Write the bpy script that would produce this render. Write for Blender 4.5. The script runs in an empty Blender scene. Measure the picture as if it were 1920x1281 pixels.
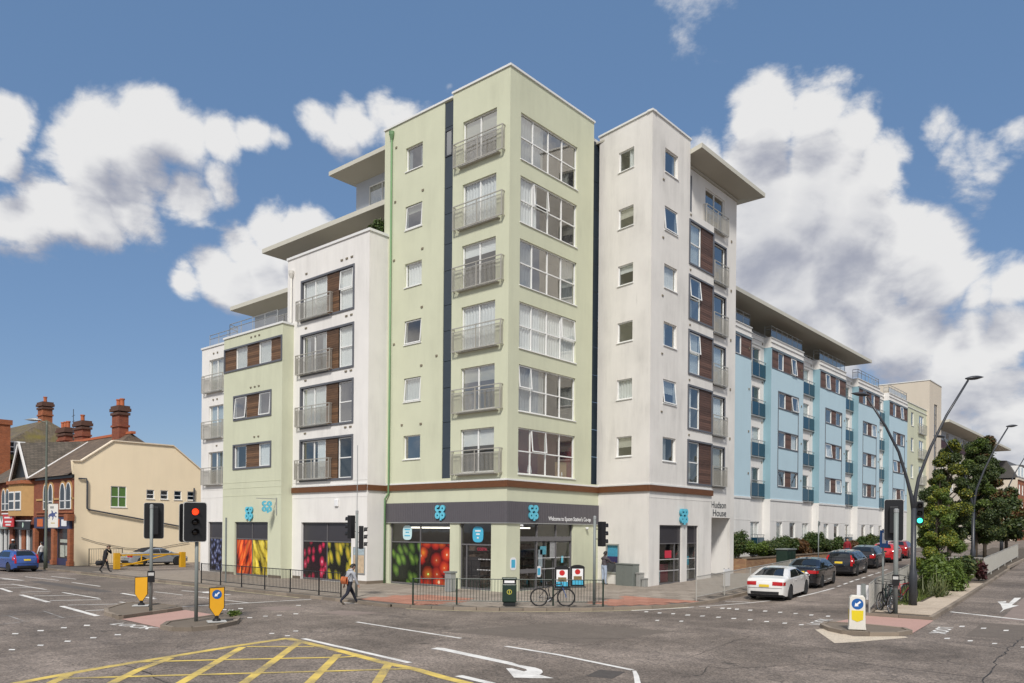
import bpy, bmesh, math, random
import numpy as np
from mathutils import Vector, Matrix, Euler
R = math.radians
random.seed(7)
scene = bpy.context.scene
col = scene.collection

# ------------------------------------------------------------------ camera
cam_d = bpy.data.cameras.new('camera')
cam = bpy.data.objects.new('camera', cam_d)
col.objects.link(cam)
cam_d.sensor_fit = 'HORIZONTAL'
cam_d.sensor_width = 36.0
cam_d.lens = 27.718
cam_d.shift_y = 0.1836
cam_d.clip_start = 0.1
cam_d.clip_end = 4000
CAM = Vector((-28.285, -24.703, 3.0))
cam.matrix_world = Matrix.Translation(CAM) @ Matrix.Rotation(R(-49.264), 4, 'Z') @ Matrix.Rotation(R(90), 4, 'X') @ Matrix.Rotation(0.00905, 4, 'Z')
scene.camera = cam
scene.render.resolution_x, scene.render.resolution_y = 1024, 683

# ------------------------------------------------------------------ sun, sky, exposure
SUN_EL, SUN_AZ = 46.0, 214.0          # azimuth counted from +X towards +Y: the sun stands behind the camera, a little left
sd = Vector((math.cos(R(SUN_AZ)) * math.cos(R(SUN_EL)), math.sin(R(SUN_AZ)) * math.cos(R(SUN_EL)), math.sin(R(SUN_EL))))
sun_d = bpy.data.lights.new('sun', 'SUN')
sun_d.energy = 3.3
sun_d.angle = R(9)
sun_d.color = (1.0, 0.955, 0.895)
sun = bpy.data.objects.new('sun', sun_d)
sun.rotation_euler = sd.to_track_quat('Z', 'Y').to_euler()
sun.location = (-40, -40, 60)
col.objects.link(sun)
scene.view_settings.view_transform = 'Standard'
scene.view_settings.look = 'None'
scene.view_settings.exposure = 0.17
scene.view_settings.gamma = 1.0
scene.view_settings.use_curve_mapping = False

world = bpy.data.worlds.new('World')
scene.world = world
world.use_nodes = True
wt = world.node_tree
wn, wl = wt.nodes, wt.links
wn.clear()
def wnode(t, **k):
    n = wn.new(t)
    for a, b in k.items(): setattr(n, a, b)
    return n
def wmath(op, a, b=None, c=None, clamp=False):
    n = wn.new('ShaderNodeMath'); n.operation = op; n.use_clamp = clamp
    for i, v in enumerate((a, b, c)):
        if v is None: continue
        if isinstance(v, (int, float)): n.inputs[i].default_value = v
        else: wl.new(v, n.inputs[i])
    return n.outputs[0]
sky = wnode('ShaderNodeTexSky', sky_type='NISHITA', sun_disc=False)
sky.sun_elevation = R(SUN_EL)
sky.sun_rotation = R(90 - SUN_AZ)
sky.air_density = 1.0; sky.dust_density = 0.25; sky.ozone_density = 2.0; sky.altitude = 50
tc = wnode('ShaderNodeTexCoord')
SKYDIR = tc.outputs['Generated']
# cumulus banks: (azimuth from +X, elevation, angular radius) in degrees
CLOUDS = [(73.4, 23.4, 2.0, 1), (73.9, 21.2, 1.7, 0.9), (67.5, 23.8, 2.8, 1), (65.3, 24.5, 2.8, 1), (68.7, 21.7, 3.6, 1), (65.9, 21.9, 3.7, 1), (63.4, 23.5, 3.3, 1), (61.0, 24.3, 2.7, 1), (59.0, 25.1, 2.0, 0.9), (57.4, 25.5, 1.2, 0.7), (71.1, 19.2, 3.5, 1), (73.1, 17.6, 2.9, 1), (69.0, 18.9, 3.4, 1), (66.2, 19.7, 3.3, 1), (63.7, 21.0, 3.0, 1), (61.3, 22.3, 2.3, 0.9), (58.2, 19.8, 2.5, 1), (56.1, 19.9, 2.2, 1), (59.9, 18.7, 2.7, 1), (61.6, 17.1, 2.4, 1), (63.5, 15.9, 1.8, 0.95), (57.8, 17.5, 3.2, 1), (60.3, 16.5, 2.5, 1), (55.3, 18.1, 2.3, 1), (54.3, 26.8, 2.0, 0.9), (52.1, 26.9, 2.2, 0.9), (49.8, 27.1, 2.3, 0.9), (47.6, 26.8, 2.0, 0.8), (53.2, 25.9, 1.9, 0.8), (46.2, 29.0, 1.0, 0.3), (23.0, 26.0, 2.6, 1), (20.2, 25.7, 2.7, 1), (17.9, 24.7, 2.4, 1), (23.7, 24.0, 3.4, 1), (19.9, 23.2, 4.2, 1), (15.9, 22.6, 3.2, 1), (21.9, 20.3, 4.8, 1), (17.5, 19.8, 4.6, 1), (12.2, 23.6, 2.2, 1), (9.9, 22.4, 2.6, 1), (8.3, 23.1, 2.2, 1), (14.3, 17.8, 3.7, 1), (12.7, 15.4, 3.3, 1), (21.5, 16.3, 4.9, 1), (16.8, 15.5, 4.7, 1), (14.2, 12.3, 4.7, 1), (10.6, 11.3, 4.4, 1), (8.4, 11.4, 3.5, 1), (26.9, 24.7, 1.9, 0.8), (13.0, 8.2, 5.1, 1), (8.9, 7.9, 4.8, 1), (10.4, 20.2, 1.7, 0.6), (11.3, 22.4, 2.7, 1), (20.1, 12.4, 5.0, 1), (8.4, 14.8, 2.7, 0.9), (10.4, 14.4, 2.4, 0.8), (28.5, 31.0, 0.8, 0.12)]
# fractal noise in direction space, flattened so that the clouds lie in layers
def cloud_noise(vec_socket, scale, detail, rough, dist=0.0):
    m = wnode('ShaderNodeMapping'); m.inputs['Scale'].default_value = (1, 1, 1.55)
    wl.new(vec_socket, m.inputs['Vector'])
    n = wnode('ShaderNodeTexNoise'); n.inputs['Scale'].default_value = scale; n.inputs['Detail'].default_value = detail
    n.inputs['Roughness'].default_value = rough; n.inputs['Distortion'].default_value = dist
    wl.new(m.outputs[0], n.inputs['Vector'])
    return n.outputs['Fac']
def cloud_mask(vec_socket):
    acc = None
    for az, el, rad, wgt in CLOUDS:
        c = (math.cos(R(az)) * math.cos(R(el)), math.sin(R(az)) * math.cos(R(el)), math.sin(R(el)))
        d = wnode('ShaderNodeVectorMath', operation='DISTANCE'); wl.new(vec_socket, d.inputs[0]); d.inputs[1].default_value = c
        f = wmath('MULTIPLY_ADD', d.outputs['Value'], -wgt / R(rad), wgt)   # 1 in the middle, 0 at the rim
        acc = f if acc is None else wmath('MAXIMUM', acc, f)
    return wmath('MAXIMUM', acc, -0.6)
n1 = cloud_noise(SKYDIR, 6.0, 12, 0.60, 0.2)
up = wnode('ShaderNodeVectorMath', operation='ADD'); wl.new(SKYDIR, up.inputs[0])
up.inputs[1].default_value = (sd.x * 0.02, sd.y * 0.02, 0.045)
n2 = cloud_noise(up.outputs[0], 6.0, 5, 0.55, 0.2)
n3 = cloud_noise(SKYDIR, 1.7, 3, 0.5)
wob = wnode('ShaderNodeTexNoise'); wob.inputs['Scale'].default_value = 9.0; wob.inputs['Detail'].default_value = 5; wl.new(SKYDIR, wob.inputs['Vector'])
wsc = wnode('ShaderNodeVectorMath', operation='MULTIPLY_ADD'); wl.new(wob.outputs['Color'], wsc.inputs[0])
wsc.inputs[1].default_value = (0.07, 0.07, 0.055); wsc.inputs[2].default_value = (-0.035, -0.035, -0.028)
wdir = wnode('ShaderNodeVectorMath', operation='ADD'); wl.new(SKYDIR, wdir.inputs[0]); wl.new(wsc.outputs[0], wdir.inputs[1])
wup = wnode('ShaderNodeVectorMath', operation='ADD'); wl.new(wdir.outputs[0], wup.inputs[0]); wup.inputs[1].default_value = up.inputs[1].default_value
mask = cloud_mask(wdir.outputs[0])
mask_up = cloud_mask(wup.outputs[0])
# scattered clouds go on all round the sky outside the view's own banks
fwd = wnode('ShaderNodeVectorMath', operation='DOT_PRODUCT'); wl.new(SKYDIR, fwd.inputs[0]); fwd.inputs[1].default_value = (0.7577, 0.6526, 0.0)
away = wmath('MULTIPLY_ADD', fwd.outputs['Value'], -4.0, 1.6, clamp=True)
wide = wmath('MULTIPLY', wmath('MULTIPLY_ADD', n3, 6.0, -2.45), away)
wide = wmath('ADD', wide, wmath('MULTIPLY_ADD', away, 0.6, -0.6))
mask = wmath('MAXIMUM', mask, wide)
mask_up = wmath('MAXIMUM', mask_up, wide)
def dens(msk, n, amp):
    return wmath('ADD', wmath('MINIMUM', msk, 0.75), wmath('MULTIPLY_ADD', n, amp, -amp * 0.5 - 0.06))
d0 = dens(mask, n1, 2.7); d1 = dens(mask_up, n2, 2.3)
alpha = wnode('ShaderNodeMapRange', interpolation_type='SMOOTHSTEP'); wl.new(d0, alpha.inputs[0])
alpha.inputs[1].default_value = -0.02; alpha.inputs[2].default_value = 0.40
lit = wnode('ShaderNodeMapRange', interpolation_type='SMOOTHSTEP'); wl.new(wmath('SUBTRACT', d0, d1), lit.inputs[0])
lit.inputs[1].default_value = -0.55; lit.inputs[2].default_value = 0.30
body = wnode('ShaderNodeMapRange'); wl.new(d1, body.inputs[0]); body.inputs[1].default_value = 0.25; body.inputs[2].default_value = 1.15; body.inputs[3].default_value = 1.0; body.inputs[4].default_value = 0.42
shade = wmath('MULTIPLY', lit.outputs[0], body.outputs[0])
ccol = wnode('ShaderNodeMix', data_type='RGBA')
wl.new(shade, ccol.inputs['Factor'])
ccol.inputs['A'].default_value = (3.3, 3.45, 4.1, 1)
ccol.inputs['B'].default_value = (7.4, 7.35, 7.3, 1)
# the day's haze: sky blue toned towards the photograph's
tint = wnode('ShaderNodeMix', data_type='RGBA', blend_type='MULTIPLY'); tint.inputs['Factor'].default_value = 1
wl.new(sky.outputs[0], tint.inputs['A']); tint.inputs['B'].default_value = (1.15, 1.1, 1.1, 1)
fin = wnode('ShaderNodeMix', data_type='RGBA')
wl.new(wmath('MULTIPLY', alpha.outputs[0], 0.96), fin.inputs['Factor'])
even = wnode('ShaderNodeMix', data_type='RGBA'); even.inputs['Factor'].default_value = 0.66
wl.new(tint.outputs['Result'], even.inputs['A']); even.inputs['B'].default_value = (1.16, 2.2, 4.0, 1)
wl.new(even.outputs['Result'], fin.inputs['A']); wl.new(ccol.outputs['Result'], fin.inputs['B'])
bg = wnode('ShaderNodeBackground'); bg.inputs['Strength'].default_value = 0.1
wl.new(fin.outputs['Result'], bg.inputs['Color'])
world.cycles.sampling_method = 'MANUAL'; world.cycles.sample_map_resolution = 256
wo = wnode('ShaderNodeOutputWorld'); wl.new(bg.outputs[0], wo.inputs['Surface'])

# ------------------------------------------------------------------ helpers
def wm(o):
    m = o.matrix_parent_inverse @ o.matrix_basis if o.parent else o.matrix_basis.copy()
    return wm(o.parent) @ m if o.parent else m
def link(o, parent=None):
    col.objects.link(o)
    if parent is not None:
        o.parent = parent
        o.matrix_parent_inverse = wm(parent).inverted()
    return o
def tag(o, label=None, cat=None, group=None, kind=None):
    if label: o['label'] = label
    if cat: o['category'] = cat
    if group: o['group'] = group
    if kind: o['kind'] = kind
    return o
def empty(name, loc=(0, 0, 0), rz=0.0, label=None, cat=None, group=None):
    o = bpy.data.objects.new(name, None)
    o.empty_display_size = 0.2
    o.location = loc; o.rotation_euler = (0, 0, rz)
    o.matrix_basis = Matrix.Translation(loc) @ Matrix.Rotation(rz, 4, 'Z')
    col.objects.link(o)
    return tag(o, label, cat, group)
def copy_tree(o, parent=None):
    c = o.copy(); col.objects.link(c)
    if parent is not None:
        c.parent = parent; c.matrix_parent_inverse = o.matrix_parent_inverse.copy()
    for ch in list(o.children): copy_tree(ch, c)
    return c
def put(o, loc, rz=0.0, ry=0.0, rx=0.0):
    o.matrix_basis = Matrix.Translation(loc) @ Matrix.Rotation(rz, 4, 'Z') @ Matrix.Rotation(ry, 4, 'Y') @ Matrix.Rotation(rx, 4, 'X')
    return o
def gz(x):                                   # the side street climbs
    return 0.0 if x < 2 else (0.025 * (x - 2) if x < 45 else 1.075 + 0.012 * (x - 45))
def frame(ox, oy, sx, sy, nx, ny):           # facade coordinates: s along the wall, d outwards, z up
    return lambda s, d, z: (ox + s * sx + d * nx, oy + s * sy + d * ny, z)
def FX(x): return frame(x, 0, 0, 1, -1, 0)   # wall facing -X, s = Y
def FY(y): return frame(0, y, 1, 0, 0, -1)   # wall facing -Y, s = X
ID = lambda x, y, z: (x, y, z)

class MB:
    def __init__(self): self.v = []; self.f = []; self.mi = []; self.cur = 0
    def add(self, vs, fs):
        b = len(self.v); self.v += [tuple(p) for p in vs]
        for f in fs: self.f.append(tuple(b + i for i in f)); self.mi.append(self.cur)
        return self
    def box(self, a0, a1, b0, b1, c0, c1, P=ID):
        vs = [P(a, b, c) for c in (c0, c1) for b in (b0, b1) for a in (a0, a1)]
        return self.add(vs, [(0, 2, 3, 1), (4, 5, 7, 6), (0, 1, 5, 4), (2, 6, 7, 3), (0, 4, 6, 2), (1, 3, 7, 5)])
    def quad(self, *p): return self.add(p, [tuple(range(len(p)))])
    def prism(self, pts, c0, c1, P=ID):      # polygon in (a, b), extruded in c
        n = len(pts)
        vs = [P(a, b, c0) for a, b in pts] + [P(a, b, c1) for a, b in pts]
        return self.add(vs, [tuple(range(n))[::-1], tuple(range(n, 2 * n))] + [(i, (i + 1) % n, n + (i + 1) % n, n + i) for i in range(n)])
    def tube(self, pts, r, n=8, caps=True, P=ID):
        pts = [Vector(P(*p)) for p in pts]
        rs = r if isinstance(r, (list, tuple)) else [r] * len(pts)
        rings = []; b = len(self.v); prev = None
        for i, p in enumerate(pts):
            t = (pts[min(i + 1, len(pts) - 1)] - pts[max(i - 1, 0)])
            t = t.normalized() if t.length > 1e-9 else Vector((0, 0, 1))
            if prev is None:
                a = Vector((0, 0, 1)) if abs(t.z) < 0.9 else Vector((1, 0, 0))
                x = t.cross(a).normalized()
            else:
                x = (prev - t * prev.dot(t)).normalized()
            prev = x; y = t.cross(x)
            for k in range(n):
                an = 2 * math.pi * k / n
                q = p + (x * math.cos(an) + y * math.sin(an)) * rs[i]
                self.v.append(tuple(q))
        for i in range(len(pts) - 1):
            for k in range(n):
                self.f.append((b + i * n + k, b + i * n + (k + 1) % n, b + (i + 1) * n + (k + 1) % n, b + (i + 1) * n + k)); self.mi.append(self.cur)
        if caps:
            self.f.append(tuple(b + k for k in range(n))[::-1]); self.mi.append(self.cur)
            e = b + (len(pts) - 1) * n
            self.f.append(tuple(e + k for k in range(n))); self.mi.append(self.cur)
        return self
    def lathe(self, prof, n=20, P=ID):       # (radius, z) about the z axis
        b = len(self.v)
        for r, z in prof:
            for k in range(n):
                an = 2 * math.pi * k / n; self.v.append(tuple(P(r * math.cos(an), r * math.sin(an), z)))
        for i in range(len(prof) - 1):
            for k in range(n):
                self.f.append((b + i * n + k, b + i * n + (k + 1) % n, b + (i + 1) * n + (k + 1) % n, b + (i + 1) * n + k)); self.mi.append(self.cur)
        if prof[0][0] > 1e-4: self.f.append(tuple(b + k for k in range(n))[::-1]); self.mi.append(self.cur)
        if prof[-1][0] > 1e-4: self.f.append(tuple(b + (len(prof) - 1) * n + k for k in range(n))); self.mi.append(self.cur)
        return self
    def grid(self, fn, nu, nv):
        b = len(self.v)
        for i in range(nu + 1):
            for j in range(nv + 1): self.v.append(tuple(fn(i / nu, j / nv)))
        for i in range(nu):
            for j in range(nv):
                a = b + i * (nv + 1) + j; self.f.append((a, a + 1, a + nv + 2, a + nv + 1)); self.mi.append(self.cur)
        return self
    def mesh(self, name, mats, smooth=False, fix=True):
        me = bpy.data.meshes.new(name)
        me.from_pydata(self.v, [], self.f)
        if not isinstance(mats, (list, tuple)): mats = [mats]
        for m in mats: me.materials.append(m)
        if len(mats) > 1: me.polygons.foreach_set('material_index', self.mi)
        if fix:
            bm = bmesh.new(); bm.from_mesh(me)
            bmesh.ops.recalc_face_normals(bm, faces=bm.faces[:]); bm.to_mesh(me); bm.free()
        if smooth: me.polygons.foreach_set('use_smooth', [True] * len(me.polygons))
        me.update()
        return me
    def build(self, name, mats, parent=None, smooth=False, fix=True, bevel=0):
        o = bpy.data.objects.new(name, self.mesh(name, mats, smooth, fix))
        link(o, parent)
        if bevel:
            b = o.modifiers.new('bevel', 'BEVEL'); b.width = bevel; b.segments = 2; b.limit_method = 'ANGLE'; b.angle_limit = R(40)
        return o
def inst(name, me, parent, mat=None):
    o = bpy.data.objects.new(name, me); link(o, parent)
    if mat is not None: o.matrix_basis = mat
    return o

# ------------------------------------------------------------------ materials
def srgb(r, g, b):
    f = lambda c: (c / 255 / 12.92) if c / 255 <= 0.04045 else ((c / 255 + 0.055) / 1.055) ** 2.4
    return (f(r), f(g), f(b))
class NT:
    def __init__(self, name):
        self.m = bpy.data.materials.new(name); self.m.use_nodes = True
        self.t = self.m.node_tree; self.n = self.t.nodes; self.l = self.t.links
        self.p = self.n['Principled BSDF']; self.o = self.n['Material Output']
    def add(self, t, **k):
        n = self.n.new(t)
        for a, b in k.items(): setattr(n, a, b)
        return n
    def put(self, v, sock):
        if isinstance(v, (int, float)): sock.default_value = v
        elif isinstance(v, (tuple, list)): sock.default_value = (*v, 1) if len(v) == 3 and len(sock.default_value) == 4 else v
        else: self.l.new(v, sock)
    def math(self, op, a, b=None, c=None, clamp=False):
        n = self.n.new('ShaderNodeMath'); n.operation = op; n.use_clamp = clamp
        for i, v in enumerate((a, b, c)):
            if v is not None: self.put(v, n.inputs[i])
        return n.outputs[0]
    def coord(self, scale=(1, 1, 1), rot=(0, 0, 0), which='Object'):
        t = self.add('ShaderNodeTexCoord'); m = self.add('ShaderNodeMapping')
        m.inputs['Scale'].default_value = scale; m.inputs['Rotation'].default_value = rot
        self.l.new(t.outputs[which], m.inputs['Vector'])
        return m.outputs[0]
    def geo(self, scale=(1, 1, 1), rot=(0, 0, 0)):   # world position
        t = self.add('ShaderNodeNewGeometry'); m = self.add('ShaderNodeMapping')
        m.inputs['Scale'].default_value = scale; m.inputs['Rotation'].default_value = rot
        self.l.new(t.outputs['Position'], m.inputs['Vector'])
        return m.outputs[0]
    def noise(self, vec, scale, detail=4, rough=0.55):
        n = self.add('ShaderNodeTexNoise'); n.inputs['Scale'].default_value = scale; n.inputs['Detail'].default_value = detail; n.inputs['Roughness'].default_value = rough
        if vec is not None: self.l.new(vec, n.inputs['Vector'])
        return n.outputs['Fac']
    def ramp(self, fac, stops, interp='LINEAR'):
        r = self.add('ShaderNodeValToRGB'); r.color_ramp.interpolation = interp
        e = r.color_ramp.elements
        while len(e) > 1: e.remove(e[-1])
        e[0].position = stops[0][0]; e[0].color = (*stops[0][1], 1)
        for p, c in stops[1:]:
            x = e.new(p); x.color = (*c, 1)
        self.put(fac, r.inputs[0])
        return r.outputs[0]
    def mix(self, fac, a, b, mode='MIX'):
        n = self.add('ShaderNodeMix', data_type='RGBA', blend_type=mode)
        self.put(fac, n.inputs['Factor']); self.put(a, n.inputs['A']); self.put(b, n.inputs['B'])
        return n.outputs['Result']
    def bump(self, h, strength=0.3, dist=0.02):
        b = self.add('ShaderNodeBump'); b.inputs['Strength'].default_value = strength; b.inputs['Distance'].default_value = dist
        self.l.new(h, b.inputs['Height']); self.l.new(b.outputs[0], self.p.inputs['Normal'])
    def base(self, c): self.put(c, self.p.inputs['Base Color'])
def mat(name, c, rough=0.7, var=0.10, scale=2.0, fine=0.06, fscale=60, bump=0.0, metal=0.0, coat=0.0, spec=None, streak=0.0):
    k = NT(name)
    g = k.geo()
    f = k.math('MULTIPLY_ADD', k.noise(g, scale, 5), var * 2, 1 - var)
    if fine: f = k.math('MULTIPLY', f, k.math('MULTIPLY_ADD', k.noise(g, fscale, 2), fine * 2, 1 - fine))
    if streak:
        s = k.noise(k.geo((1.5, 1.5, 0.22)), 1.0, 7, 0.68)
        s2 = k.noise(g, 0.35, 4, 0.6)
        dr = k.noise(k.geo((7.0, 7.0, 0.35)), 1.0, 3, 0.6)
        dr = k.math('MULTIPLY', k.math('MULTIPLY_ADD', dr, 7.0, -4.2, clamp=True), k.math('MULTIPLY_ADD', k.noise(g, 0.55, 3), 5.0, -2.6, clamp=True))
        st = k.math('MAXIMUM', k.math('MULTIPLY', dr, 0.75), k.math('MULTIPLY', k.math('MULTIPLY_ADD', s, 2.2, -0.85, clamp=True), k.math('MULTIPLY_ADD', s2, 2.6, -0.9, clamp=True)))
        f = k.math('MULTIPLY', f, k.math('MULTIPLY_ADD', st, -streak, 1.0))
    k.base(k.mix(1.0, tuple(c), f, 'MULTIPLY'))
    k.p.inputs['Roughness'].default_value = rough; k.p.inputs['Metallic'].default_value = metal
    if coat: k.p.inputs['Coat Weight'].default_value = coat; k.p.inputs['Coat Roughness'].default_value = 0.04
    if spec is not None: k.p.inputs['Specular IOR Level'].default_value = spec
    if bump: k.bump(k.noise(g, fscale, 3), bump, 0.01)
    return k.m
def emit(name, c, s):
    k = NT(name); k.base(c); k.put(c, k.p.inputs['Emission Color']); k.p.inputs['Emission Strength'].default_value = s
    return k.m
def glass(name, tint=(0.62, 0.68, 0.68), refl=0.16, rough=0.015):
    k = NT(name); k.n.remove(k.p)
    tr = k.add('ShaderNodeBsdfTransparent'); tr.inputs[0].default_value = (*tint, 1)
    gl = k.add('ShaderNodeBsdfGlossy'); gl.inputs['Color'].default_value = (1.0, 0.97, 0.93, 1); gl.inputs['Roughness'].default_value = rough
    lw = k.add('ShaderNodeLayerWeight'); lw.inputs['Blend'].default_value = 0.5; ge = k.add('ShaderNodeNewGeometry')
    sch = k.math('MULTIPLY_ADD', k.math('POWER', lw.outputs['Facing'], 5.0), 0.9, 0.05)
    front = k.math('SUBTRACT', 1.0, ge.outputs['Backfacing'])
    # old panes are not quite flat
    nz = k.noise(k.geo(), 0.9, 2); b = k.add('ShaderNodeBump'); b.inputs['Strength'].default_value = 0.05; b.inputs['Distance'].default_value = 0.05
    k.l.new(nz, b.inputs['Height']); k.l.new(b.outputs[0], gl.inputs['Normal'])
    mx = k.add('ShaderNodeMixShader')
    k.l.new(k.math('MULTIPLY', k.math('MULTIPLY_ADD', sch, 1.2, refl, clamp=True), front), mx.inputs[0])
    k.l.new(tr.outputs[0], mx.inputs[1]); k.l.new(gl.outputs[0], mx.inputs[2]); k.l.new(mx.outputs[0], k.o.inputs['Surface'])
    return k.m
m_green = mat('render_pale_green', (0.585, 0.60, 0.445), 0.9, 0.07, 0.6, 0.04, 90, 0.14, streak=0.24)
m_white = mat('render_off_white', (0.765, 0.745, 0.71), 0.9, 0.07, 0.6, 0.04, 90, 0.14, streak=0.30)
m_whiteR = mat('render_stained_white', (0.735, 0.71, 0.665), 0.9, 0.12, 0.5, 0.04, 90, 0.14, streak=0.46)
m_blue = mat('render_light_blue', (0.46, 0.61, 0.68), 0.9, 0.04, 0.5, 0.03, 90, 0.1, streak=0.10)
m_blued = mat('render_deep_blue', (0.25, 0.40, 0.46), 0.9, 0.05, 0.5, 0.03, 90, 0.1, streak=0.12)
m_cream = mat('render_cream', (0.62, 0.55, 0.45), 0.9, 0.05, 0.4, 0.03, 90, 0.1, streak=0.2)
m_yellow = mat('render_warm_yellow', (0.94, 0.78, 0.54), 0.9, 0.05, 0.5, 0.03, 90, 0.15, streak=0.14)
m_coping = mat('coping_metal', (0.72, 0.72, 0.70), 0.5, 0.05)
m_dark = mat('cladding_dark_grey', (0.055, 0.06, 0.072), 0.35, 0.12, 1.0, 0.05)
m_darkg = mat('cladding_slate', (0.035, 0.048, 0.062), 0.25, 0.25, 0.7, 0.05)
m_fascia = mat('fascia_aubergine_grey', (0.10, 0.093, 0.103), 0.45, 0.08)
m_surround = mat('surround_grey', (0.11, 0.115, 0.13), 0.5, 0.08)
m_upvc = mat('white_upvc', (0.80, 0.80, 0.78), 0.35, 0.04)
m_rail = mat('galvanised_rail', (0.45, 0.43, 0.38), 0.42, 0.12, 3, metal=0.35)
m_gmetal = mat('galvanised_steel', (0.40, 0.41, 0.40), 0.45, 0.12, 3, metal=0.5)
m_black = mat('black_painted_steel', (0.015, 0.016, 0.017), 0.4, 0.15)
m_gpole = mat('grey_painted_pole', (0.20, 0.22, 0.21), 0.5, 0.15, 3)
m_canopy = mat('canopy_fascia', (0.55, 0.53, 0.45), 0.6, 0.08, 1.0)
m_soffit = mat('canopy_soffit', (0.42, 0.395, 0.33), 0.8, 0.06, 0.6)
m_clad = mat('penthouse_cladding', (0.46, 0.49, 0.53), 0.5, 0.06)
m_pipe = mat('green_downpipe', (0.15, 0.27, 0.13), 0.5, 0.1)
m_pipew = mat('white_downpipe', (0.62, 0.60, 0.55), 0.5, 0.1)
m_room = mat('room_dark', (0.09, 0.085, 0.082), 0.9, 0.3, 1.2)
m_room2 = mat('room_mid', (0.13, 0.13, 0.135), 0.9, 0.3, 1.2)
m_roomr = mat('room_red', (0.25, 0.05, 0.05), 0.9, 0.4, 1.2)
m_curt = mat('net_curtain', (0.88, 0.87, 0.85), 0.9, 0.06)
m_curt2 = mat('grey_curtain', (0.42, 0.42, 0.42), 0.9, 0.08)
m_blind = mat('roller_blind', (0.62, 0.58, 0.50), 0.9, 0.06)
m_glass = glass('window_glass', (0.90, 0.92, 0.92), 0.16)
m_glass2 = glass('window_glass_bright', (0.84, 0.87, 0.87), 0.28)
m_glass3 = glass('window_glass_dark', (0.86, 0.88, 0.88), 0.08)
m_shopglass = glass('shop_glass', (0.84, 0.86, 0.86), 0.04)
m_blueglass = mat('balcony_blue_glass', (0.008, 0.05, 0.085), 0.12, 0.25, 0.6, spec=0.4)
m_vent = mat('vent_cover', (0.20, 0.17, 0.12), 0.7, 0.2)
def wood_mat(name, a, b):
    k = NT(name); g = k.geo((1, 1, 7)); n = k.noise(g, 2.2, 6, 0.65); n2 = k.noise(k.geo((0.6, 0.6, 9)), 1.0, 2)
    i = k.add('ShaderNodeNewGeometry').outputs['Random Per Island']
    f = k.math('ADD', k.math('MULTIPLY', n, 0.6), k.math('MULTIPLY', i, 0.4))
    k.base(k.ramp(f, [(0.2, a), (0.75, b)])); k.p.inputs['Roughness'].default_value = 0.6
    k.bump(n2, 0.2, 0.01)
    return k.m
m_wood = wood_mat('cedar_slats', (0.05, 0.027, 0.015), (0.20, 0.108, 0.055))
m_band = wood_mat('timber_band', (0.07, 0.026, 0.010), (0.17, 0.065, 0.022))
m_woodR = wood_mat('cedar_slats_dark', (0.05, 0.026, 0.018), (0.16, 0.085, 0.06))

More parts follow.
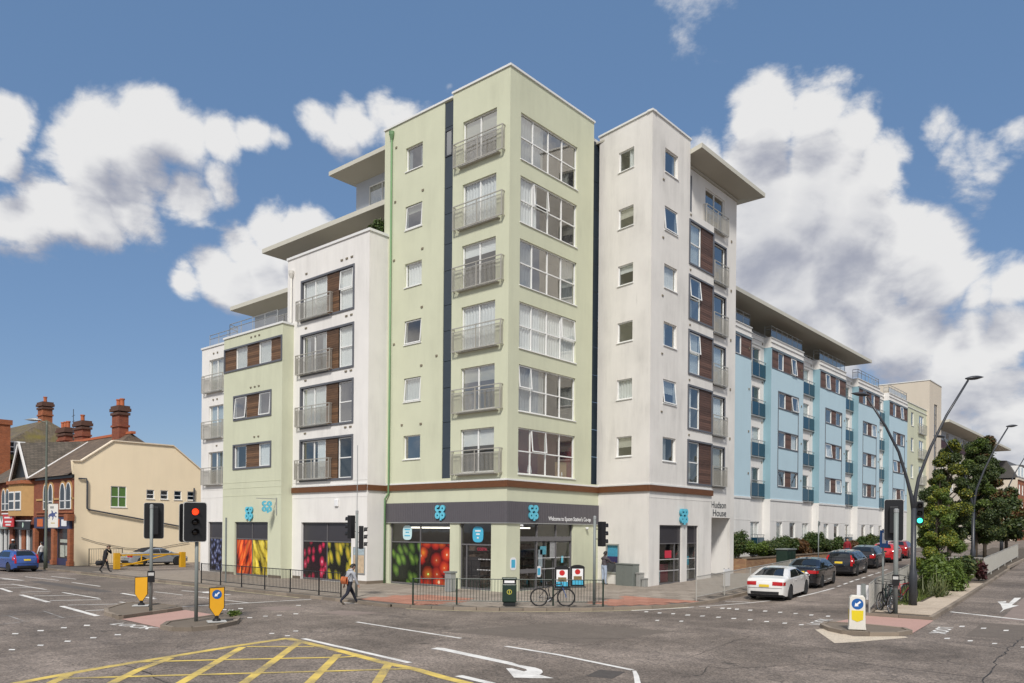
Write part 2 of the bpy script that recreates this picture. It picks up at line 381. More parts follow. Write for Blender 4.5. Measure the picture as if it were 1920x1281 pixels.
# ------------------------------------------------------------------ ground
def asphalt_mat():
    k = NT('worn_asphalt'); g = k.geo()
    big = k.noise(g, 0.22, 5, 0.6); mid = k.noise(g, 1.6, 4, 0.6); fine = k.noise(g, 20, 3, 0.75); grit = k.noise(g, 60, 2, 0.6)
    v = k.add('ShaderNodeTexVoronoi', feature='F1'); v.inputs['Scale'].default_value = 24; k.l.new(g, v.inputs['Vector'])
    c = k.ramp(big, [(0.34, (0.092, 0.073, 0.058)), (0.5, (0.145, 0.117, 0.095)), (0.66, (0.215, 0.176, 0.146))])
    c = k.mix(1.0, c, k.math('MULTIPLY_ADD', mid, 1.0, 0.5), 'MULTIPLY')
    sp = k.math('ADD', k.math('MULTIPLY', fine, 1.5), k.math('MULTIPLY', v.outputs['Color'], 0.55))
    c = k.mix(1.0, c, k.math('MULTIPLY_ADD', sp, 2.0, -0.85), 'MULTIPLY')
    c = k.mix(k.math('MULTIPLY_ADD', grit, 6.0, -3.6, clamp=True), c, (0.36, 0.33, 0.31))
    # long wandering cracks, kept to some areas
    wv = k.add('ShaderNodeVectorMath', operation='ADD'); k.l.new(g, wv.inputs[0])
    ns = k.add('ShaderNodeTexNoise'); ns.inputs['Scale'].default_value = 0.9; ns.inputs['Detail'].default_value = 4; k.l.new(g, ns.inputs['Vector'])
    sc = k.add('ShaderNodeVectorMath', operation='SCALE'); k.l.new(ns.outputs['Color'], sc.inputs[0]); sc.inputs['Scale'].default_value = 1.6
    k.l.new(sc.outputs[0], wv.inputs[1])
    v2 = k.add('ShaderNodeTexVoronoi', feature='DISTANCE_TO_EDGE'); v2.inputs['Scale'].default_value = 0.16; k.l.new(wv.outputs[0], v2.inputs['Vector'])
    v3 = k.add('ShaderNodeTexVoronoi', feature='DISTANCE_TO_EDGE'); v3.inputs['Scale'].default_value = 0.55; k.l.new(wv.outputs[0], v3.inputs['Vector'])
    cr = k.math('MULTIPLY_ADD', v2.outputs['Distance'], -150, 1.0, clamp=True)
    cr3 = k.math('MULTIPLY', k.math('MULTIPLY_ADD', v3.outputs['Distance'], -60, 1.0, clamp=True), k.math('MULTIPLY_ADD', k.noise(g, 0.13, 3), 9, -4.3, clamp=True))
    crack = k.math('MULTIPLY', k.math('MAXIMUM', cr, cr3), k.math('MULTIPLY_ADD', mid, 2.5, -0.7, clamp=True))
    c = k.mix(k.math('MULTIPLY', crack, 0.85), c, (0.03, 0.027, 0.025))
    # darker tar patches and oil
    oil = k.math('MULTIPLY_ADD', k.noise(k.geo((0.8, 0.3, 1)), 0.8, 5, 0.7), 6, -3.9, clamp=True)
    c = k.mix(k.math('MULTIPLY', oil, 0.6), c, (0.045, 0.04, 0.038))
    tl = k.noise(k.geo((0.9, 0.07, 1), (0, 0, 0.12)), 1.0, 3, 0.5); c = k.mix(k.math('MULTIPLY_ADD', tl, 3.0, -1.4, clamp=True), c, k.mix(1.0, c, (0.72, 0.72, 0.73), 'MULTIPLY'))
    k.base(c); k.p.inputs['Roughness'].default_value = 0.85
    k.bump(k.math('ADD', fine, k.math('MULTIPLY', crack, -1.0)), 0.7, 0.012)
    return k.m
m_asphalt = asphalt_mat()
def paint_mat(name, c, wear):
    k = NT(name); g = k.geo()
    w = k.math('MULTIPLY_ADD', k.noise(g, 30, 4, 0.75), 5, -2.5 + wear * 1.6, clamp=True)
    w2 = k.math('MULTIPLY_ADD', k.noise(g, 0.9, 4, 0.6), 4, -2.2 + wear, clamp=True)
    f = k.math('MULTIPLY', w, w2) if wear > 0.3 else k.math('MULTIPLY', w, 0.55)
    cc = k.mix(1.0, c, k.math('MULTIPLY_ADD', k.noise(g, 4, 4), 0.4, 0.78), 'MULTIPLY')
    k.base(k.mix(k.math('MULTIPLY', f, 0.85), cc, (0.15, 0.135, 0.12))); k.p.inputs['Roughness'].default_value = 0.75
    return k.m
m_pw = paint_mat('road_paint_white', (0.76, 0.74, 0.70), 0.36)
m_py = paint_mat('road_paint_yellow', (0.74, 0.54, 0.12), 0.62)
m_pyl = paint_mat('road_paint_pale_yellow', (0.55, 0.49, 0.28), 0.45)
m_pcream = paint_mat('road_paint_cream', (0.68, 0.58, 0.45), 0.25)
m_pwear = paint_mat('road_paint_faded', (0.42, 0.40, 0.38), 0.9)
def slab_mat(name, a, b):
    k = NT(name); g = k.geo()
    i = k.add('ShaderNodeObjectInfo').outputs['Random']
    f = k.math('ADD', k.math('MULTIPLY', i, 0.5), k.math('MULTIPLY', k.noise(g, 1.3, 5), 0.5))
    c = k.ramp(f, [(0.15, a), (0.8, b)])
    c = k.mix(1.0, c, k.math('MULTIPLY_ADD', k.noise(g, 45, 3, 0.7), 0.7, 0.62), 'MULTIPLY')
    st = k.math('MULTIPLY_ADD', k.noise(g, 5, 4, 0.7), 6, -4.1, clamp=True)
    k.base(k.mix(k.math('MULTIPLY', st, 0.35), c, (0.06, 0.055, 0.05))); k.p.inputs['Roughness'].default_value = 0.85
    return k.m
m_slab = slab_mat('paving_slab_grey_buff', (0.22, 0.185, 0.15), (0.34, 0.29, 0.24))
m_slabr = slab_mat('paving_slab_red', (0.31, 0.14, 0.095), (0.44, 0.21, 0.145))
m_slabp = slab_mat('paving_slab_pink', (0.40, 0.24, 0.20), (0.50, 0.31, 0.26))
m_slabb = slab_mat('paving_slab_buff', (0.42, 0.34, 0.26), (0.54, 0.45, 0.35))
m_kerb = slab_mat('kerb_concrete', (0.16, 0.13, 0.10), (0.30, 0.245, 0.19))
m_joint = mat('paving_bed', (0.11, 0.095, 0.08), 0.9, 0.2, 2)
m_soil = mat('soil', (0.09, 0.07, 0.05), 0.95, 0.3, 2)
def clip(pts, x, keep_less):
    out = []
    for i, p in enumerate(pts):
        q = pts[(i + 1) % len(pts)]
        a = (p[0] <= x) == keep_less; b = (q[0] <= x) == keep_less
        if a: out.append(p)
        if a != b:
            t = (x - p[0]) / (q[0] - p[0]); out.append((x, p[1] + t * (q[1] - p[1])))
    return out
def ground_poly(mb, pts, dz):
    rest = list(pts)
    for x in (2.0, 45.0):
        if not rest: break
        a = clip(rest, x, True); rest = clip(rest, x, False)
        if len(a) > 2: mb.add([(p[0], p[1], gz(p[0]) + dz) for p in a], [tuple(range(len(a)))])
    if len(rest) > 2: mb.add([(p[0], p[1], gz(p[0]) + dz) for p in rest], [tuple(range(len(rest)))])
ROAD = -0.12
mb = MB(); ground_poly(mb, [(-600, -600), (600, -600), (600, 600), (-600, 600)], ROAD)
road = tag(mb.build('road', m_asphalt, fix=False), kind='structure')
KERB = [(-7.75, 110), (-7.75, 2.0), (-7.85, 0.2), (-7.5, -1.5), (-6.85, -3.0), (-6.0, -4.35), (-5.0, -5.5), (-3.7, -6.7), (-2.3, -7.65), (-0.7, -8.4), (1.0, -8.9), (3.0, -9.05), (6.0, -8.9), (12, -8.3), (24, -7.0), (45, -4.9), (150, 2)]
def along(poly, step):
    """points every step metres along a polyline, with direction"""
    out = []; carry = 0.0
    for a, b in zip(poly, poly[1:]):
        a = Vector(a); b = Vector(b); L = (b - a).length; t = (b - a) / L; s = carry
        while s < L: out.append((a + t * s, t)); s += step
        carry = s - L
    return out
def inside(p, poly):
    x, y = p; r = False; j = len(poly) - 1
    for i in range(len(poly)):
        xi, yi = poly[i]; xj, yj = poly[j]
        if (yi > y) != (yj > y) and x < (xj - xi) * (y - yi) / (yj - yi) + xi: r = not r
        j = i
    return r
PAVE = KERB + [(150, 110)]
mb = MB(); ground_poly(mb, PAVE, -0.022)
pavement = tag(mb.build('pavement', m_joint, fix=False), kind='structure')
# kerb stones
stone = MB().box(-0.44, 0.44, -0.075, 0.075, -0.16, 0.0).mesh('kerb_stone', m_kerb)
kerb = empty('kerb', (-7.75, 0, -0.12)); tag(kerb, kind='structure')
def kerb_run(poly, parent, step=0.9, inset=0.075, ymax=34, xmax=34, rest=None):
    for p, t in along(poly, step):
        q = p + t * step / 2
        n = Vector((-t.y, t.x)) if rest != 'r' else Vector((t.y, -t.x))
        c = q + n * inset
        if c.y > ymax or c.x > xmax: continue
        s = 0.025 if 2 < c.x < 45 else 0.0
        m = Matrix.Translation((c.x, c.y, gz(c.x) + 0.004 + random.uniform(-0.004, 0.004))) @ Matrix.Rotation(math.atan2(t.y, t.x) + random.uniform(-0.006, 0.006), 4, 'Z') @ Matrix.Rotation(-s * (1 if t.x > 0 else -1) * abs(t.x), 4, 'Y')
        inst('kerb_stone', stone, parent, wm(parent).inverted() @ m if False else m)
kerb_run(KERB, kerb)
mb = MB()
for a, b in (((-7.75, 110), (-7.75, 34)), ((34, -6.0), (45, -4.9)), ((45, -4.9), (150, 2))):
    t = (Vector(b) - Vector(a)).normalized(); n = Vector((-t.y, t.x)) * 0.15
    mb.add([(*a, gz(a[0]) - 0.14), (*b, gz(b[0]) - 0.14), (*b, gz(b[0]) + 0.003), (*a, gz(a[0]) + 0.003), (a[0] + n.x, a[1] + n.y, gz(a[0]) + 0.003), (b[0] + n.x, b[1] + n.y, gz(b[0]) + 0.003)], [(0, 1, 2, 3), (3, 2, 5, 4)])
tag(mb.build('far_kerb_edge', m_kerb, kerb), kind='stuff')
# paving slabs, 300 nearest ones as pieces, the rest in one mesh
SLX, SLY = 0.60, 0.75
slab = MB().box(-SLX / 2 + 0.017, SLX / 2 - 0.017, -SLY / 2 + 0.017, SLY / 2 - 0.017, -0.03, 0.0)
slab_me = {m.name: slab.mesh('paving_slab', m) for m in (m_slab, m_slabr, m_slabp, m_slabb)}
cells = []
x = -7.4
while x < 19:
    j = 0; y = -9.2 + (SLY / 2 if int(round((x + 7.4) / SLX)) % 2 else 0)
    while y < 30:
        if all(inside((x + dx * (SLX / 2 + 0.13), y + dy * (SLY / 2 + 0.13)), PAVE) for dx in (-1, 1) for dy in (-1, 1)):
            building = (x > 0.2 and y > 0.2) or (x > -1.2 and y > 9) or (x > 7.4 and y > -3.4)
            if not building: cells.append((x, y))
        y += SLY
    x += SLX
cells.sort(key=lambda c: (c[0] - CAM.x) ** 2 + (c[1] - CAM.y) ** 2)
rest = MB(); rest_m = [m_slab, m_slabr]
for i, (x, y) in enumerate(cells):
    red = (x < -3.6 and -2.0 < y < 2.2 and x < -3.4 - abs(y) * 0.3) or (-1.6 < x < 2.6 and y < -5.6 + 0.1 * x)
    z = gz(x) + random.uniform(-0.004, 0.004)
    sl = 0.025 if x > 2 else 0
    if i < 300:
        m = Matrix.Translation((x, y, z)) @ Matrix.Rotation(-sl, 4, 'Y') @ Matrix.Rotation(random.uniform(-0.006, 0.006), 4, 'X')
        inst('paving_slab', slab_me[(m_slabr if red else m_slab).name], pavement, m)
    else:
        rest.cur = 1 if red else 0
        rest.add([(x + a * (SLX / 2 - 0.017), y + b * (SLY / 2 - 0.017), gz(x + a * SLX / 2) + zz + (z - gz(x))) for zz in (-0.03, 0) for b in (-1, 1) for a in (-1, 1)], [(4, 5, 7, 6), (0, 1, 5, 4), (2, 6, 7, 3), (0, 4, 6, 2), (1, 3, 7, 5)])
tag(rest.build('far_paving_slabs', rest_m, pavement, fix=False), kind='stuff')
# car park surface behind the barrier
mb = MB(); ground_poly(mb, [(-4.6, 28.0), (30, 28.0), (30, 37.9), (-4.6, 37.9)], 0.004)
mb.build('car_park_tarmac', m_asphalt, pavement, fix=False)
# traffic islands
def island(name, poly, fill, label=None, top=0.0, slabs=None):
    o = MB(); pts = [(p[0], p[1]) for p in poly]
    ground_poly(o, pts, top - 0.02)
    isl = tag(o.build(name, fill, fix=False), kind='structure')
    area = sum(a[0] * b[1] - b[0] * a[1] for a, b in zip(pts, pts[1:] + pts[:1]))
    ring = pts + pts[:1]
    if area < 0: ring = ring[::-1]
    for a, b in zip(ring, ring[1:]):
        L = (Vector(b) - Vector(a)).length; n = max(1, round(L / 0.9)); t = (Vector(b) - Vector(a)) / L
        if L > 40: n = 1
        for k in range(n):
            c = Vector(a) + t * (k + 0.5) * L / n + Vector((-t.y, t.x)) * 0.07
            me = MB().box(-L / n / 2 + 0.006, L / n / 2 - 0.006, -0.07, 0.07, -0.16, 0.004).mesh('kerb_stone', m_kerb)
            slp = math.atan2(gz(c.x + t.x) - gz(c.x), 1.0)
            inst('kerb_stone', me, isl, Matrix.Translation((c.x, c.y, gz(c.x) + top)) @ Matrix.Rotation(math.atan2(t.y, t.x), 4, 'Z') @ Matrix.Rotation(-slp, 4, 'Y'))
    return isl
m_isl = slab_mat('island_concrete', (0.13, 0.105, 0.08), (0.23, 0.185, 0.14))
isl_rear = island('traffic_island', [(-16.9, 2.35), (-14.05, 3.7), (-13.8, 4.4), (-13.95, 6.2), (-14.4, 7.0), (-14.9, 6.9), (-16.2, 5.3), (-16.7, 4.0)], m_isl)
isl_front = island('traffic_island', [(-17.1, -1.0), (-17.1, -1.75), (-16.7, -2.2), (-15.9, -2.2), (-14.9, -1.6), (-14.25, -0.7), (-14.05, 0.3), (-14.1, 0.78), (-16.5, -0.15)], m_isl)
mb = MB(); ground_poly(mb, [(-17.0, -0.9), (-16.5, -0.1), (-14.05, 0.8), (-13.95, 3.65), (-16.85, 2.3)], ROAD + 0.015)
mb.build('tactile_paving', m_slabp, road, fix=False)
ISL = [(2.6, -15.55), (2.75, -17.75), (7, -17.5), (13.5, -17.05), (32, -15.75), (75, -12.7), (75, -7.5), (32, -11.9), (12, -14.25)]
isl_main = island('planted_island', ISL, m_soil)
isl_nose = island('traffic_island', [(-3.35, -16.6), (-3.3, -17.4), (-2.6, -18.05), (-1.7, -18.2), (-1.15, -17.85), (-0.95, -16.6), (-1.15, -15.35), (-2.1, -15.5), (-2.9, -16.05)], m_isl)
mb = MB(); ground_poly(mb, [(-1.1, -15.3), (-0.9, -16.6), (-1.1, -17.9), (-1.9, -18.2), (2.7, -17.8), (2.6, -15.5)], ROAD + 0.015)
mb.build('tactile_paving', m_slabp, road, fix=False)
# buff slabs on the planted island's nose
a0 = math.atan2(0.4, 6)
for i in range(26):
    for j in range(6):
        s, t = 2.75 + 0.62 * i, -17.45 + 0.46 * j
        px, py = s, t + 0.068 * (s - 2.7)
        lim = 2.4 if s < 7.5 else 1.0
        if t - (-17.6) > lim or not inside((px - 0.25, py + 0.3), ISL): continue
        me = slab_me[m_slabb.name]
        inst('paving_slab', me, isl_main, Matrix.Translation((px + 0.3, py + 0.12, gz(px + 0.3) + 0.004)) @ Matrix.Rotation(0.068, 4, 'Z') @ Matrix.Rotation(-0.025 if px > 2 else 0, 4, 'Y') @ Matrix.Scale(0.6 / 0.75, 4, (0, 1, 0)))
# painted markings
def strip_poly(pts, w):
    P = [Vector(p) for p in pts]; l = []; r = []
    for i, p in enumerate(P):
        t = (P[min(i + 1, len(P) - 1)] - P[max(i - 1, 0)]).normalized(); n = Vector((-t.y, t.x)) * w / 2
        l.append((p + n)[:]); r.append((p - n)[:])
    return l, r
mark_i = [0]
def marking(name, m, item):
    mb = MB(); mark_i[0] += 1
    dz = ROAD + 0.004 + 0.0004 * (mark_i[0] % 12)
    if item[0] == 'p': ground_poly(mb, item[1], dz)
    else:
        l, r = strip_poly(item[1], item[2])
        for i in range(len(l) - 1): ground_poly(mb, [l[i], l[i + 1], r[i + 1], r[i]], dz)
    return mb.build(name, m, road, fix=False)
MARK_W = [('s', [(-15.89, 14.91), (-16.3, 10.39)], 0.2), ('s', [(-16.54, 8.34), (-16.97, 3.92)], 0.2), ('s', [(-13.96, 22.43), (-14.04, 17.36)], 0.13), ('s', [(-15.3, 19.71), (-15.66, 16.95)], 0.18), ('s', [(-14.13, 15.02), (-14.2, 10.74)], 0.13), ('s', [(-14.27, 8.57), (-14.17, 7.1)], 0.13), ('s', [(-15.71, 13.88), (-14.27, 13.13)], 0.13), ('s', [(-16.02, 11.09), (-14.37, 10.12)], 0.13), ('s', [(-16.23, 8.56), (-14.4, 7.59)], 0.13), ('s', [(-16.6, 5.91), (-15.15, 5.67)], 0.13), ('s', [(-15.44, 16.38), (-14.3, 16.06)], 0.13), ('s', [(-15.12, 19.71), (-14.12, 19.3)], 0.13), ('s', [(-14.55, 22.31), (-14.11, 21.92)], 0.12), ('s', [(-11.38, 28.66), (-11.16, 23.93)], 0.1), ('s', [(-10.15, 27.97), (-10.08, 24.4)], 0.12), ('s', [(-11.27, 21.76), (-11.35, 17.82)], 0.12), ('s', [(-12.39, 12.83), (-12.64, 8.9)], 0.18), ('s', [(-10.96, 12.6), (-10.86, 11.2)], 0.1), ('s', [(-12.99, 27.16), (-12.58, 25.18)], 0.2), ('s', [(-12.84, 28.16), (-12.63, 25.75)], 0.15), ('s', [(-12.56, 9.95), (-12.3, 9.71)], 0.3), ('s', [(-17.67, 6.82), (-18.01, 4.03)], 0.08), ('s', [(-19.28, 6.07), (-17.39, 6.55)], 0.06), ('s', [(-20.03, 3.52), (-17.24, 4.47)], 0.06), ('s', [(-19.03, 6.03), (-19.2, 4.09)], 0.06), ('p', [(-19.81, 0.99), (-19.71, 1.25), (-19.58, 1.12), (-19.69, 0.87)]), ('p', [(-19.09, 1.24), (-18.97, 1.51), (-18.85, 1.38), (-18.97, 1.12)]), ('p', [(-20.54, 0.77), (-20.44, 1.01), (-20.32, 0.89), (-20.42, 0.65)]), ('p', [(-18.39, 1.35), (-18.27, 1.62), (-18.14, 1.49), (-18.27, 1.22)]), ('p', [(-18.64, -1.48), (-18.53, -1.26), (-18.41, -1.38), (-18.52, -1.6)]), ('p', [(-19.36, -1.64), (-19.26, -1.43), (-19.14, -1.55), (-19.25, -1.76)]), ('p', [(-20.1, -1.86), (-20.0, -1.66), (-19.89, -1.77), (-19.99, -1.97)]), ('p', [(-20.84, -2.14), (-20.76, -1.95), (-20.65, -2.06), (-20.74, -2.25)]), ('p', [(-21.58, -2.44), (-21.51, -2.26), (-21.41, -2.37), (-21.48, -2.55)]), ('s', [(-13.86, 5.0), (-7.99, 4.25)], 0.13), ('s', [(-10.87, 8.68), (-10.74, 4.74)], 0.1), ('s', [(-9.71, 12.44), (-9.3, 10.55)], 0.15), ('s', [(-9.35, 9.29), (-9.26, 8.72)], 0.15), ('s', [(-10.86, 11.2), (-10.88, 10.02)], 0.1), ('p', [(-9.4, 11.16), (-8.95, 11.12), (-9.51, 10.16), (-9.6, 10.6)]), ('p', [(-12.99, 2.81), (-12.83, 3.04), (-12.71, 2.92), (-12.86, 2.69)]), ('p', [(-12.34, 2.76), (-12.18, 2.99), (-12.05, 2.86), (-12.22, 2.63)]), ('p', [(-13.1, -0.18), (-12.95, 0.01), (-12.84, -0.11), (-12.98, -0.29)]), ('p', [(-12.6, -0.26), (-12.45, -0.07), (-12.33, -0.19), (-12.48, -0.37)]), ('p', [(-11.94, -0.28), (-11.78, -0.09), (-11.66, -0.21), (-11.82, -0.4)]), ('p', [(-13.73, -0.23), (-13.6, -0.05), (-13.48, -0.16), (-13.62, -0.35)]), ('p', [(-12.91, 2.46), (-12.76, 2.68), (-12.63, 2.56), (-12.79, 2.33)]), ('p', [(-10.07, 2.32), (-9.88, 2.56), (-9.75, 2.43), (-9.94, 2.19)]), ('p', [(-14.63, -4.3), (-14.51, -4.17), (-14.41, -4.27), (-14.53, -4.4)]), ('p', [(-15.39, -5.03), (-15.29, -4.91), (-15.19, -5.01), (-15.29, -5.13)]), ('p', [(-15.42, -4.27), (-15.31, -4.14), (-15.21, -4.24), (-15.32, -4.37)]), ('s', [(-15.31, -5.82), (-15.57, -7.9)], 0.16), ('s', [(-15.55, -7.88), (-15.94, -10.98)], 0.16), ('s', [(-11.8, -3.74), (-12.18, -8.95)], 0.13), ('s', [(-7.94, 2.07), (-7.58, 0.78)], 0.14), ('s', [(-7.82, 0.31), (-7.52, -0.46)], 0.14), ('s', [(-16.32, -12.94), (-16.47, -14.04)], 0.2), ('s', [(-12.44, -10.87), (-12.46, -11.11)], 0.14), ('s', [(-12.46, -11.11), (-12.61, -12.75), (-13.17, -15.27)], 0.14), ('p', [(-13.22, -15.3), (-13.16, -15.36), (-13.63, -15.72), (-14.39, -16.24), (-14.48, -16.15), (-13.62, -15.58)]), ('p', [(-14.16, -9.79), (-13.86, -9.71), (-13.79, -9.89), (-14.25, -12.65), (-14.4, -13.0), (-14.42, -13.51), (-14.55, -13.79), (-14.76, -13.98), (-14.96, -14.08), (-15.03, -14.09), (-15.14, -14.58), (-15.47, -14.21), (-15.66, -13.92), (-14.93, -13.06), (-14.85, -13.17), (-14.96, -13.61), (-14.82, -13.59), (-14.71, -13.46), (-14.61, -13.13), (-14.55, -12.91), (-14.12, -10.19), (-14.11, -9.91)]), ('p', [(-2.04, -10.56), (-1.72, -10.43), (-1.6, -10.56), (-1.91, -10.69)]), ('p', [(-1.96, -11.12), (-1.64, -10.99), (-1.52, -11.12), (-1.83, -11.24)]), ('p', [(-1.9, -11.72), (-1.59, -11.61), (-1.47, -11.73), (-1.78, -11.84)]), ('p', [(-1.89, -12.3), (-1.59, -12.2), (-1.46, -12.32), (-1.77, -12.42)]), ('p', [(-1.86, -12.9), (-1.55, -12.8), (-1.44, -12.92), (-1.74, -13.02)]), ('p', [(-1.95, -13.54), (-1.66, -13.45), (-1.54, -13.57), (-1.83, -13.66)]), ('p', [(-1.97, -14.19), (-1.68, -14.11), (-1.57, -14.22), (-1.86, -14.31)]), ('p', [(-2.01, -14.77), (-1.73, -14.7), (-1.61, -14.81), (-1.9, -14.88)]), ('p', [(1.19, -9.76), (1.57, -9.6), (1.69, -9.71), (1.31, -9.87)]), ('p', [(1.27, -10.35), (1.64, -10.2), (1.77, -10.32), (1.39, -10.47)]), ('p', [(1.43, -10.56), (1.81, -10.41), (1.93, -10.53), (1.55, -10.68)]), ('p', [(1.38, -10.92), (1.76, -10.77), (1.88, -10.89), (1.5, -11.03)]), ('p', [(1.39, -11.47), (1.76, -11.34), (1.88, -11.45), (1.51, -11.59)]), ('p', [(1.48, -12.04), (1.85, -11.92), (1.97, -12.03), (1.6, -12.16)]), ('p', [(1.43, -12.66), (1.8, -12.54), (1.91, -12.66), (1.55, -12.77)]), ('p', [(1.43, -13.26), (1.79, -13.15), (1.91, -13.27), (1.55, -13.37)]), ('p', [(1.35, -13.89), (1.7, -13.79), (1.81, -13.9), (1.46, -14.0)]), ('p', [(1.38, -14.49), (1.73, -14.4), (1.84, -14.51), (1.49, -14.6)]), ('p', [(-2.14, -8.89), (-1.82, -8.73), (-1.72, -8.83), (-2.04, -8.99)]), ('p', [(-2.15, -9.47), (-1.84, -9.32), (-1.74, -9.42), (-2.05, -9.57)]), ('p', [(-2.04, -9.99), (-1.73, -9.84), (-1.63, -9.94), (-1.94, -10.09)]), ('p', [(-3.99, -11.4), (-3.73, -11.28), (-3.63, -11.37), (-3.9, -11.49)]), ('p', [(-4.34, -10.66), (-4.08, -10.54), (-3.98, -10.63), (-4.25, -10.75)]), ('s', [(1.53, -9.29), (3.97, -10.28), (5.51, -10.7)], 0.1), ('s', [(4.05, -9.25), (4.38, -10.22)], 0.1), ('s', [(-1.96, -8.21), (0.47, -9.11)], 0.12), ('s', [(0.47, -9.11), (1.15, -9.24)], 0.1), ('s', [(7.64, -11.09), (10.18, -11.04), (13.04, -10.91)], 0.12), ('s', [(13.94, -10.75), (14.57, -10.73)], 0.12), ('s', [(15.42, -10.59), (16.33, -10.49)], 0.12), ('s', [(16.93, -10.43), (17.95, -10.3)], 0.12), ('s', [(18.45, -10.25), (19.42, -10.18)], 0.12), ('s', [(19.96, -10.14), (20.97, -10.05)], 0.12), ('s', [(21.91, -9.92), (23.41, -9.78)], 0.12), ('s', [(24.11, -9.71), (25.39, -9.62)], 0.12), ('s', [(27.0, -9.34), (28.49, -9.22)], 0.12), ('p', [(-2.79, -15.6), (-5.52, -17.12), (-4.95, -17.45), (-2.74, -18.34), (-2.52, -18.19), (-3.65, -17.04), (-2.29, -15.77)]), ('s', [(5.83, -17.7), (5.24, -19.15), (4.8, -20.27)], 0.2), ('p', [(10.8, -18.45), (11.29, -18.7), (10.7, -18.79), (10.35, -18.72), (10.49, -18.92), (12.97, -18.76), (13.15, -18.99), (9.69, -19.14), (9.79, -19.38), (7.82, -19.16), (6.52, -19.21), (7.89, -19.11), (9.79, -18.73)]), ('p', [(-2.31, -19.2), (-2.02, -19.16), (-1.9, -19.28), (-2.19, -19.32)]), ('p', [(-2.4, -19.82), (-2.11, -19.79), (-2.0, -19.9), (-2.29, -19.93)]), ('p', [(-2.54, -20.46), (-2.27, -20.43), (-2.16, -20.54), (-2.44, -20.56)]), ('p', [(1.4, -18.86), (1.77, -18.81), (1.9, -18.94), (1.53, -18.99)]), ('p', [(1.32, -19.5), (1.68, -19.46), (1.81, -19.59), (1.44, -19.63)]), ('p', [(1.18, -20.16), (1.54, -20.12), (1.66, -20.25), (1.3, -20.28)]), ('p', [(-2.78, -21.18), (-2.51, -21.16), (-2.41, -21.27), (-2.67, -21.29)])]
MARK_Y = [('s', [(-22.92, -7.21), (-21.97, -6.87), (-20.81, -6.53), (-19.3, -6.22), (-17.52, -5.78), (-15.58, -5.46)], 0.2), ('s', [(-15.58, -5.46), (-15.97, -8.43), (-16.32, -10.46), (-16.42, -11.74), (-16.67, -12.9), (-16.78, -13.71)], 0.2), ('s', [(-15.83, -6.37), (-19.88, -10.43)], 0.16), ('s', [(-17.31, -6.04), (-20.73, -9.53)], 0.16), ('s', [(-16.34, -8.79), (-18.99, -11.37)], 0.16), ('s', [(-16.43, -10.79), (-18.07, -12.35)], 0.16), ('s', [(-19.39, -6.41), (-20.61, -7.44), (-21.65, -8.56)], 0.16), ('s', [(-21.82, -6.95), (-22.45, -7.71)], 0.16), ('s', [(-17.2, -6.07), (-15.99, -7.31)], 0.12), ('s', [(-20.17, -6.44), (-18.79, -7.43), (-16.55, -9.21), (-16.04, -9.4)], 0.12), ('s', [(-22.13, -7.28), (-20.43, -8.56), (-19.12, -9.56), (-17.67, -10.68), (-16.33, -11.67)], 0.12)]
m_trench = mat('trench_tarmac', (0.10, 0.088, 0.08), 0.9, 0.2, 3, 0.3, 40, 0.3); m_trench2 = mat('pale_tarmac', (0.235, 0.185, 0.16), 0.9, 0.2, 2, 0.35, 40, 0.3)
for it in MARK_W:
    if it[0] == 'p' and len(it[1]) == 4: marking('crossing_stud', m_pw, it)
    elif it[0] == 'p' and len(it[1]) == 7: marking('painted_nose', m_pcream, it)
    elif it[0] == 'p': marking('road_arrow', m_pw, it)
    elif it[2] < 0.09: marking('faded_line', m_pwear, it)
    else: marking('road_line', m_pw, it)
for i, it in enumerate(MARK_Y): marking('box_junction_line', m_py, ('s', it[1], it[2] * 1.25))
off = []
for i, p in enumerate(KERB[1:13]):
    a = Vector(KERB[i]); b = Vector(KERB[i + 2]); t = (b - a).normalized(); off.append((p[0] + t.y * 0.22, p[1] - t.x * 0.22))
marking('kerb_line', m_pyl, ('s', [(-7.97, 30), (-7.97, 5.2)] , 0.11))
marking('kerb_line', m_pyl, ('s', off[2:10], 0.11))
marking('tarmac_patch', m_trench2, ('p', [(-11.6, 2.8), (-10.5, 2.5), (-10.5, 1.0), (-11.7, 1.2)]))
marking('tarmac_patch', m_trench2, ('p', [(-10.84, -0.5), (-9.85, -0.35), (-9.4, -2.2), (-10.9, -1.85)]))
def text_mesh(s, size, extrude, align='CENTER', bold=0.0):
    c = bpy.data.curves.new('lettering', 'FONT'); c.body = s; c.size = size; c.extrude = extrude; c.align_x = align; c.offset = bold
    o = bpy.data.objects.new('lettering', c); col.objects.link(o)
    me = bpy.data.meshes.new_from_object(o.evaluated_get(bpy.context.evaluated_depsgraph_get()))
    bpy.data.objects.remove(o); bpy.data.curves.remove(c)
    return me
def lettering(name, s, size, m, parent, origin, right, up, extrude=0.01, align='CENTER', bold=0.0, width=None):
    me = text_mesh(s, size, extrude, align, bold); me.materials.clear(); me.materials.append(m)
    right = Vector(right); up = Vector(up); n = right.cross(up)
    k = 1.0
    if width:
        xs = [v.co.x for v in me.vertices]; k = width / (max(xs) - min(xs))
    M4 = Matrix.Identity(4)
    for i in range(3):
        M4[i][0] = right[i] * k; M4[i][1] = up[i]; M4[i][2] = n[i]; M4[i][3] = origin[i]
    me.transform(M4)
    o = bpy.data.objects.new(name, me); link(o, parent)
    return o
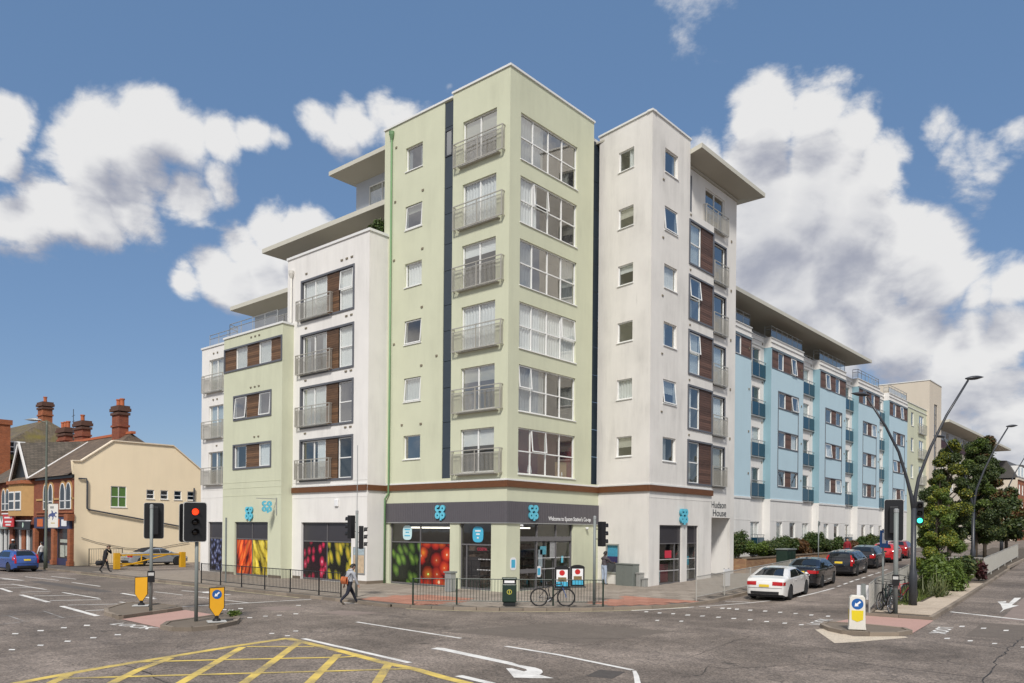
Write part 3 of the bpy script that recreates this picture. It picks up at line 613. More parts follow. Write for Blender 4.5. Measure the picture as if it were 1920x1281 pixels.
# "LOOK" words painted at the crossings
for (cx, cy), rt in (((-17.55, 0.2), (0.12, -0.99, 0)), ((-0.45, -15.15), (0.99, 0.13, 0)), ((-0.1, -18.45), (-0.99, -0.09, 0))):
    upv = Vector((0, 0, 1)).cross(Vector(rt)).normalized()
    lettering('painted_word', 'LOOK', 0.62, m_pw, road, (cx, cy, ROAD + 0.009), Vector(rt).normalized(), upv, 0.0, width=2.1, bold=0.012)
for pp, mm in (([(4.2, -19.6), (16, -18.9), (16, -21.2), (4.9, -22.2)], m_trench2), ([(-12.9, 14), (-12.2, 14), (-12.0, 24), (-12.7, 24)], m_trench)):
    o = MB(); ground_poly(o, pp, ROAD + 0.002); o.build('tarmac_patch', mm, road, fix=False)
mh = MB().box(-0.45, 0.45, -0.3, 0.3, 0, 0.006).build('manhole_cover', mat('iron_cover', (0.07, 0.06, 0.055), 0.6, 0.25, 6), road)
mh.matrix_basis = Matrix.Translation((-13.98, -15.1, ROAD)) @ Matrix.Rotation(R(15), 4, 'Z')

m_tar = mat('tar_seam', (0.035, 0.030, 0.026), 0.7, 0.3, 6)
SEAMS = [([(-0.05, -20.87), (-0.4, -20.88), (-0.73, -20.95), (-1.16, -20.87), (-1.49, -20.95), (-1.77, -20.93), (-2.15, -20.94), (-2.53, -20.98), (-2.89, -20.91), (-3.27, -20.93), (-3.61, -21.03), (-3.96, -20.99), (-4.37, -21.08), (-4.66, -21.05), (-5.04, -21.03), (-5.4, -21.04), (-5.79, -21.08), (-6.15, -21.09), (-6.45, -21.21), (-6.9, -21.23), (-7.17, -21.24), (-7.57, -21.29), (-7.94, -21.32), (-8.32, -21.33), (-8.66, -21.33), (-9.01, -21.36), (-9.39, -21.45)], 0.045), ([(-5.9, -14.52), (-6.01, -14.99), (-6.08, -15.26), (-6.17, -15.67), (-6.31, -16.17), (-6.42, -16.58), (-6.66, -17.02), (-6.76, -17.28), (-7.02, -17.68), (-7.28, -18.15), (-7.57, -18.49)], 0.035), ([(-13.14, -16.46), (-12.83, -16.61), (-12.61, -16.67), (-12.23, -16.55), (-11.85, -16.38), (-11.54, -16.28), (-11.55, -16.54), (-11.51, -16.69), (-11.14, -16.94), (-10.68, -17.27), (-10.31, -17.42), (-9.83, -17.69)], 0.04), ([(-10.09, -10.18), (-10.08, -10.68), (-10.18, -11.1), (-9.87, -11.36), (-9.59, -11.62), (-9.26, -11.9), (-9.04, -12.12), (-8.78, -12.42), (-8.41, -12.64), (-8.18, -12.95), (-7.91, -13.14)], 0.04), ([(-20.45, -6.24), (-20.55, -6.63), (-20.54, -7.1), (-20.59, -7.44), (-20.6, -7.79), (-20.62, -8.08), (-20.78, -8.55), (-20.79, -8.83), (-20.84, -9.13), (-20.82, -9.36)], 0.06), ([(-8.46, -18.57), (-8.59, -19.01), (-8.69, -19.42), (-8.68, -19.92), (-8.62, -20.45), (-8.67, -20.82), (-8.7, -21.3)], 0.045), ([(-2.68, -18.93), (-2.71, -19.45), (-2.87, -19.94), (-3.01, -20.45), (-3.24, -20.87)], 0.04), ([(-13.92, -8.37), (-13.86, -8.57), (-13.87, -8.81), (-13.69, -8.9), (-13.44, -9.06)], 0.04), ([(-10.6, -15.31), (-10.25, -15.3), (-9.77, -15.24), (-9.3, -15.12), (-9.0, -15.13), (-8.54, -15.03), (-8.16, -15.01), (-7.86, -14.96), (-7.4, -14.91), (-7.07, -14.84), (-6.66, -14.83), (-6.19, -14.85), (-5.9, -14.75), (-5.44, -14.79)], 0.03)]
for q, w in SEAMS:
    o = MB(); l, r = strip_poly(q, w)
    for i in range(len(l) - 1):
        k = 0.35 + 0.65 * random.random(); a = Vector(q[i]); b = Vector(q[i + 1])
        ground_poly(o, [a.lerp(Vector(l[i]), k)[:], b.lerp(Vector(l[i + 1]), k)[:], b.lerp(Vector(r[i + 1]), k)[:], a.lerp(Vector(r[i]), k)[:]], ROAD + 0.003)
    o.build('road_crack', m_tar, road, fix=False)
m_patch = mat('older_tarmac', (0.140, 0.115, 0.094), 0.9, 0.25, 2, 0.45, 22, 0.3)
for pp in ([(-11.5, -7.5), (-7.2, -8.5), (-6.4, -12.6), (-10.4, -12.0)], [(-1.0, -19.5), (3.2, -19.2), (3.4, -23.5), (-1.2, -23.5)], [(-13.5, 16.5), (-9.2, 16.5), (-9.2, 21.0), (-13.5, 21.0)]):
    o = MB(); ground_poly(o, pp, ROAD + 0.0015); o.build('tarmac_patch', m_patch, road, fix=False)

# ------------------------------------------------------------------ facade kit
def wall_sheet(name, parent, P, s0, s1, z0, z1, holes, m, reveal=0.2, d=0.0, top=None):
    """a rendered wall with real openings and reveals; holes = (s0, s1, z0, z1)"""
    mb = MB()
    S = sorted({s0, s1, *[h[0] for h in holes], *[h[1] for h in holes]}); Z = sorted({z0, z1, *[h[2] for h in holes], *[h[3] for h in holes]})
    S = [s for s in S if s0 - 1e-6 <= s <= s1 + 1e-6]; Z = [z for z in Z if z0 - 1e-6 <= z <= z1 + 1e-6]
    for a, b in zip(S, S[1:]):
        for c, e in zip(Z, Z[1:]):
            x, y = (a + b) / 2, (c + e) / 2
            if any(h[0] < x < h[1] and h[2] < y < h[3] for h in holes): continue
            mb.quad(P(a, d, c), P(b, d, c), P(b, d, e), P(a, d, e))
    for h in holes:
        a, b, c, e = h[:4]; r = d - reveal
        mb.quad(P(a, d, c), P(a, d, e), P(a, r, e), P(a, r, c)); mb.quad(P(b, d, c), P(b, r, c), P(b, r, e), P(b, d, e))
        mb.quad(P(a, d, e), P(b, d, e), P(b, r, e), P(a, r, e)); mb.quad(P(a, d, c), P(a, r, c), P(b, r, c), P(b, d, c))
    bm = bmesh.new(); me = mb.mesh(name, m, fix=False); bm.from_mesh(me)
    bmesh.ops.remove_doubles(bm, verts=bm.verts[:], dist=1e-4); bm.to_mesh(me); bm.free()
    o = bpy.data.objects.new(name, me); link(o, parent)
    return o
def interior(parent, P, s0, s1, z0, z1, d, depth, m):
    mb = MB(); e = 0.002
    a, b, c, f = s0 - e, s1 + e, z0 - e, z1 + e
    g = d - depth
    mb.quad(P(a, g, c), P(b, g, c), P(b, g, f), P(a, g, f)); mb.quad(P(a, d, c), P(a, d, f), P(a, g, f), P(a, g, c)); mb.quad(P(b, d, c), P(b, g, c), P(b, g, f), P(b, d, f))
    mb.quad(P(a, d, f), P(b, d, f), P(b, g, f), P(a, g, f)); mb.quad(P(a, d, c), P(a, g, c), P(b, g, c), P(b, d, c))
    return mb.build('interior', m, parent, fix=False)
def curtain(parent, P, s0, s1, z0, z1, d, m, folds=None):
    n = max(8, int((s1 - s0) * 22)); ph = random.random() * 6
    fr = 2 * math.pi * max(2, round((s1 - s0) * 5))
    mb = MB().grid(lambda u, v: P(s0 + (s1 - s0) * u, d + 0.03 * math.sin(fr * u + ph) + 0.012 * math.sin(fr * 2.3 * u) * (1 - v), z0 + (z1 - z0) * v), n, 2)
    return mb.build('curtain', m, parent, smooth=True, fix=False)
WIN = random.Random(21)
def window(parent, P, s0, s1, z0, z1, d=-0.14, cols=1, trans=(), opened=(), fw=0.055, dress=None, room=None, gl=None, sill=True, fm=None, colpos=None, name='window'):
    """upvc window set in an opening: frame (the part) with panes, dressing and the room behind as sub-parts; opened = set of (col, row) lights tilted out"""
    fm = fm or m_upvc
    cs = [s0] + (list(colpos) if colpos else [s0 + (s1 - s0) * i / cols for i in range(1, cols)]) + [s1]
    zs = [z0, *trans, z1]
    mb = MB()
    mb.box(s0, s0 + fw, d - 0.05, d + 0.03, z0, z1, P); mb.box(s1 - fw, s1, d - 0.05, d + 0.03, z0, z1, P)
    mb.box(s0 + fw, s1 - fw, d - 0.05, d + 0.03, z0, z0 + fw, P); mb.box(s0 + fw, s1 - fw, d - 0.05, d + 0.03, z1 - fw, z1, P)
    for c in cs[1:-1]: mb.box(c - fw * 0.55, c + fw * 0.55, d - 0.048, d + 0.027, z0 + fw, z1 - fw, P)
    for z in trans:
        for a, b in zip(cs, cs[1:]): mb.box(a + fw * 0.56, b - fw * 0.56, d - 0.046, d + 0.024, z - fw * 0.5, z + fw * 0.5, P)
    if sill:
        mb.box(s0 - 0.04, s1 + 0.04, d - 0.03, 0.05, z0 - 0.045, z0 - 0.003, P)
    w = mb.build(name, fm, parent)
    gl0 = gl or WIN.choice([m_glass, m_glass, m_glass2, m_glass3])
    for i in range(len(cs) - 1):
        for j in range(len(zs) - 1):
            a, b, c, e = cs[i] + fw * 0.55, cs[i + 1] - fw * 0.55, zs[j] + fw * 0.5, zs[j + 1] - fw * 0.5
            if (i, j) in opened:
                h = e - c; tilt = WIN.uniform(0.06, 0.11)
                Q = lambda s, dd, z, e=e, tilt=tilt: P(s, d + 0.035 + dd + (e - z) * tilt, z)
                f2 = MB(); t = 0.05
                f2.box(a, a + t, 0, 0.04, c, e, Q); f2.box(b - t, b, 0, 0.04, c, e, Q); f2.box(a + t, b - t, 0, 0.04, c, c + t, Q); f2.box(a + t, b - t, 0, 0.04, e - t, e, Q)
                f2.build('casement', fm, w)
                MB().box(a + t, b - t, 0.015, 0.02, c + t, e - t, Q).build('pane', gl0, w)
            else:
                MB().box(a, b, d - 0.016, d - 0.010, c, e, P).build('pane', gl0, w)
    if room is None: room = WIN.choice([m_room, m_room, m_room2])
    if room: interior(w, P, s0, s1, z0, z1, d - 0.052, 1.1, room)
    if dress is None: dress = WIN.choice(['', 'net', 'net', 'half', 'blind', 'pair', ''])
    W = s1 - s0; H = z1 - z0; dd = d - 0.085
    if dress == 'net': curtain(w, P, s0 + 0.03, s1 - 0.03, z0 + 0.02, z1 - 0.03, dd, m_curt)
    elif dress == 'half': curtain(w, P, s0 + 0.03, s0 + W * WIN.uniform(0.3, 0.55), z0 + 0.02, z1 - 0.03, dd, WIN.choice([m_curt, m_curt2]))
    elif dress == 'pair':
        curtain(w, P, s0 + 0.03, s0 + W * 0.24, z0 + 0.02, z1 - 0.03, dd, m_curt2); curtain(w, P, s1 - W * 0.24, s1 - 0.03, z0 + 0.02, z1 - 0.03, dd, m_curt2)
    elif dress == 'blind': MB().box(s0 + 0.04, s1 - 0.04, dd, dd + 0.01, z0 + H * WIN.uniform(0.3, 0.75), z1 - 0.02, P).build('blind', WIN.choice([m_blind, m_curt]), w)
    return w
def slats(parent, P, s0, s1, z0, z1, d, m, pitch=0.125):
    mb = MB(); z = z0
    while z < z1 - 0.02:
        e = min(z + pitch - 0.014, z1); q = random.uniform(-0.004, 0.004)
        mb.box(s0, s1, d - 0.03, d + q, z, e, P); z += pitch
    mb2 = MB().quad(P(s0, d - 0.032, z0), P(s1, d - 0.032, z0), P(s1, d - 0.032, z1), P(s0, d - 0.032, z1))
    o = tag(mb.build('timber_cladding', m, parent), kind='stuff')
    mb2.build('cladding_backing', m_black, o, fix=False)
    return o
def surround(parent, P, s0, s1, z0, z1, w=0.11, d=0.05, m=None):
    mb = MB()
    mb.box(s0, s0 + w, -0.2, d, z0, z1, P); mb.box(s1 - w, s1, -0.2, d, z0, z1, P)
    mb.box(s0 + w, s1 - w, -0.2, d, z0, z0 + w, P); mb.box(s0 + w, s1 - w, -0.2, d, z1 - w, z1, P)
    return mb.build('window_surround', m or m_surround, parent)
def balcony(parent, P, s0, s1, z0, z1, d0=0.02, d1=0.24, bars=0.085, m=None, mid=True):
    m = m or m_rail
    mb = MB(); t = 0.045
    for s in (s0, s1 - t): mb.box(s, s + t, d1 - t, d1, z0, z1, P)
    if mid: c = (s0 + s1) / 2; mb.box(c - t / 2, c + t / 2, d1 - t, d1 - 0.002, z0 + t, z1 - t, P)
    mb.box(s0 + t, s1 - t, d1 - t, d1, z1 - t, z1, P); mb.box(s0 + t, s1 - t, d1 - t, d1, z0, z0 + t, P)
    mb.box(s0 + t, s1 - t, d1 - t + 0.01, d1 - 0.01, z1 - 0.22, z1 - 0.19, P)
    for s in (s0, s1 - t):
        for z in (z0, z1 - t): mb.box(s + 0.002, s + t - 0.002, d0, d1 - t, z + 0.002, z + t - 0.002, P)
    o = mb.build('balcony', m, parent)
    b = MB(); s = s0 + t + bars / 2
    while s < s1 - t:
        b.box(s - 0.009, s + 0.009, d1 - 0.032, d1 - 0.014, z0 + t, z1 - 0.22, P); s += bars
    for ss in (s0 + t / 2, s1 - t / 2):
        q = d0 + 0.04
        while q < d1 - t:
            b.box(ss - 0.008, ss + 0.008, q, q + 0.016, z0 + t, z1 - t, P); q += 0.06
    tag(b.build('balusters', m, o), kind='stuff')
    MB().box(s0 + 0.3, s1 - 0.3, -0.02, d1 - 0.06, z0 - 0.05, z0 - 0.01, P).build('balcony_sill', m_rail, o)
    return o
def vent(parent, P, s, z, w=0.16, h=0.10):
    MB().box(s - w / 2, s + w / 2, 0.0, 0.035, z - h / 2, z + h / 2, P).build('vent_cover', m_vent, parent)
def downpipe(parent, pts, r, m, hopper=True):
    mb = MB().tube(pts, r, 10)
    o = mb.build('downpipe', m, parent, smooth=True)
    if hopper:
        x, y, z = pts[0]
        MB().lathe([(r * 1.1, z - 0.25), (r * 2.6, z + 0.02), (r * 2.8, z + 0.2), (r * 2.4, z + 0.2)], 10, lambda a, b, c: (x + a, y + b, c)).build('hopper', m, o)
    return o
def coping(parent, pts, z, w=0.34, h=0.10, over=0.06):
    mb = MB()
    for i, (a, b) in enumerate(zip(pts, pts[1:])):
        a = Vector(a); b = Vector(b); t = (b - a).normalized(); n = Vector((t.y, -t.x))
        e = over - 0.006
        q = [a - t * e + n * over, b + t * e + n * over, b + t * e - n * (w - over), a - t * e - n * (w - over)]
        mb.prism([p[:] for p in q], z + 0.004 * i, z + h + 0.004 * i)
    return mb.build('coping', m_coping, parent)
def band(parent, P, s0, s1, z0, z1, d, m, name='string_course', dd=0.0):
    return MB().box(s0, s1, -0.02 + dd, d, z0, z1, P).build(name, m, parent)

def logo(parent, P, rd, sc, zc, size, m_face, m_side, depth=0.07, d0=0.01):
    """the four-letter clover sign: ring letters c, o over o, p"""
    mb = MB(); r = size * 0.155; q = size * 0.085; n = 24
    cell = size * 0.235
    def ring(cx, cz, a0, a1, k=n):
        a = [R(a0 + (a1 - a0) * i / k) for i in range(k + 1)]
        for x, y in zip(a, a[1:]):
            pts = []
            for rr, an in ((r - q, x), (r + q * 0.9, x), (r + q * 0.9, y), (r - q, y)): pts.append((cx + rr * math.cos(an), cz + rr * math.sin(an)))
            vs = []
            for dep in (d0, d0 + depth):
                for px, pz in pts: vs.append(P(sc + rd * px, dep, zc + pz))
            mb.cur = 1; mb.add(vs, [(0, 1, 5, 4), (1, 2, 6, 5), (2, 3, 7, 6), (3, 0, 4, 7)]); mb.cur = 0; mb.add(vs, [(4, 5, 6, 7)])
    ring(-cell, cell, 42, 318); ring(cell, cell, 0, 360); ring(-cell, -cell * 0.95, 0, 360); ring(cell, -cell * 0.95, 0, 360)
    mb.cur = 0
    mb.box(*sorted((sc + rd * (cell - r - q * 0.9), sc + rd * (cell - r + q * 0.8))), d0, d0 + depth - 0.004, zc - cell * 0.95 - r * 2.1, zc - cell * 0.95, P)
    mb.box(*sorted((sc - rd * size * 0.08, sc + rd * size * 0.08)), d0, d0 + depth - 0.006, zc + cell * 0.35, zc + cell * 1.1 - r * 0.4, P)
    return mb.build('shop_logo', [m_face, m_side], parent, fix=False)
m_cyan = mat('sign_cyan', (0.13, 0.53, 0.68), 0.35, 0.04)
m_cyan2 = mat('sign_cyan_edge', (0.06, 0.32, 0.42), 0.4, 0.04)
m_signwhite = mat('sign_white', (0.78, 0.78, 0.78), 0.4, 0.03)
m_letter = mat('lettering_dark', (0.05, 0.055, 0.06), 0.4, 0.05)
# printed window graphics: flat vinyl prints of fruit and vegetables
def fruit_mat(name, axis, scale, ramp, bg=None, rot=0.0, rand=1.0, stretch=(1, 1), warp=0.0, alt=None):
    k = NT(name); g = k.add('ShaderNodeNewGeometry'); sp = k.add('ShaderNodeSeparateXYZ'); k.l.new(g.outputs['Position'], sp.inputs[0])
    cb = k.add('ShaderNodeCombineXYZ'); k.l.new(sp.outputs[axis], cb.inputs[0]); k.l.new(sp.outputs['Z'], cb.inputs[1])
    vec = cb.outputs[0]
    if warp:
        ns = k.add('ShaderNodeTexNoise'); ns.inputs['Scale'].default_value = 1.3; k.l.new(vec, ns.inputs['Vector'])
        ad = k.add('ShaderNodeVectorMath', operation='MULTIPLY_ADD'); k.l.new(ns.outputs['Color'], ad.inputs[0]); ad.inputs[1].default_value = (warp, warp, 0); k.l.new(vec, ad.inputs[2]); vec = ad.outputs[0]
    mp = k.add('ShaderNodeMapping'); mp.inputs['Rotation'].default_value = (0, 0, rot); k.l.new(vec, mp.inputs['Vector'])
    mp2 = k.add('ShaderNodeMapping'); mp2.inputs['Scale'].default_value = (stretch[0], stretch[1], 1); k.l.new(mp.outputs[0], mp2.inputs['Vector'])
    v = k.add('ShaderNodeTexVoronoi', voronoi_dimensions='2D', feature='F1'); v.inputs['Scale'].default_value = scale; v.inputs['Randomness'].default_value = rand; k.l.new(mp2.outputs[0], v.inputs['Vector'])
    hs = k.add('ShaderNodeSeparateColor'); k.l.new(v.outputs['Color'], hs.inputs[0])
    f = k.math('ADD', v.outputs['Distance'], k.math('MULTIPLY_ADD', hs.outputs[0], 0.18, -0.09))
    f = k.math('ADD', f, k.math('MULTIPLY_ADD', k.noise(mp.outputs[0], 9, 3), 0.16, -0.08))
    c = k.ramp(f, ramp)
    c = k.mix(1.0, c, k.math('MULTIPLY_ADD', hs.outputs[1], 0.7, 0.55), 'MULTIPLY')
    if alt: c = k.mix(k.math('MULTIPLY_ADD', hs.outputs[2], 3.0, -1.6, clamp=True), c, k.mix(1.0, c, alt, 'MULTIPLY'))
    if bg is not None: c = k.mix(k.math('GREATER_THAN', hs.outputs[2], bg[0]), c, bg[1])
    k.base(c); k.p.inputs['Roughness'].default_value = 0.25
    return k.m
F_apple = fruit_mat('print_apples', 'Y', 1.45, [(0.0, (0.85, 0.62, 0.4)), (0.05, (0.62, 0.09, 0.02)), (0.3, (0.48, 0.03, 0.012)), (0.5, (0.26, 0.008, 0.006)), (0.62, (0.04, 0.003, 0.003))], rand=0.85, warp=0.15, alt=(1.0, 2.6, 1.0))
F_leaf = fruit_mat('print_basil', 'Y', 1.5, [(0.0, (0.26, 0.38, 0.07)), (0.04, (0.10, 0.20, 0.03)), (0.06, (0.16, 0.27, 0.04)), (0.35, (0.05, 0.11, 0.015)), (0.55, (0.008, 0.012, 0.005))], bg=(0.8, (0.012, 0.016, 0.008)), rot=0.5, stretch=(1.5, 0.9), warp=0.3)
F_cherry = fruit_mat('print_cherries', 'Y', 1.6, [(0.0, (0.85, 0.30, 0.40)), (0.08, (0.62, 0.03, 0.10)), (0.30, (0.26, 0.008, 0.03)), (0.42, (0.014, 0.003, 0.007))], rand=0.8, stretch=(1.25, 0.85))
F_mango = fruit_mat('print_mangoes', 'Y', 1.25, [(0.0, (0.75, 0.50, 0.05)), (0.25, (0.45, 0.36, 0.03)), (0.42, (0.16, 0.16, 0.016)), (0.52, (0.010, 0.010, 0.006))], rand=0.9, rot=0.3, stretch=(1.7, 0.75))
F_carrot = fruit_mat('print_carrots', 'Y', 1.3, [(0.0, (0.95, 0.28, 0.05)), (0.3, (0.85, 0.12, 0.02)), (0.58, (0.55, 0.045, 0.01)), (0.74, (0.09, 0.008, 0.005))], rand=1.0, rot=-0.35, stretch=(2.6, 0.6), warp=0.3)
F_banana = fruit_mat('print_bananas', 'Y', 1.15, [(0.0, (0.85, 0.70, 0.12)), (0.3, (0.72, 0.55, 0.05)), (0.55, (0.38, 0.28, 0.02)), (0.72, (0.03, 0.026, 0.008))], rand=1.0, rot=0.45, stretch=(2.3, 0.55), warp=0.9)
F_berry = fruit_mat('print_blueberries', 'Y', 3.0, [(0.0, (0.35, 0.38, 0.55)), (0.2, (0.10, 0.12, 0.24)), (0.45, (0.02, 0.022, 0.06)), (0.6, (0.005, 0.005, 0.012))], rand=0.8, stretch=(1.15, 0.85))
m_shopframe = mat('shopfront_frame_grey', (0.13, 0.125, 0.13), 0.4, 0.06)
m_vinyl = mat('dark_vinyl', (0.045, 0.042, 0.048), 0.2, 0.06)
m_glow = emit('shop_strip_light', (1.0, 0.90, 0.74), 3.0)
def shop_print_window(parent, P, s0, s1, z0, zt, z1, d, prints, upper=None, name='shop_window'):
    """shopfront light with printed vinyl panels below the transom and dark or clear panels above"""
    n = len(prints); w = MB(); t = 0.05
    w.box(s0, s0 + t, d - 0.05, d + 0.04, z0, z1, P); w.box(s1 - t, s1, d - 0.05, d + 0.04, z0, z1, P)
    w.box(s0 + t, s1 - t, d - 0.05, d + 0.04, z1 - t, z1, P); w.box(s0 + t, s1 - t, d - 0.05, d + 0.04, z0, z0 + 0.09, P); w.box(s0 + t, s1 - t, d - 0.05, d + 0.04, zt - 0.03, zt + 0.03, P)
    cs = [s0 + (s1 - s0) * i / n for i in range(n + 1)]
    for c in cs[1:-1]: w.box(c - 0.025, c + 0.025, d - 0.048, d + 0.036, z0 + 0.09, z1 - t, P)
    o = w.build(name, m_shopframe, parent)
    for i, pm in enumerate(prints):
        a, b = cs[i] + 0.026, cs[i + 1] - 0.026
        MB().box(a, b, d - 0.01, d + 0.004, z0 + 0.09, zt - 0.03, P).build('printed_panel', pm, o)
        if upper is None: MB().box(a, b, d - 0.01, d + 0.002, zt + 0.03, z1 - t, P).build('vinyl_panel', m_vinyl, o)
        else: MB().box(a, b, d - 0.006, d + 0.0, zt + 0.03, z1 - t, P).build('pane', m_shopglass, o)
    return o
def canopy_roof(parent, corners_in, corners_out, z_in, z_out, thick=0.28):
    """tilted overhanging roof slab: inner edge (at the wall) and outer edge polylines"""
    mb = MB(); n = len(corners_in)
    for i in range(n - 1):
        a, b, c, e = corners_in[i], corners_in[i + 1], corners_out[i + 1], corners_out[i]
        vs = [(*a, z_in), (*b, z_in), (*c, z_out), (*e, z_out)]
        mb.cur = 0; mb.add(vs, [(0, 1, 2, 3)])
        up = [(p[0], p[1], p[2] + thick) for p in vs]
        mb.cur = 1; mb.add(up, [(0, 1, 2, 3)]); mb.add([vs[3], vs[2], up[2], up[3]], [(0, 1, 2, 3)])
        if i == 0: mb.add([vs[0], vs[3], up[3], up[0]], [(0, 1, 2, 3)])
        if i == n - 2: mb.add([vs[1], vs[2], up[2], up[1]], [(0, 1, 2, 3)])
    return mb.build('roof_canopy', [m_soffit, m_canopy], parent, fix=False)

# ------------------------------------------------------------------ corner apartment building with the shop
AB = empty('apartment_building', (0, 0, 0), label='seven storey pale green and white corner apartment block above a food shop', cat='building')
T0, FL = 7.97, 3.075
tops = [T0 + FL * i for i in range(6)]
tops[5] = 23.42
# --- tower, left face (X = 0)
P = FX(0.0)
holes = [(6.1, 7.42, t - 1.27, t) for t in tops] + [(0.86, 3.14, t - 2.15, t) for t in tops]
gf = [(3.82, 8.5, 0.0, 3.33), (0.99, 3.15, 0.0, 3.33)]
strip_h = [(3.84, 4.46, 5.58, 24.85)]
wall_sheet('tower_left_wall', AB, P, 0.0, 9.16, 0.0, 24.9, holes + gf + strip_h, m_green, 0.16)
wall_sheet('tower_left_parapet', AB, P, 0.0, 3.84, 24.9, 25.1, [], m_green)
for i, t in enumerate(tops):
    window(AB, P, 6.1, 7.42, t - 1.27, t, -0.13, opened={(0, 0)} if i in (1, 2, 4) else (), dress=['', 'net', '', 'net', 'blind', 'pair'][i], gl=[m_glass2, m_glass2, m_glass, m_glass, m_glass2, m_glass2][i])
    window(AB, P, 0.86, 3.14, t - 2.15, t, -0.13, 2, dress=['blind', 'blind', 'net', 'blind', 'net', 'blind'][i], gl=[m_glass3, m_glass2, m_glass, m_glass, m_glass, m_glass2][i], name='balcony_door')
    balcony(AB, P, 0.28, 3.62, t - 2.25, t - 1.05)
    if i < 5: vent(AB, P, 6.05, t + 0.55)
    vent(AB, P, [7.55, 4.9, 8.25, 8.3, 8.25, 8.2][i], t + [0.6, 0.9, -1.1, 0.4, 0.5, 0.3][i], 0.14)
# dark slate panel strip
z = 5.58
for i, h in enumerate([1.55, 1.32, 1.76, 1.36] * 4):
    if z >= 24.8: break
    e = min(z + h, 24.83)
    MB().box(3.85, 4.45, -0.10, -0.03 + random.uniform(-0.004, 0.004), z + 0.012, e - 0.012, P).build('cladding_panel', m_darkg, AB)
    z = e
window(AB, P, 3.9, 4.42, 22.05, 23.4, -0.02, sill=False, fm=m_dark, gl=m_glass2, room=None, dress='', name='slot_window')
# --- tower, right face (Y = 0)
P = FY(0.0)
rt = [T0 - 0.01 + 3.05 * i for i in range(6)]
holes = [(0.8, 5.43, t - 2.25, t) for t in rt]
gfr = [(1.0, 5.35, 0.0, 3.33)]
wall_sheet('tower_right_wall', AB, P, 0.0, 6.93, 0.0, 24.9, holes + gfr, m_green, 0.16)
wall_sheet('tower_right_parapet', AB, P, 0.0, 6.93, 24.9, 25.1, [], m_green)
wall_sheet('shop_return_wall', AB, P, 6.93, 7.68, 0.0, 5.5, [], m_green)
opn = [{(1, 1)}, {(0, 1)}, {(3, 1)}, (), {(1, 1)}, ()]
drs = ['', 'half', 'net', 'pair', 'half', 'half']
for i, t in enumerate(rt):
    w = window(AB, P, 0.8, 5.43, t - 2.25, t, -0.12, 4, (t - 1.13,), opn[i], dress=drs[i], gl=[m_glass3, m_glass, m_glass, m_glass2, m_glass, m_glass2][i], colpos=(1.83, 3.06, 4.2), room=[m_roomr, m_room2, m_room2, m_room2, m_room, m_room][i])
    if i == 0:
        for s in (1.05, 2.05, 4.6): MB().lathe([(0.09, 0), (0.13, 0.12), (0.08, 0.42), (0.05, 0.5), (0.02, 0.62)], 10, lambda a, b, c, s=s: P(s + 0.1 + a, -0.4 + b, t - 2.2 + c)).build('ornament', m_curt, w)
        MB().box(4.5, 5.1, -0.6, -0.3, t - 2.2, t - 1.4, P).build('cardboard_box', mat('cardboard', (0.42, 0.28, 0.15), 0.9), w)
# recess beside the tower, slate panels
P2 = frame(6.93, 0.32, 1, 0, 0, -1)
z = 5.5; i = 0
while z < 24.3:
    h = [1.55, 1.5, 1.52, 1.5][i % 4]; e = min(z + h, 24.4); i += 1
    MB().box(0.0, 1.0, -0.05, random.uniform(-0.004, 0.004), z + 0.012, e - 0.012, P2).build('cladding_panel', m_darkg, AB); z = e
MB().quad((6.93, 0, 5.5), (6.93, 0.4, 5.5), (6.93, 0.4, 25.1), (6.93, 0, 25.1)).build('recess_return', m_green, AB, fix=False)
MB().box(6.9, 8.0, 0.3, 0.6, 24.4, 24.55).build('recess_coping', m_coping, AB)
# tower roof and back
MB().box(0.05, 6.9, 0.05, 9.1, 24.75, 24.85).build('tower_roof', m_soffit, AB)
MB().quad((0, 9.16, 0), (6.93, 9.16, 0), (6.93, 9.16, 24.9), (0, 9.16, 24.9)).build('tower_back_wall', m_green, AB, fix=False)
MB().quad((6.93, 0.4, 0), (6.93, 9.16, 0), (6.93, 9.16, 24.9), (6.93, 0.4, 24.9)).build('tower_end_wall', m_green, AB, fix=False)
coping(AB, [(0, 3.86), (0, 0), (6.93, 0)], 25.1); coping(AB, [(0, 9.16), (0, 3.9)], 24.9)
downpipe(AB, [(-0.09, 8.5, 24.45), (-0.09, 8.5, 4.9), (-0.12, 8.62, 4.75), (-0.15, 8.72, 4.6), (-0.15, 8.72, 0.0)], 0.055, m_pipe)
# string courses and the timber band around the corner
for P, s0, s1 in ((FX(0), 0.014, 8.75), (FX(-1.3), 8.83, 15.78), (FY(0), -0.088, 7.6)):
    MB().box(s0, s1, -0.01, 0.09, 5.04, 5.34, P).build('timber_band', m_band, AB)
    MB().box(s0 + (0.045 if s0 < 0 else 0.0), s1, -0.01, 0.045, 5.36, 5.44, P).build('string_course', m_coping, AB)
MB().box(8.72, 8.81, -1.39 + 1.3 - 0.0, 1.30, 5.04, 5.34, lambda s, d, z: (-d, s, z)).build('timber_band', m_band, AB)
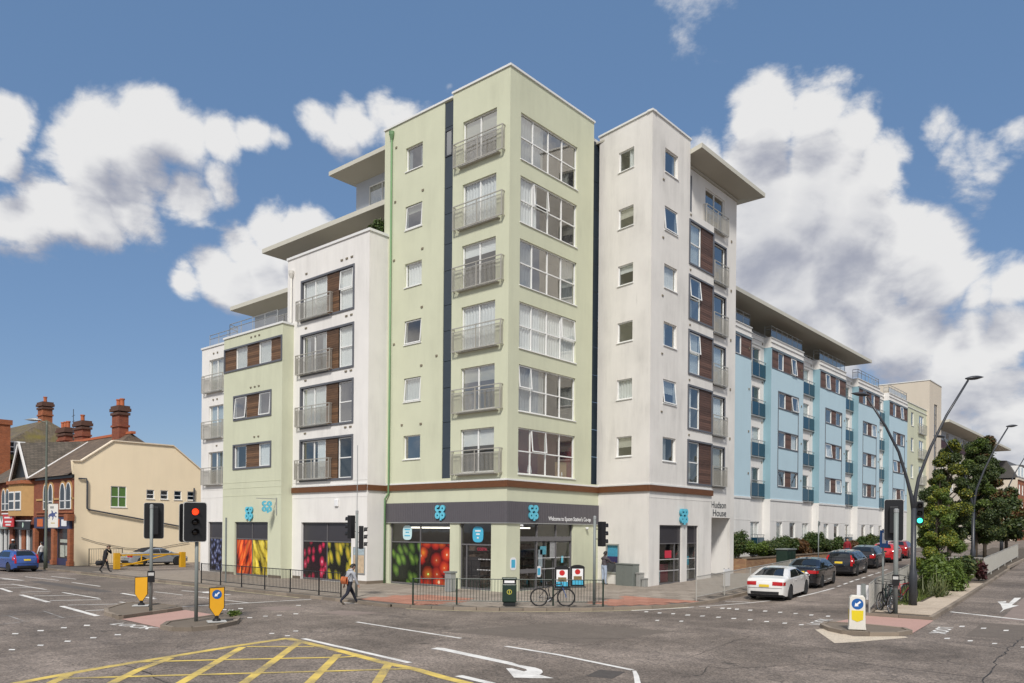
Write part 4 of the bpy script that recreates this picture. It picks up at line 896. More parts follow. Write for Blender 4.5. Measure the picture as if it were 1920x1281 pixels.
# --- shop front, tower corner
for P, rd, s0, s1 in ((FX(0), -1, 0.0, 8.72), (FY(0), 1, 0.0, 7.66)):
    o = MB().box(s0 if rd > 0 else s0 - 0.05, s1, 0.0, 0.05, 3.34, 4.36, P).build('shop_fascia', m_fascia, AB)
    s = s0 + 0.14; rb = MB()
    while s < s1 - 0.05: rb.box(s, s + 0.012, 0.05, 0.062, 3.36, 4.34, P); s += 0.14
    tag(rb.build('fascia_ribs', m_fascia, o), kind='stuff')
    MB().box(s0 if rd > 0 else s0 - 0.06, s1, 0.0, 0.07, 3.29, 3.335, P).build('fascia_trim', m_gmetal, o)
logo(AB, FX(0), -1, 4.44, 3.86, 0.77, m_cyan, m_cyan2, d0=0.062)
logo(AB, FY(0), 1, 1.9, 3.86, 0.77, m_cyan, m_cyan2, d0=0.062)
lettering('shop_lettering', "Welcome to Epsom Station's Co-op", 0.3, m_signwhite, AB, (5.0, -0.066, 3.47), (1, 0, 0), (0, 0, 1), 0.004, width=3.7, bold=0.004)
P = FX(0)
o = shop_print_window(AB, P, 3.84, 8.48, 0.02, 2.28, 3.32, -0.16, [F_apple, F_leaf], upper='glass')
MB().box(3.84, 8.48, -1.5, -1.45, 0, 3.4, P).build('interior', m_room, o)
MB().box(3.9, 8.3, -0.95, -0.9, 3.02, 3.10, P).build('strip_light', m_glow, o)
MB().box(3.84, 8.48, -1.5, -0.2, 3.33, 3.36, P).build('interior_ceiling', m_room, o)
def badge(parent, P, s, z, w, h, d, m, inner=None):
    n = 28; pts = []
    for i in range(n):
        a = 2 * math.pi * i / n; c, sn = math.cos(a), math.sin(a); e = 0.62
        pts.append((s + math.copysign(abs(c) ** e, c) * w / 2, z + math.copysign(abs(sn) ** e, sn) * h / 2))
    mb = MB().prism(pts, d, d + 0.008, lambda a, b, c: P(a, c, b))
    o = mb.build('window_sticker', m, parent)
    return o
m_sticker = mat('sticker_pale_blue', (0.55, 0.74, 0.76), 0.4, 0.04); m_stickb = mat('sticker_blue', (0.07, 0.42, 0.62), 0.4, 0.04)
b1 = badge(o, P, 7.2, 2.78, 0.72, 0.78, -0.15, m_sticker)
for k, zz in enumerate((2.95, 2.8, 2.62)): MB().box(6.98 + 0.08 * (k == 1), 7.42 - 0.08 * (k == 1), -0.14, -0.135, zz - 0.03, zz + 0.03, P).build('sticker_print', m_stickb, b1)
# second light: clear glass with a till area behind
w = MB(); t = 0.06
for s in (0.99, 3.15 - t): w.box(s, s + t, -0.2, -0.12, 0, 3.32, P)
w.box(1.05, 3.09, -0.2, -0.12, 3.26, 3.32, P); w.box(1.05, 3.09, -0.2, -0.12, 2.2, 2.27, P); w.box(1.05, 3.09, -0.2, -0.12, 0, 0.1, P); w.box(2.72, 2.78, -0.198, -0.125, 0.1, 2.2, P)
o = w.build('shop_window', m_shopframe, AB)
MB().box(1.05, 3.09, -0.165, -0.155, 0.1, 2.2, P).build('pane', m_shopglass, o); MB().box(1.05, 3.09, -0.165, -0.155, 2.27, 3.26, P).build('pane', m_shopglass, o)
MB().box(1.95, 3.08, -0.3, -0.24, 0.1, 1.62, P).build('advert_board', m_vinyl, o)
b2 = badge(o, P, 2.0, 2.74, 0.72, 0.78, -0.15, m_stickb)
for k, zz in enumerate((2.92, 2.76, 2.58)): MB().box(1.82 + 0.06 * k, 2.18 - 0.06 * k, -0.14, -0.135, zz - 0.04, zz + 0.03, P).build('sticker_print', m_signwhite, b2)
lettering('window_lettering', 'COSTA', 0.2, mat('maroon_print', (0.35, 0.03, 0.06), 0.5), o, (0.15, 1.72, 1.95), (0, -1, 0), (0, 0, 1), 0.002, bold=0.006)
for zz in (1.5, 0.98):
    dm = MB(); s = 1.1
    while s < 2.0 if zz > 1.2 else s < 2.1: dm.box(s, s + 0.04, -0.152, -0.149, zz, zz + 0.045, P); s += 0.1
    tag(dm.build('manifestation_dots', m_signwhite, o), kind='stuff')
# entrance on the right face
P = FY(0)
w = MB()
for s in (1.0, 2.42, 3.98, 5.29): w.box(s, s + 0.06, -0.2, -0.1, 0, 3.32, P)
w.box(1.06, 5.29, -0.2, -0.08, 2.43, 2.66, P); w.box(1.06, 5.29, -0.2, -0.1, 3.26, 3.32, P); w.box(1.06, 2.42, -0.2, -0.1, 0.85, 1.05, P); w.box(1.06, 2.42, -0.2, -0.1, 0, 0.1, P)
o = w.build('shop_entrance', m_shopframe, AB)
for a, b in ((1.06, 2.42), (2.48, 3.98), (4.04, 5.29)):
    MB().box(a, b, -0.165, -0.155, 2.66, 3.26, P).build('pane', m_shopglass, o)
    if a < 2: MB().box(a, b, -0.165, -0.155, 0.1, 2.43, P).build('pane', m_shopglass, o)
for a, b, dd in ((2.5, 3.22, -0.3), (3.24, 3.96, -0.24), (4.06, 5.27, -0.165)):
    dr = MB(); dr.box(a, a + 0.04, dd - 0.03, dd, 0.05, 2.42, P); dr.box(b - 0.04, b, dd - 0.03, dd, 0.05, 2.42, P); dr.box(a + 0.04, b - 0.04, dd - 0.03, dd, 0.05, 0.14, P); dr.box(a + 0.04, b - 0.04, dd - 0.03, dd, 2.36, 2.42, P)
    q = dr.build('sliding_door', m_shopframe, o); MB().box(a + 0.04, b - 0.04, dd - 0.018, dd - 0.010, 0.14, 2.36, P).build('pane', m_shopglass, q)
dm = MB()
for zz in (1.55, 1.0):
    s = 2.6
    while s < 5.2: dm.box(s, s + 0.045, -0.145, -0.141, zz, zz + 0.05, P); s += 0.1
tag(dm.build('manifestation_dots', m_signwhite, o), kind='stuff')
for s, zz, a, b, m in ((2.75, 1.75, 0.5, 0.42, mat('poster_teal', (0.08, 0.30, 0.38), 0.4, 0.4, 9)), (3.55, 1.55, 0.42, 0.85, mat('poster_grey', (0.3, 0.3, 0.3), 0.5, 0.5, 12)), (2.62, 1.1, 0.32, 0.9, mat('poster_shelf', (0.25, 0.30, 0.32), 0.5, 0.6, 9)), (4.52, 1.3, 0.16, 0.34, m_cyan)):
    MB().box(s, s + a, -0.15, -0.143, zz, zz + b, P).build('door_poster', m, o)
MB().box(1.02, 5.33, -4.6, -4.5, 0, 3.4, P).build('interior', m_room, o); MB().box(0.2, 6.5, -4.6, -0.21, 3.33, 3.4, P).build('interior_ceiling', m_room, o); MB().box(0.2, 6.5, -4.6, -0.25, -0.02, 0.012, P).build('interior_floor', m_room2, o)
for k in range(3): MB().box(1.2 + 1.5 * k, 2.3 + 1.5 * k, -2.0 - 0.5 * k, -1.9 - 0.5 * k, 3.05, 3.12, P).build('strip_light', m_glow, o)
m_goods = mat('shelf_goods', (0.22, 0.15, 0.12), 0.6, 0.9, 7)
for k in range(4):
    sh = MB(); a = 0.8 + 1.25 * k
    for q in range(5): sh.box(a, a + 0.95, -3.4, -2.7, 0.2 + 0.42 * q, 0.24 + 0.42 * q, P)
    sh.box(a, a + 0.95, -3.42, -3.38, 0, 2.1, P); f = sh.build('shelving', m_shopframe, o)
    g = MB()
    for q in range(5):
        s = a
        while s < a + 0.85:
            ww = random.uniform(0.06, 0.14); g.box(s, s + ww, -3.2, -2.75, 0.245 + 0.42 * q, 0.245 + 0.42 * q + random.uniform(0.15, 0.33), P); s += ww + 0.015
    tag(g.build('goods', m_goods, f), kind='stuff')
bs = badge(AB, P, 0.5, 1.35, 0.46, 0.62, 0.005, m_signwhite); MB().box(0.36, 0.64, 0.013, 0.017, 1.16, 1.55, P).build('sticker_print', m_stickb, bs)
bs = badge(o, P, 2.66, 0.9, 0.36, 0.56, -0.14, m_signwhite); MB().box(2.55, 2.77, -0.131, -0.127, 0.72, 1.07, P).build('sticker_print', m_stickb, bs)
cc = MB().lathe([(0.0, -0.09), (0.06, -0.07), (0.085, 0.0), (0.085, 0.05)], 12, lambda a, b, c: P(6.45 + a, 0.11 + b, 3.1 + c)).build('dome_camera', m_signwhite, AB, smooth=True)
MB().lathe([(0.0, -0.1), (0.05, -0.075), (0.06, -0.02)], 10, lambda a, b, c: P(6.45 + a, 0.12 + b, 3.1 + c)).build('camera_lens', m_black, cc)
MB().tube([P(1.0, 0.02, 3.2), P(0.95, 0.2, 3.2)], 0.05, 8).build('security_camera', m_signwhite, AB)

# --- white block left of the tower (X = -1.3)
P = FX(-1.3); W0, W1, WZ = 8.8, 16.47, 18.98
ft = [8.15, 11.24, 14.3, 17.48]
holes = [(10.05, 15.07, t - 2.48, t) for t in ft]
wall_sheet('left_block_wall', AB, P, W0, W1, 0.0, WZ, holes + [(10.15, 14.86, 0.0, 3.31)], m_white, 0.22)
MB().quad((-1.3, W0, 0), (0.02, W0, 0), (0.02, W0, WZ), (-1.3, W0, WZ)).build('left_block_side_wall', m_white, AB, fix=False)
MB().quad((-1.3, W1, 0), (6, W1, 0), (6, W1, WZ), (-1.3, W1, WZ)).build('left_block_end_wall', m_white, AB, fix=False)
MB().box(-1.25, 6, W0 + 0.05, W1 - 0.05, 18.3, 18.4).build('left_block_roof', m_soffit, AB)
coping(AB, [(-1.3, W1), (-1.3, W0), (0.0, W0)], WZ, 0.36, 0.14)
def wood_bay(parent, P, s0, s1, z0, z1, door, wood, win, opened=(), wm_=None, rd=-1, bal=None, dress=('net', 'net'), gls=(None, None)):
    """a dark surround holding a balcony door, a cedar panel and a tall window"""
    surround(parent, P, s0, s1, z0, z1)
    zz0, zz1 = z0 + 0.11, z1 - 0.11
    slats(parent, P, *wood, zz0, zz1, -0.02, wm_ or m_wood)
    MB().quad(P(s0, -0.21, z0), P(s1, -0.21, z0), P(s1, -0.21, z1), P(s0, -0.21, z1)).build('reveal_panel', m_surround, parent, fix=False) if False else None
    if door: window(parent, P, *door, zz0, zz1 - 0.02, -0.1, 2, dress=dress[0], gl=gls[0], sill=False, name='balcony_door')
    if win: window(parent, P, *win, zz0, zz1 - 0.02, -0.1, 1, ((zz0 + zz1) / 2,), opened, dress=dress[1], gl=gls[1], sill=False)
    if bal: balcony(parent, P, *bal)
for i, t in enumerate(ft):
    wood_bay(AB, P, 10.05, 15.07, t - 2.48, t, (12.62, 14.9), (11.48, 12.58), (10.2, 11.42), {(0, 1)} if i == 3 else (), bal=(11.95, 15.3, t - 2.35, t - 1.2), dress=[('half', ''), ('net', ''), ('pair', 'net'), ('net', 'net')][i], gls=[(m_glass, m_glass3), (m_glass2, m_glass2), (m_glass2, m_glass), (m_glass, m_glass)][i])
    for s in (10.3, 10.75) + ((11.2,) if i == 3 else ()): vent(AB, P, s, t + 0.42, 0.2, 0.09)
    vent(AB, P, 14.55, t + 0.35, 0.2, 0.09)
shop_print_window(AB, P, 10.17, 14.84, 0.02, 2.22, 3.3, -0.16, [F_mango, F_cherry])
downpipe(AB, [(-1.42, 15.93, 18.05), (-1.42, 15.93, 0.0)], 0.06, m_pipew)
for zz in (4.72, 5.62): MB().box(W0, 15.7, -0.005, 0.012, zz, zz + 0.03, P).build('string_course', m_white, AB)
al = MB().box(11.3, 11.6, 0, 0.1, 4.2, 4.6, P).build('alarm_box', m_signwhite, AB, bevel=0.03)
pb = MB().box(8.93, 9.93, 0, 0.05, 0.52, 1.97, P).build('map_board', m_gmetal, AB)
MB().box(8.98, 9.88, 0.05, 0.056, 1.55, 1.92, P).build('map_header', mat('map_header', (0.35, 0.42, 0.45), 0.4, 0.6, 9), pb); MB().box(8.98, 9.88, 0.05, 0.056, 0.57, 1.53, P).build('map_print', mat('map_print', (0.55, 0.42, 0.28), 0.4, 0.5, 5), pb)

# --- green block further left (X = -2.05)
P = FX(-2.05); G0, G1, GZ = 15.8, 22.42, 15.0
wins = [(17.03, 18.37), (19.67, 20.98)]
rows = [(15.82, 22.38, 12.82, 14.34), (16.9, 21.2, 9.68, 11.25), (16.88, 21.21, 6.6, 8.18)]
wall_sheet('green_block_wall', AB, P, G0, G1, 0.0, GZ, [(a + 0.02, b - 0.02, c, e) for a, b, c, e in rows] + [(17.2, 20.96, 0.0, 3.32)], m_green, 0.2)
MB().quad((-2.05, G0, 0), (-1.3, G0, 0), (-1.3, G0, GZ), (-2.05, G0, GZ)).build('green_block_side_wall', m_green, AB, fix=False)
MB().quad((-2.05, G1, 0), (-1.2, G1, 0), (-1.2, G1, GZ), (-2.05, G1, GZ)).build('green_block_end_wall', m_green, AB, fix=False)
MB().box(-2.0, 5.5, G0 + 0.05, 22.38, 14.6, 14.7).build('green_block_roof', m_soffit, AB); MB().box(-1.25, 5.5, 22.42, 26.6, 14.6, 14.7).build('end_block_roof', m_soffit, AB)
coping(AB, [(-2.05, G1), (-2.05, G0), (-1.3, G0)], GZ, 0.36, 0.12)
for r, (a, b, c, e) in enumerate(rows):
    surround(AB, P, a, b, c, e, 0.1, 0.05)
    ww = [(17.03, 18.35), (19.7, 20.98)] if r == 0 else [(17.02, 18.28), (19.72, 20.98 + (0.1 if r else 0))]
    for k, (p, q) in enumerate(ww):
        window(AB, P, p, q, c + 0.1, e - 0.1, -0.08, opened={(0, 0)} if r == 1 else (), dress=[['net', 'net'], ['', ''], ['net', 'pair']][r][k], gl=[m_glass2, m_glass2, m_glass][r], sill=False)
    segs = [(a + 0.1, ww[0][0]), (ww[0][1], ww[1][0]), (ww[1][1], b - 0.1)]
    for p, q in segs:
        if q - p > 0.2: slats(AB, P, p + 0.01, q - 0.01, c + 0.1, e - 0.1, -0.02, m_wood)
        elif q - p > 0.02: MB().box(p, q, -0.1, -0.02, c + 0.1, e - 0.1, P).build('surround_filler', m_surround, AB)
    for s in (18.3, 18.75, 19.2)[: 3 if r < 2 else 2]: vent(AB, P, s, e + 0.35, 0.17, 0.08)
shop_print_window(AB, P, 17.22, 20.94, 0.02, 2.27, 3.3, -0.14, [F_banana, F_carrot])
logo(AB, P, -1, 19.18, 3.86, 0.86, m_cyan, m_cyan2, 0.09, 0.02)
for zz in (4.94, 5.42, 5.78): MB().box(G0 + 0.01, G1, -0.005, 0.012, zz, zz + 0.025, P).build('string_course', m_green, AB)
# projecting sign on its bracket
PS = frame(-2.05, 16.25, -1, 0, 0, -1)
br = MB().box(0.0, 1.35, -0.02, 0.02, 4.66, 4.70, PS).box(0.0, 0.05, -0.03, 0.03, 3.75, 4.75, PS).build('projecting_sign', m_gmetal, AB)
sg = logo(br, PS, -1, 0.66, 4.22, 0.7, m_cyan, m_cyan2, 0.05, -0.025)
# --- far left white bay (X = -1.3)
P = FX(-1.3); H0, H1, HZ = 22.42, 26.68, 15.08
ht = [8.02, 11.13, 14.24]
wall_sheet('end_block_wall', AB, P, H0, H1, 0.0, HZ, [(23.8, 25.7, t - 2.2, t) for t in ht] + [(23.8, 25.64, 0.0, 3.33)], m_white, 0.18)
MB().quad((-1.3, H1, 0), (8, H1, 0), (8, H1, HZ), (-1.3, H1, HZ)).build('end_block_side_wall', m_white, AB, fix=False)
coping(AB, [(-1.3, H1), (-1.3, H0)], HZ, 0.36, 0.12)
for i, t in enumerate(ht):
    window(AB, P, 23.8, 25.7, t - 2.2, t, -0.13, 2, dress=['half', 'net', 'net'][i], gl=m_glass2, name='balcony_door')
    balcony(AB, P, 23.55, 26.3, t - 2.2, t - 1.05)
    for s in (24.6, 25.1)[: 2 if i else 1]: vent(AB, P, s, t + 0.4, 0.15, 0.1)
shop_print_window(AB, P, 23.82, 25.62, 0.02, 2.25, 3.3, -0.14, [F_berry])
MB().box(22.5, 26.6, -0.005, 0.012, 5.45, 5.48, P).build('string_course', m_white, AB); MB().box(22.5, 26.6, -0.005, 0.012, 4.94, 4.97, P).build('string_course', m_white, AB)
# plinth along the pavement
for P, a, b in ((FX(-1.3), 8.8, 10.1), (FX(-1.3), 14.9, 15.7), (FX(-2.05), 15.8, 17.15), (FX(-2.05), 21.0, 22.4)):
    MB().box(a, b, -0.01, 0.012, 0, 0.16, P).build('plinth', m_isl, AB)
MB().box(-1.3, 0.0, 0.0, 0.012, 0, 0.16, FY(8.8)).build('plinth', m_isl, AB)
# --- set back penthouse floors with tilted canopies
wall_sheet('penthouse_wall', AB, FX(1.9), 9.0, 14.1, 18.3, 24.2, [(9.3, 12.9, 22.35, 23.55)], m_clad, 0.1)
MB().quad((1.9, 14.1, 18.3), (6, 14.1, 18.3), (6, 14.1, 24.2), (1.9, 14.1, 24.2)).build('penthouse_end_wall', m_clad, AB, fix=False)
window(AB, FX(1.9), 9.3, 13.4 - 0.5, 22.35, 23.55, -0.05, 3, opened={(0, 0)}, dress='net', gl=m_glass2)
MB().box(9.0, 14.1, 0.0, 0.03, 21.7, 22.3, FX(1.9)).build('cladding_panel', mat('pale_panel', (0.55, 0.55, 0.53), 0.6), AB)
canopy_roof(AB, [(1.9, 9.17), (1.9, 14.1), (6, 14.1)], [(0.4, 9.17), (0.4, 14.84), (6, 14.84)], 24.0, 24.22, 0.24)
wall_sheet('setback_wall', AB, FX(3.0), 9.0, 20.8, 15.0, 21.2, [], m_clad)
MB().quad((3.0, 20.8, 15), (6, 20.8, 15), (6, 20.8, 21.2), (3.0, 20.8, 21.2)).build('setback_end_wall', m_clad, AB, fix=False)
canopy_roof(AB, [(3.0, 9.17), (3.0, 20.8), (6, 20.8)], [(0.4, 9.17), (0.4, 22.1), (6, 22.1)], 20.75, 21.15, 0.28)
wall_sheet('lower_setback_wall', AB, FX(1.0), 16.5, 23.9, 14.6, 17.6, [(17.0, 19.2, 14.9, 17.0), (19.6, 21.4, 14.9, 17.0)], m_clad, 0.1)
window(AB, FX(1.0), 17.0, 19.2, 14.9, 17.0, -0.05, 3, gl=m_glass2, dress='net', sill=False); window(AB, FX(1.0), 19.6, 21.4, 14.9, 17.0, -0.05, 2, gl=m_glass2, dress='', sill=False)
MB().quad((1.0, 23.9, 14.6), (6, 23.9, 14.6), (6, 23.9, 17.6), (1.0, 23.9, 17.6)).build('lower_setback_end_wall', m_clad, AB, fix=False)
canopy_roof(AB, [(1.0, 16.5), (1.0, 23.9), (6, 23.9)], [(-0.3, 16.5), (-0.3, 24.85), (6, 24.85)], 17.35, 17.68, 0.26)
def roof_rail(parent, pts, z, h=0.95, n=3, glassy=True, step=1.3):
    mb = MB()
    for a, b in zip(pts, pts[1:]):
        for r in range(2): mb.tube([(*a, z + h - 0.42 * r * 0.6), (*b, z + h - 0.42 * r * 0.6)], 0.025, 6)
        L = (Vector(b) - Vector(a)).length; k = max(1, round(L / step))
        for i in range(k + 1):
            p = Vector(a) + (Vector(b) - Vector(a)) * i / k
            mb.tube([(p.x, p.y, z), (p.x, p.y, z + h)], 0.022, 6)
    o = mb.build('roof_railing', m_gmetal, parent)
    if glassy:
        for a, b in zip(pts, pts[1:]): MB().quad((*a, z + 0.1), (*b, z + 0.1), (*b, z + h - 0.3), (*a, z + h - 0.3)).build('glass_panel', m_glass, o, fix=False)
    return o
roof_rail(AB, [(-1.9, 22.0), (-1.9, 16.6)], 15.1, 0.85)
roof_rail(AB, [(-1.9, 22.0), (-1.2, 22.3)], 15.1, 0.85, glassy=False)
roof_rail(AB, [(-1.1, 26.0), (-1.1, 22.5)], 15.2, 0.8)

# --- stained white block right of the tower
K = Vector((7.05, -3.57)); dv = Vector((0.163, 0.987))
PK = frame(K.x, K.y, dv.x, dv.y, -dv.y, dv.x)
kt = [8.0 + 3.05 * i for i in range(6)]
wall_sheet('right_block_left_wall', AB, PK, 0.0, 3.75, 0.0, 24.62, [(1.24, 2.31, t - 1.06, t) for t in kt] + [(2.03, 2.98, 0.68, 2.28)], m_whiteR, 0.14)
for i, t in enumerate(kt): window(AB, PK, 1.24, 2.31, t - 1.06, t, -0.09, dress=['blind', 'net', '', 'blind', 'blind', 'half'][i], gl=m_glass3 if i % 2 else m_glass)
P = FY(-3.57)
bt = [7.97 + 3.05 * i for i in range(6)]
fr = [8.09 + 3.05 * i for i in range(5)]
gfo = [(8.12, 10.49, 0.14, 3.31), (11.07, 12.39, 0.22, 3.31)]
wall_sheet('right_block_wall', AB, P, 7.05, 11.1, 0.0, 24.62, [(8.36, 9.74, t - 1.26, t) for t in bt] + gfo[:1], m_whiteR, 0.16)
wall_sheet('right_block_bay_wall', AB, P, 11.1, 14.02, 0.0, 20.7, [(11.12, 14.0, t - 2.5, t) for t in fr] + [(11.101, 12.39, 0.22, 3.31)], m_whiteR, 0.2)
MB().quad((11.1, -3.57, 20.7), (11.1, -2.9, 20.7), (11.1, -2.9, 24.62), (11.1, -3.57, 24.62)).build('right_block_return', m_whiteR, AB, fix=False)
MB().quad((14.02, -3.57, 0), (14.02, -2.95, 0), (14.02, -2.95, 20.7), (14.02, -3.57, 20.7)).build('right_block_return', m_whiteR, AB, fix=False)
MB().box(11.15, 14.0, -3.5, -2.95, 20.6, 20.68).build('bay_ledge', m_coping, AB)
coping(AB, [(K.x + dv.x * 3.75, K.y + dv.y * 3.75), (K.x, K.y), (11.1, -3.57)], 24.62)
MB().box(7.6, 11.1, -3.5, 6, 24.3, 24.4).build('right_block_roof', m_soffit, AB)
MB().quad((11.1, -3.57, 22), (11.1, 8, 22), (11.1, 8, 24.62), (11.1, -3.57, 24.62)).build('right_block_end_wall', m_whiteR, AB, fix=False)
for i, t in enumerate(bt):
    window(AB, P, 8.36, 9.74, t - 1.26, t, -0.12, opened={(0, 0)} if i in (1, 4) else (), dress=['half', 'blind', 'half', 'net', '', 'pair'][i], gl=[m_glass3, m_glass2, m_glass2, m_glass, m_glass2, m_glass2][i])
    if 0 < i: vent(AB, P, 8.2, t - 1.75, 0.16, 0.08)
for i, t in enumerate(fr):
    surround(AB, P, 11.02, 14.0, t - 2.5, t, 0.1)
    slats(AB, P, 12.5, 13.9, t - 2.4, t - 0.1, -0.015, m_woodR)
    window(AB, P, 11.14, 12.46, t - 2.4, t - 0.12, -0.08, 1, (t - 1.25,), {(0, 1)} if i in (2, 3) else (), dress=['', 'half', 'net', 'half', 'net'][i], gl=[m_glass3, m_glass, m_glass2, m_glass2, m_glass2][i], sill=False)
    vent(AB, P, 11.2, t + 0.25, 0.14, 0.08)
MB().box(6.965, 14.05, -0.01, 0.09, 5.05, 5.36, P).build('timber_band', m_band, AB); MB().box(7.03, 14.02, -0.01, 0.045, 5.38, 5.46, P).build('string_course', m_coping, AB)
MB().box(0.03, 3.7, -0.01, 0.09, 5.052, 5.358, PK).build('timber_band', m_band, AB); MB().box(0.03, 3.7, -0.01, 0.045, 5.382, 5.458, PK).build('string_course', m_coping, AB)
MB().box(7.05, 14.0, -0.005, 0.012, 4.72, 4.75, P).build('string_course', m_whiteR, AB)
P3 = FY(-3.0)
dt = [8.05 + 3.05 * i for i in range(5)]
wall_sheet('right_recess_wall', AB, P3, 11.1, 18.2, 0.0, 23.75, [(15.16, 16.7, t - 2.3, t) for t in dt] + [(14.02, 16.52, 21.0, 23.16), (14.7, 17.64, 0.3, 3.83)], m_whiteR, 0.16)
MB().quad((18.2, -3.0, 0), (18.2, 3, 0), (18.2, 3, 23.75), (18.2, -3.0, 23.75)).build('right_block_far_wall', m_whiteR, AB, fix=False)
for i, t in enumerate(dt):
    surround(AB, P3, 15.05, 16.8, t - 2.42, t + 0.1, 0.1)
    window(AB, P3, 15.16, 16.7, t - 2.3, t, -0.1, 1, dress=['blind', 'net', 'net', 'half', ''][i], gl=[m_glass3, m_glass, m_glass2, m_glass2, m_glass2][i], sill=False, name='balcony_door')
    balcony(AB, P3, 14.85, 16.75, t - 2.35, t - 1.15, mid=False)
    vent(AB, P3, 17.5, t + 0.7, 0.14, 0.14)
window(AB, P3, 14.02, 16.52, 21.0, 23.16, -0.1, 2, dress='', gl=m_glass2, name='balcony_door'); balcony(AB, P3, 13.75, 16.7, 20.95, 22.1)
MB().box(12.0, 12.3, 0, 0.04, 21.0, 23.2, P3).build('roof_door_edge', m_surround, AB)
MB().box(11.15, 18.2, -0.02, 0.1, 23.62, 23.74, P3).build('eaves_trim', m_soffit, AB)
canopy_roof(AB, [(11.12, -3.0), (18.2, -3.0), (18.2, 3)], [(11.12, -4.25), (19.6, -4.25), (19.6, 3)], 23.75, 24.05, 0.26)
# ground floor of the right block
for a, b, z0 in ((8.12, 10.49, 0.14), (11.1, 12.39, 0.22)):
    w = MB()
    w.box(a, a + 0.05, -0.16, -0.08, z0, 3.31, P); w.box(b - 0.05, b, -0.16, -0.08, z0, 3.31, P); w.box(a + 0.05, b - 0.05, -0.16, -0.08, 3.25, 3.31, P); w.box(a + 0.05, b - 0.05, -0.16, -0.08, z0, z0 + 0.1, P); w.box(a + 0.05, b - 0.05, -0.16, -0.08, 2.3, 2.35, P)
    if b - a > 2: w.box(b - 0.65, b - 0.61, -0.158, -0.082, z0 + 0.1, 2.3, P)
    o = w.build('shop_window', m_shopframe, AB)
    MB().box(a + 0.05, b - 0.05, -0.13, -0.12, 2.35, 3.25, P).build('vinyl_panel', m_vinyl, o); MB().box(a + 0.05, b - 0.05, -0.125, -0.115, z0 + 0.1, 2.3, P).build('pane', m_shopglass, o)
    interior(o, P, a, b, z0, 3.3, -0.165, 2.2, m_room)
    dm = MB()
    for zz in (1.45, 0.85):
        s = a + 0.1
        while s < b - 0.1: dm.box(s, s + 0.045, -0.112, -0.108, zz, zz + 0.05, P); s += 0.1
    tag(dm.build('manifestation_dots', m_signwhite, o), kind='stuff')
    if b - a > 2:
        MB().box(a + 0.75, a + 1.45, -0.11, -0.104, 1.55, 1.95, P).build('window_poster', mat('poster_red', (0.55, 0.03, 0.06), 0.4), o)
        MB().box(a + 0.75, a + 1.7, -0.5, -0.45, z0 + 0.1, 1.2, P).build('display_stand', mat('display_maroon', (0.18, 0.02, 0.04), 0.5, 0.6, 8), o); MB().box(a + 0.1, a + 0.7, -0.4, -0.35, z0 + 0.1, 0.9, P).build('display_goods', mat('display_teal', (0.2, 0.35, 0.4), 0.5, 0.9, 8), o)
    else: MB().box(a + 0.1, a + 0.6, -0.4, -0.35, z0 + 0.1, 1.5, P).build('display_stand', m_signwhite, o); MB().box(a + 0.2, a + 0.75, -0.3, -0.28, 1.1, 1.6, P).build('display_goods', m_cyan, o)
logo(AB, P, 1, 10.57, 3.82, 0.86, m_cyan, m_cyan2, 0.12, 0.02)
lettering('building_lettering', 'Hudson', 0.56, m_letter, AB, (17.1, -3.012, 4.42), (1, 0, 0), (0, 0, 1), 0.006, 'RIGHT', width=1.95); lettering('building_lettering', 'House', 0.56, m_letter, AB, (17.1, -3.012, 3.93), (1, 0, 0), (0, 0, 1), 0.006, 'RIGHT', width=1.75)
pc = interior(AB, P3, 14.7, 17.64, 0.3, 3.83, -0.16, 1.6, m_white); pc.name = 'entrance_porch'
# cash machine
cm = MB().box(2.03, 2.10, -0.14, 0.05, 0.68, 2.28, PK).box(2.91, 2.98, -0.14, 0.05, 0.68, 2.28, PK).box(2.1, 2.91, -0.14, 0.05, 2.2, 2.28, PK).box(2.1, 2.91, -0.14, 0.05, 0.68, 0.76, PK).build('cash_machine', m_gmetal, AB)
MB().box(2.1, 2.91, -0.12, -0.05, 1.6, 2.2, PK).build('machine_header', mat('atm_blue', (0.05, 0.28, 0.42), 0.4, 0.4, 8), cm); MB().box(2.1, 2.91, -0.12, -0.02, 1.28, 1.6, PK).build('machine_screen', mat('atm_purple', (0.03, 0.025, 0.10), 0.3, 0.3, 8), cm); MB().box(2.1, 2.91, -0.12, 0.0, 0.76, 1.28, PK).build('keypad', m_dark, cm)

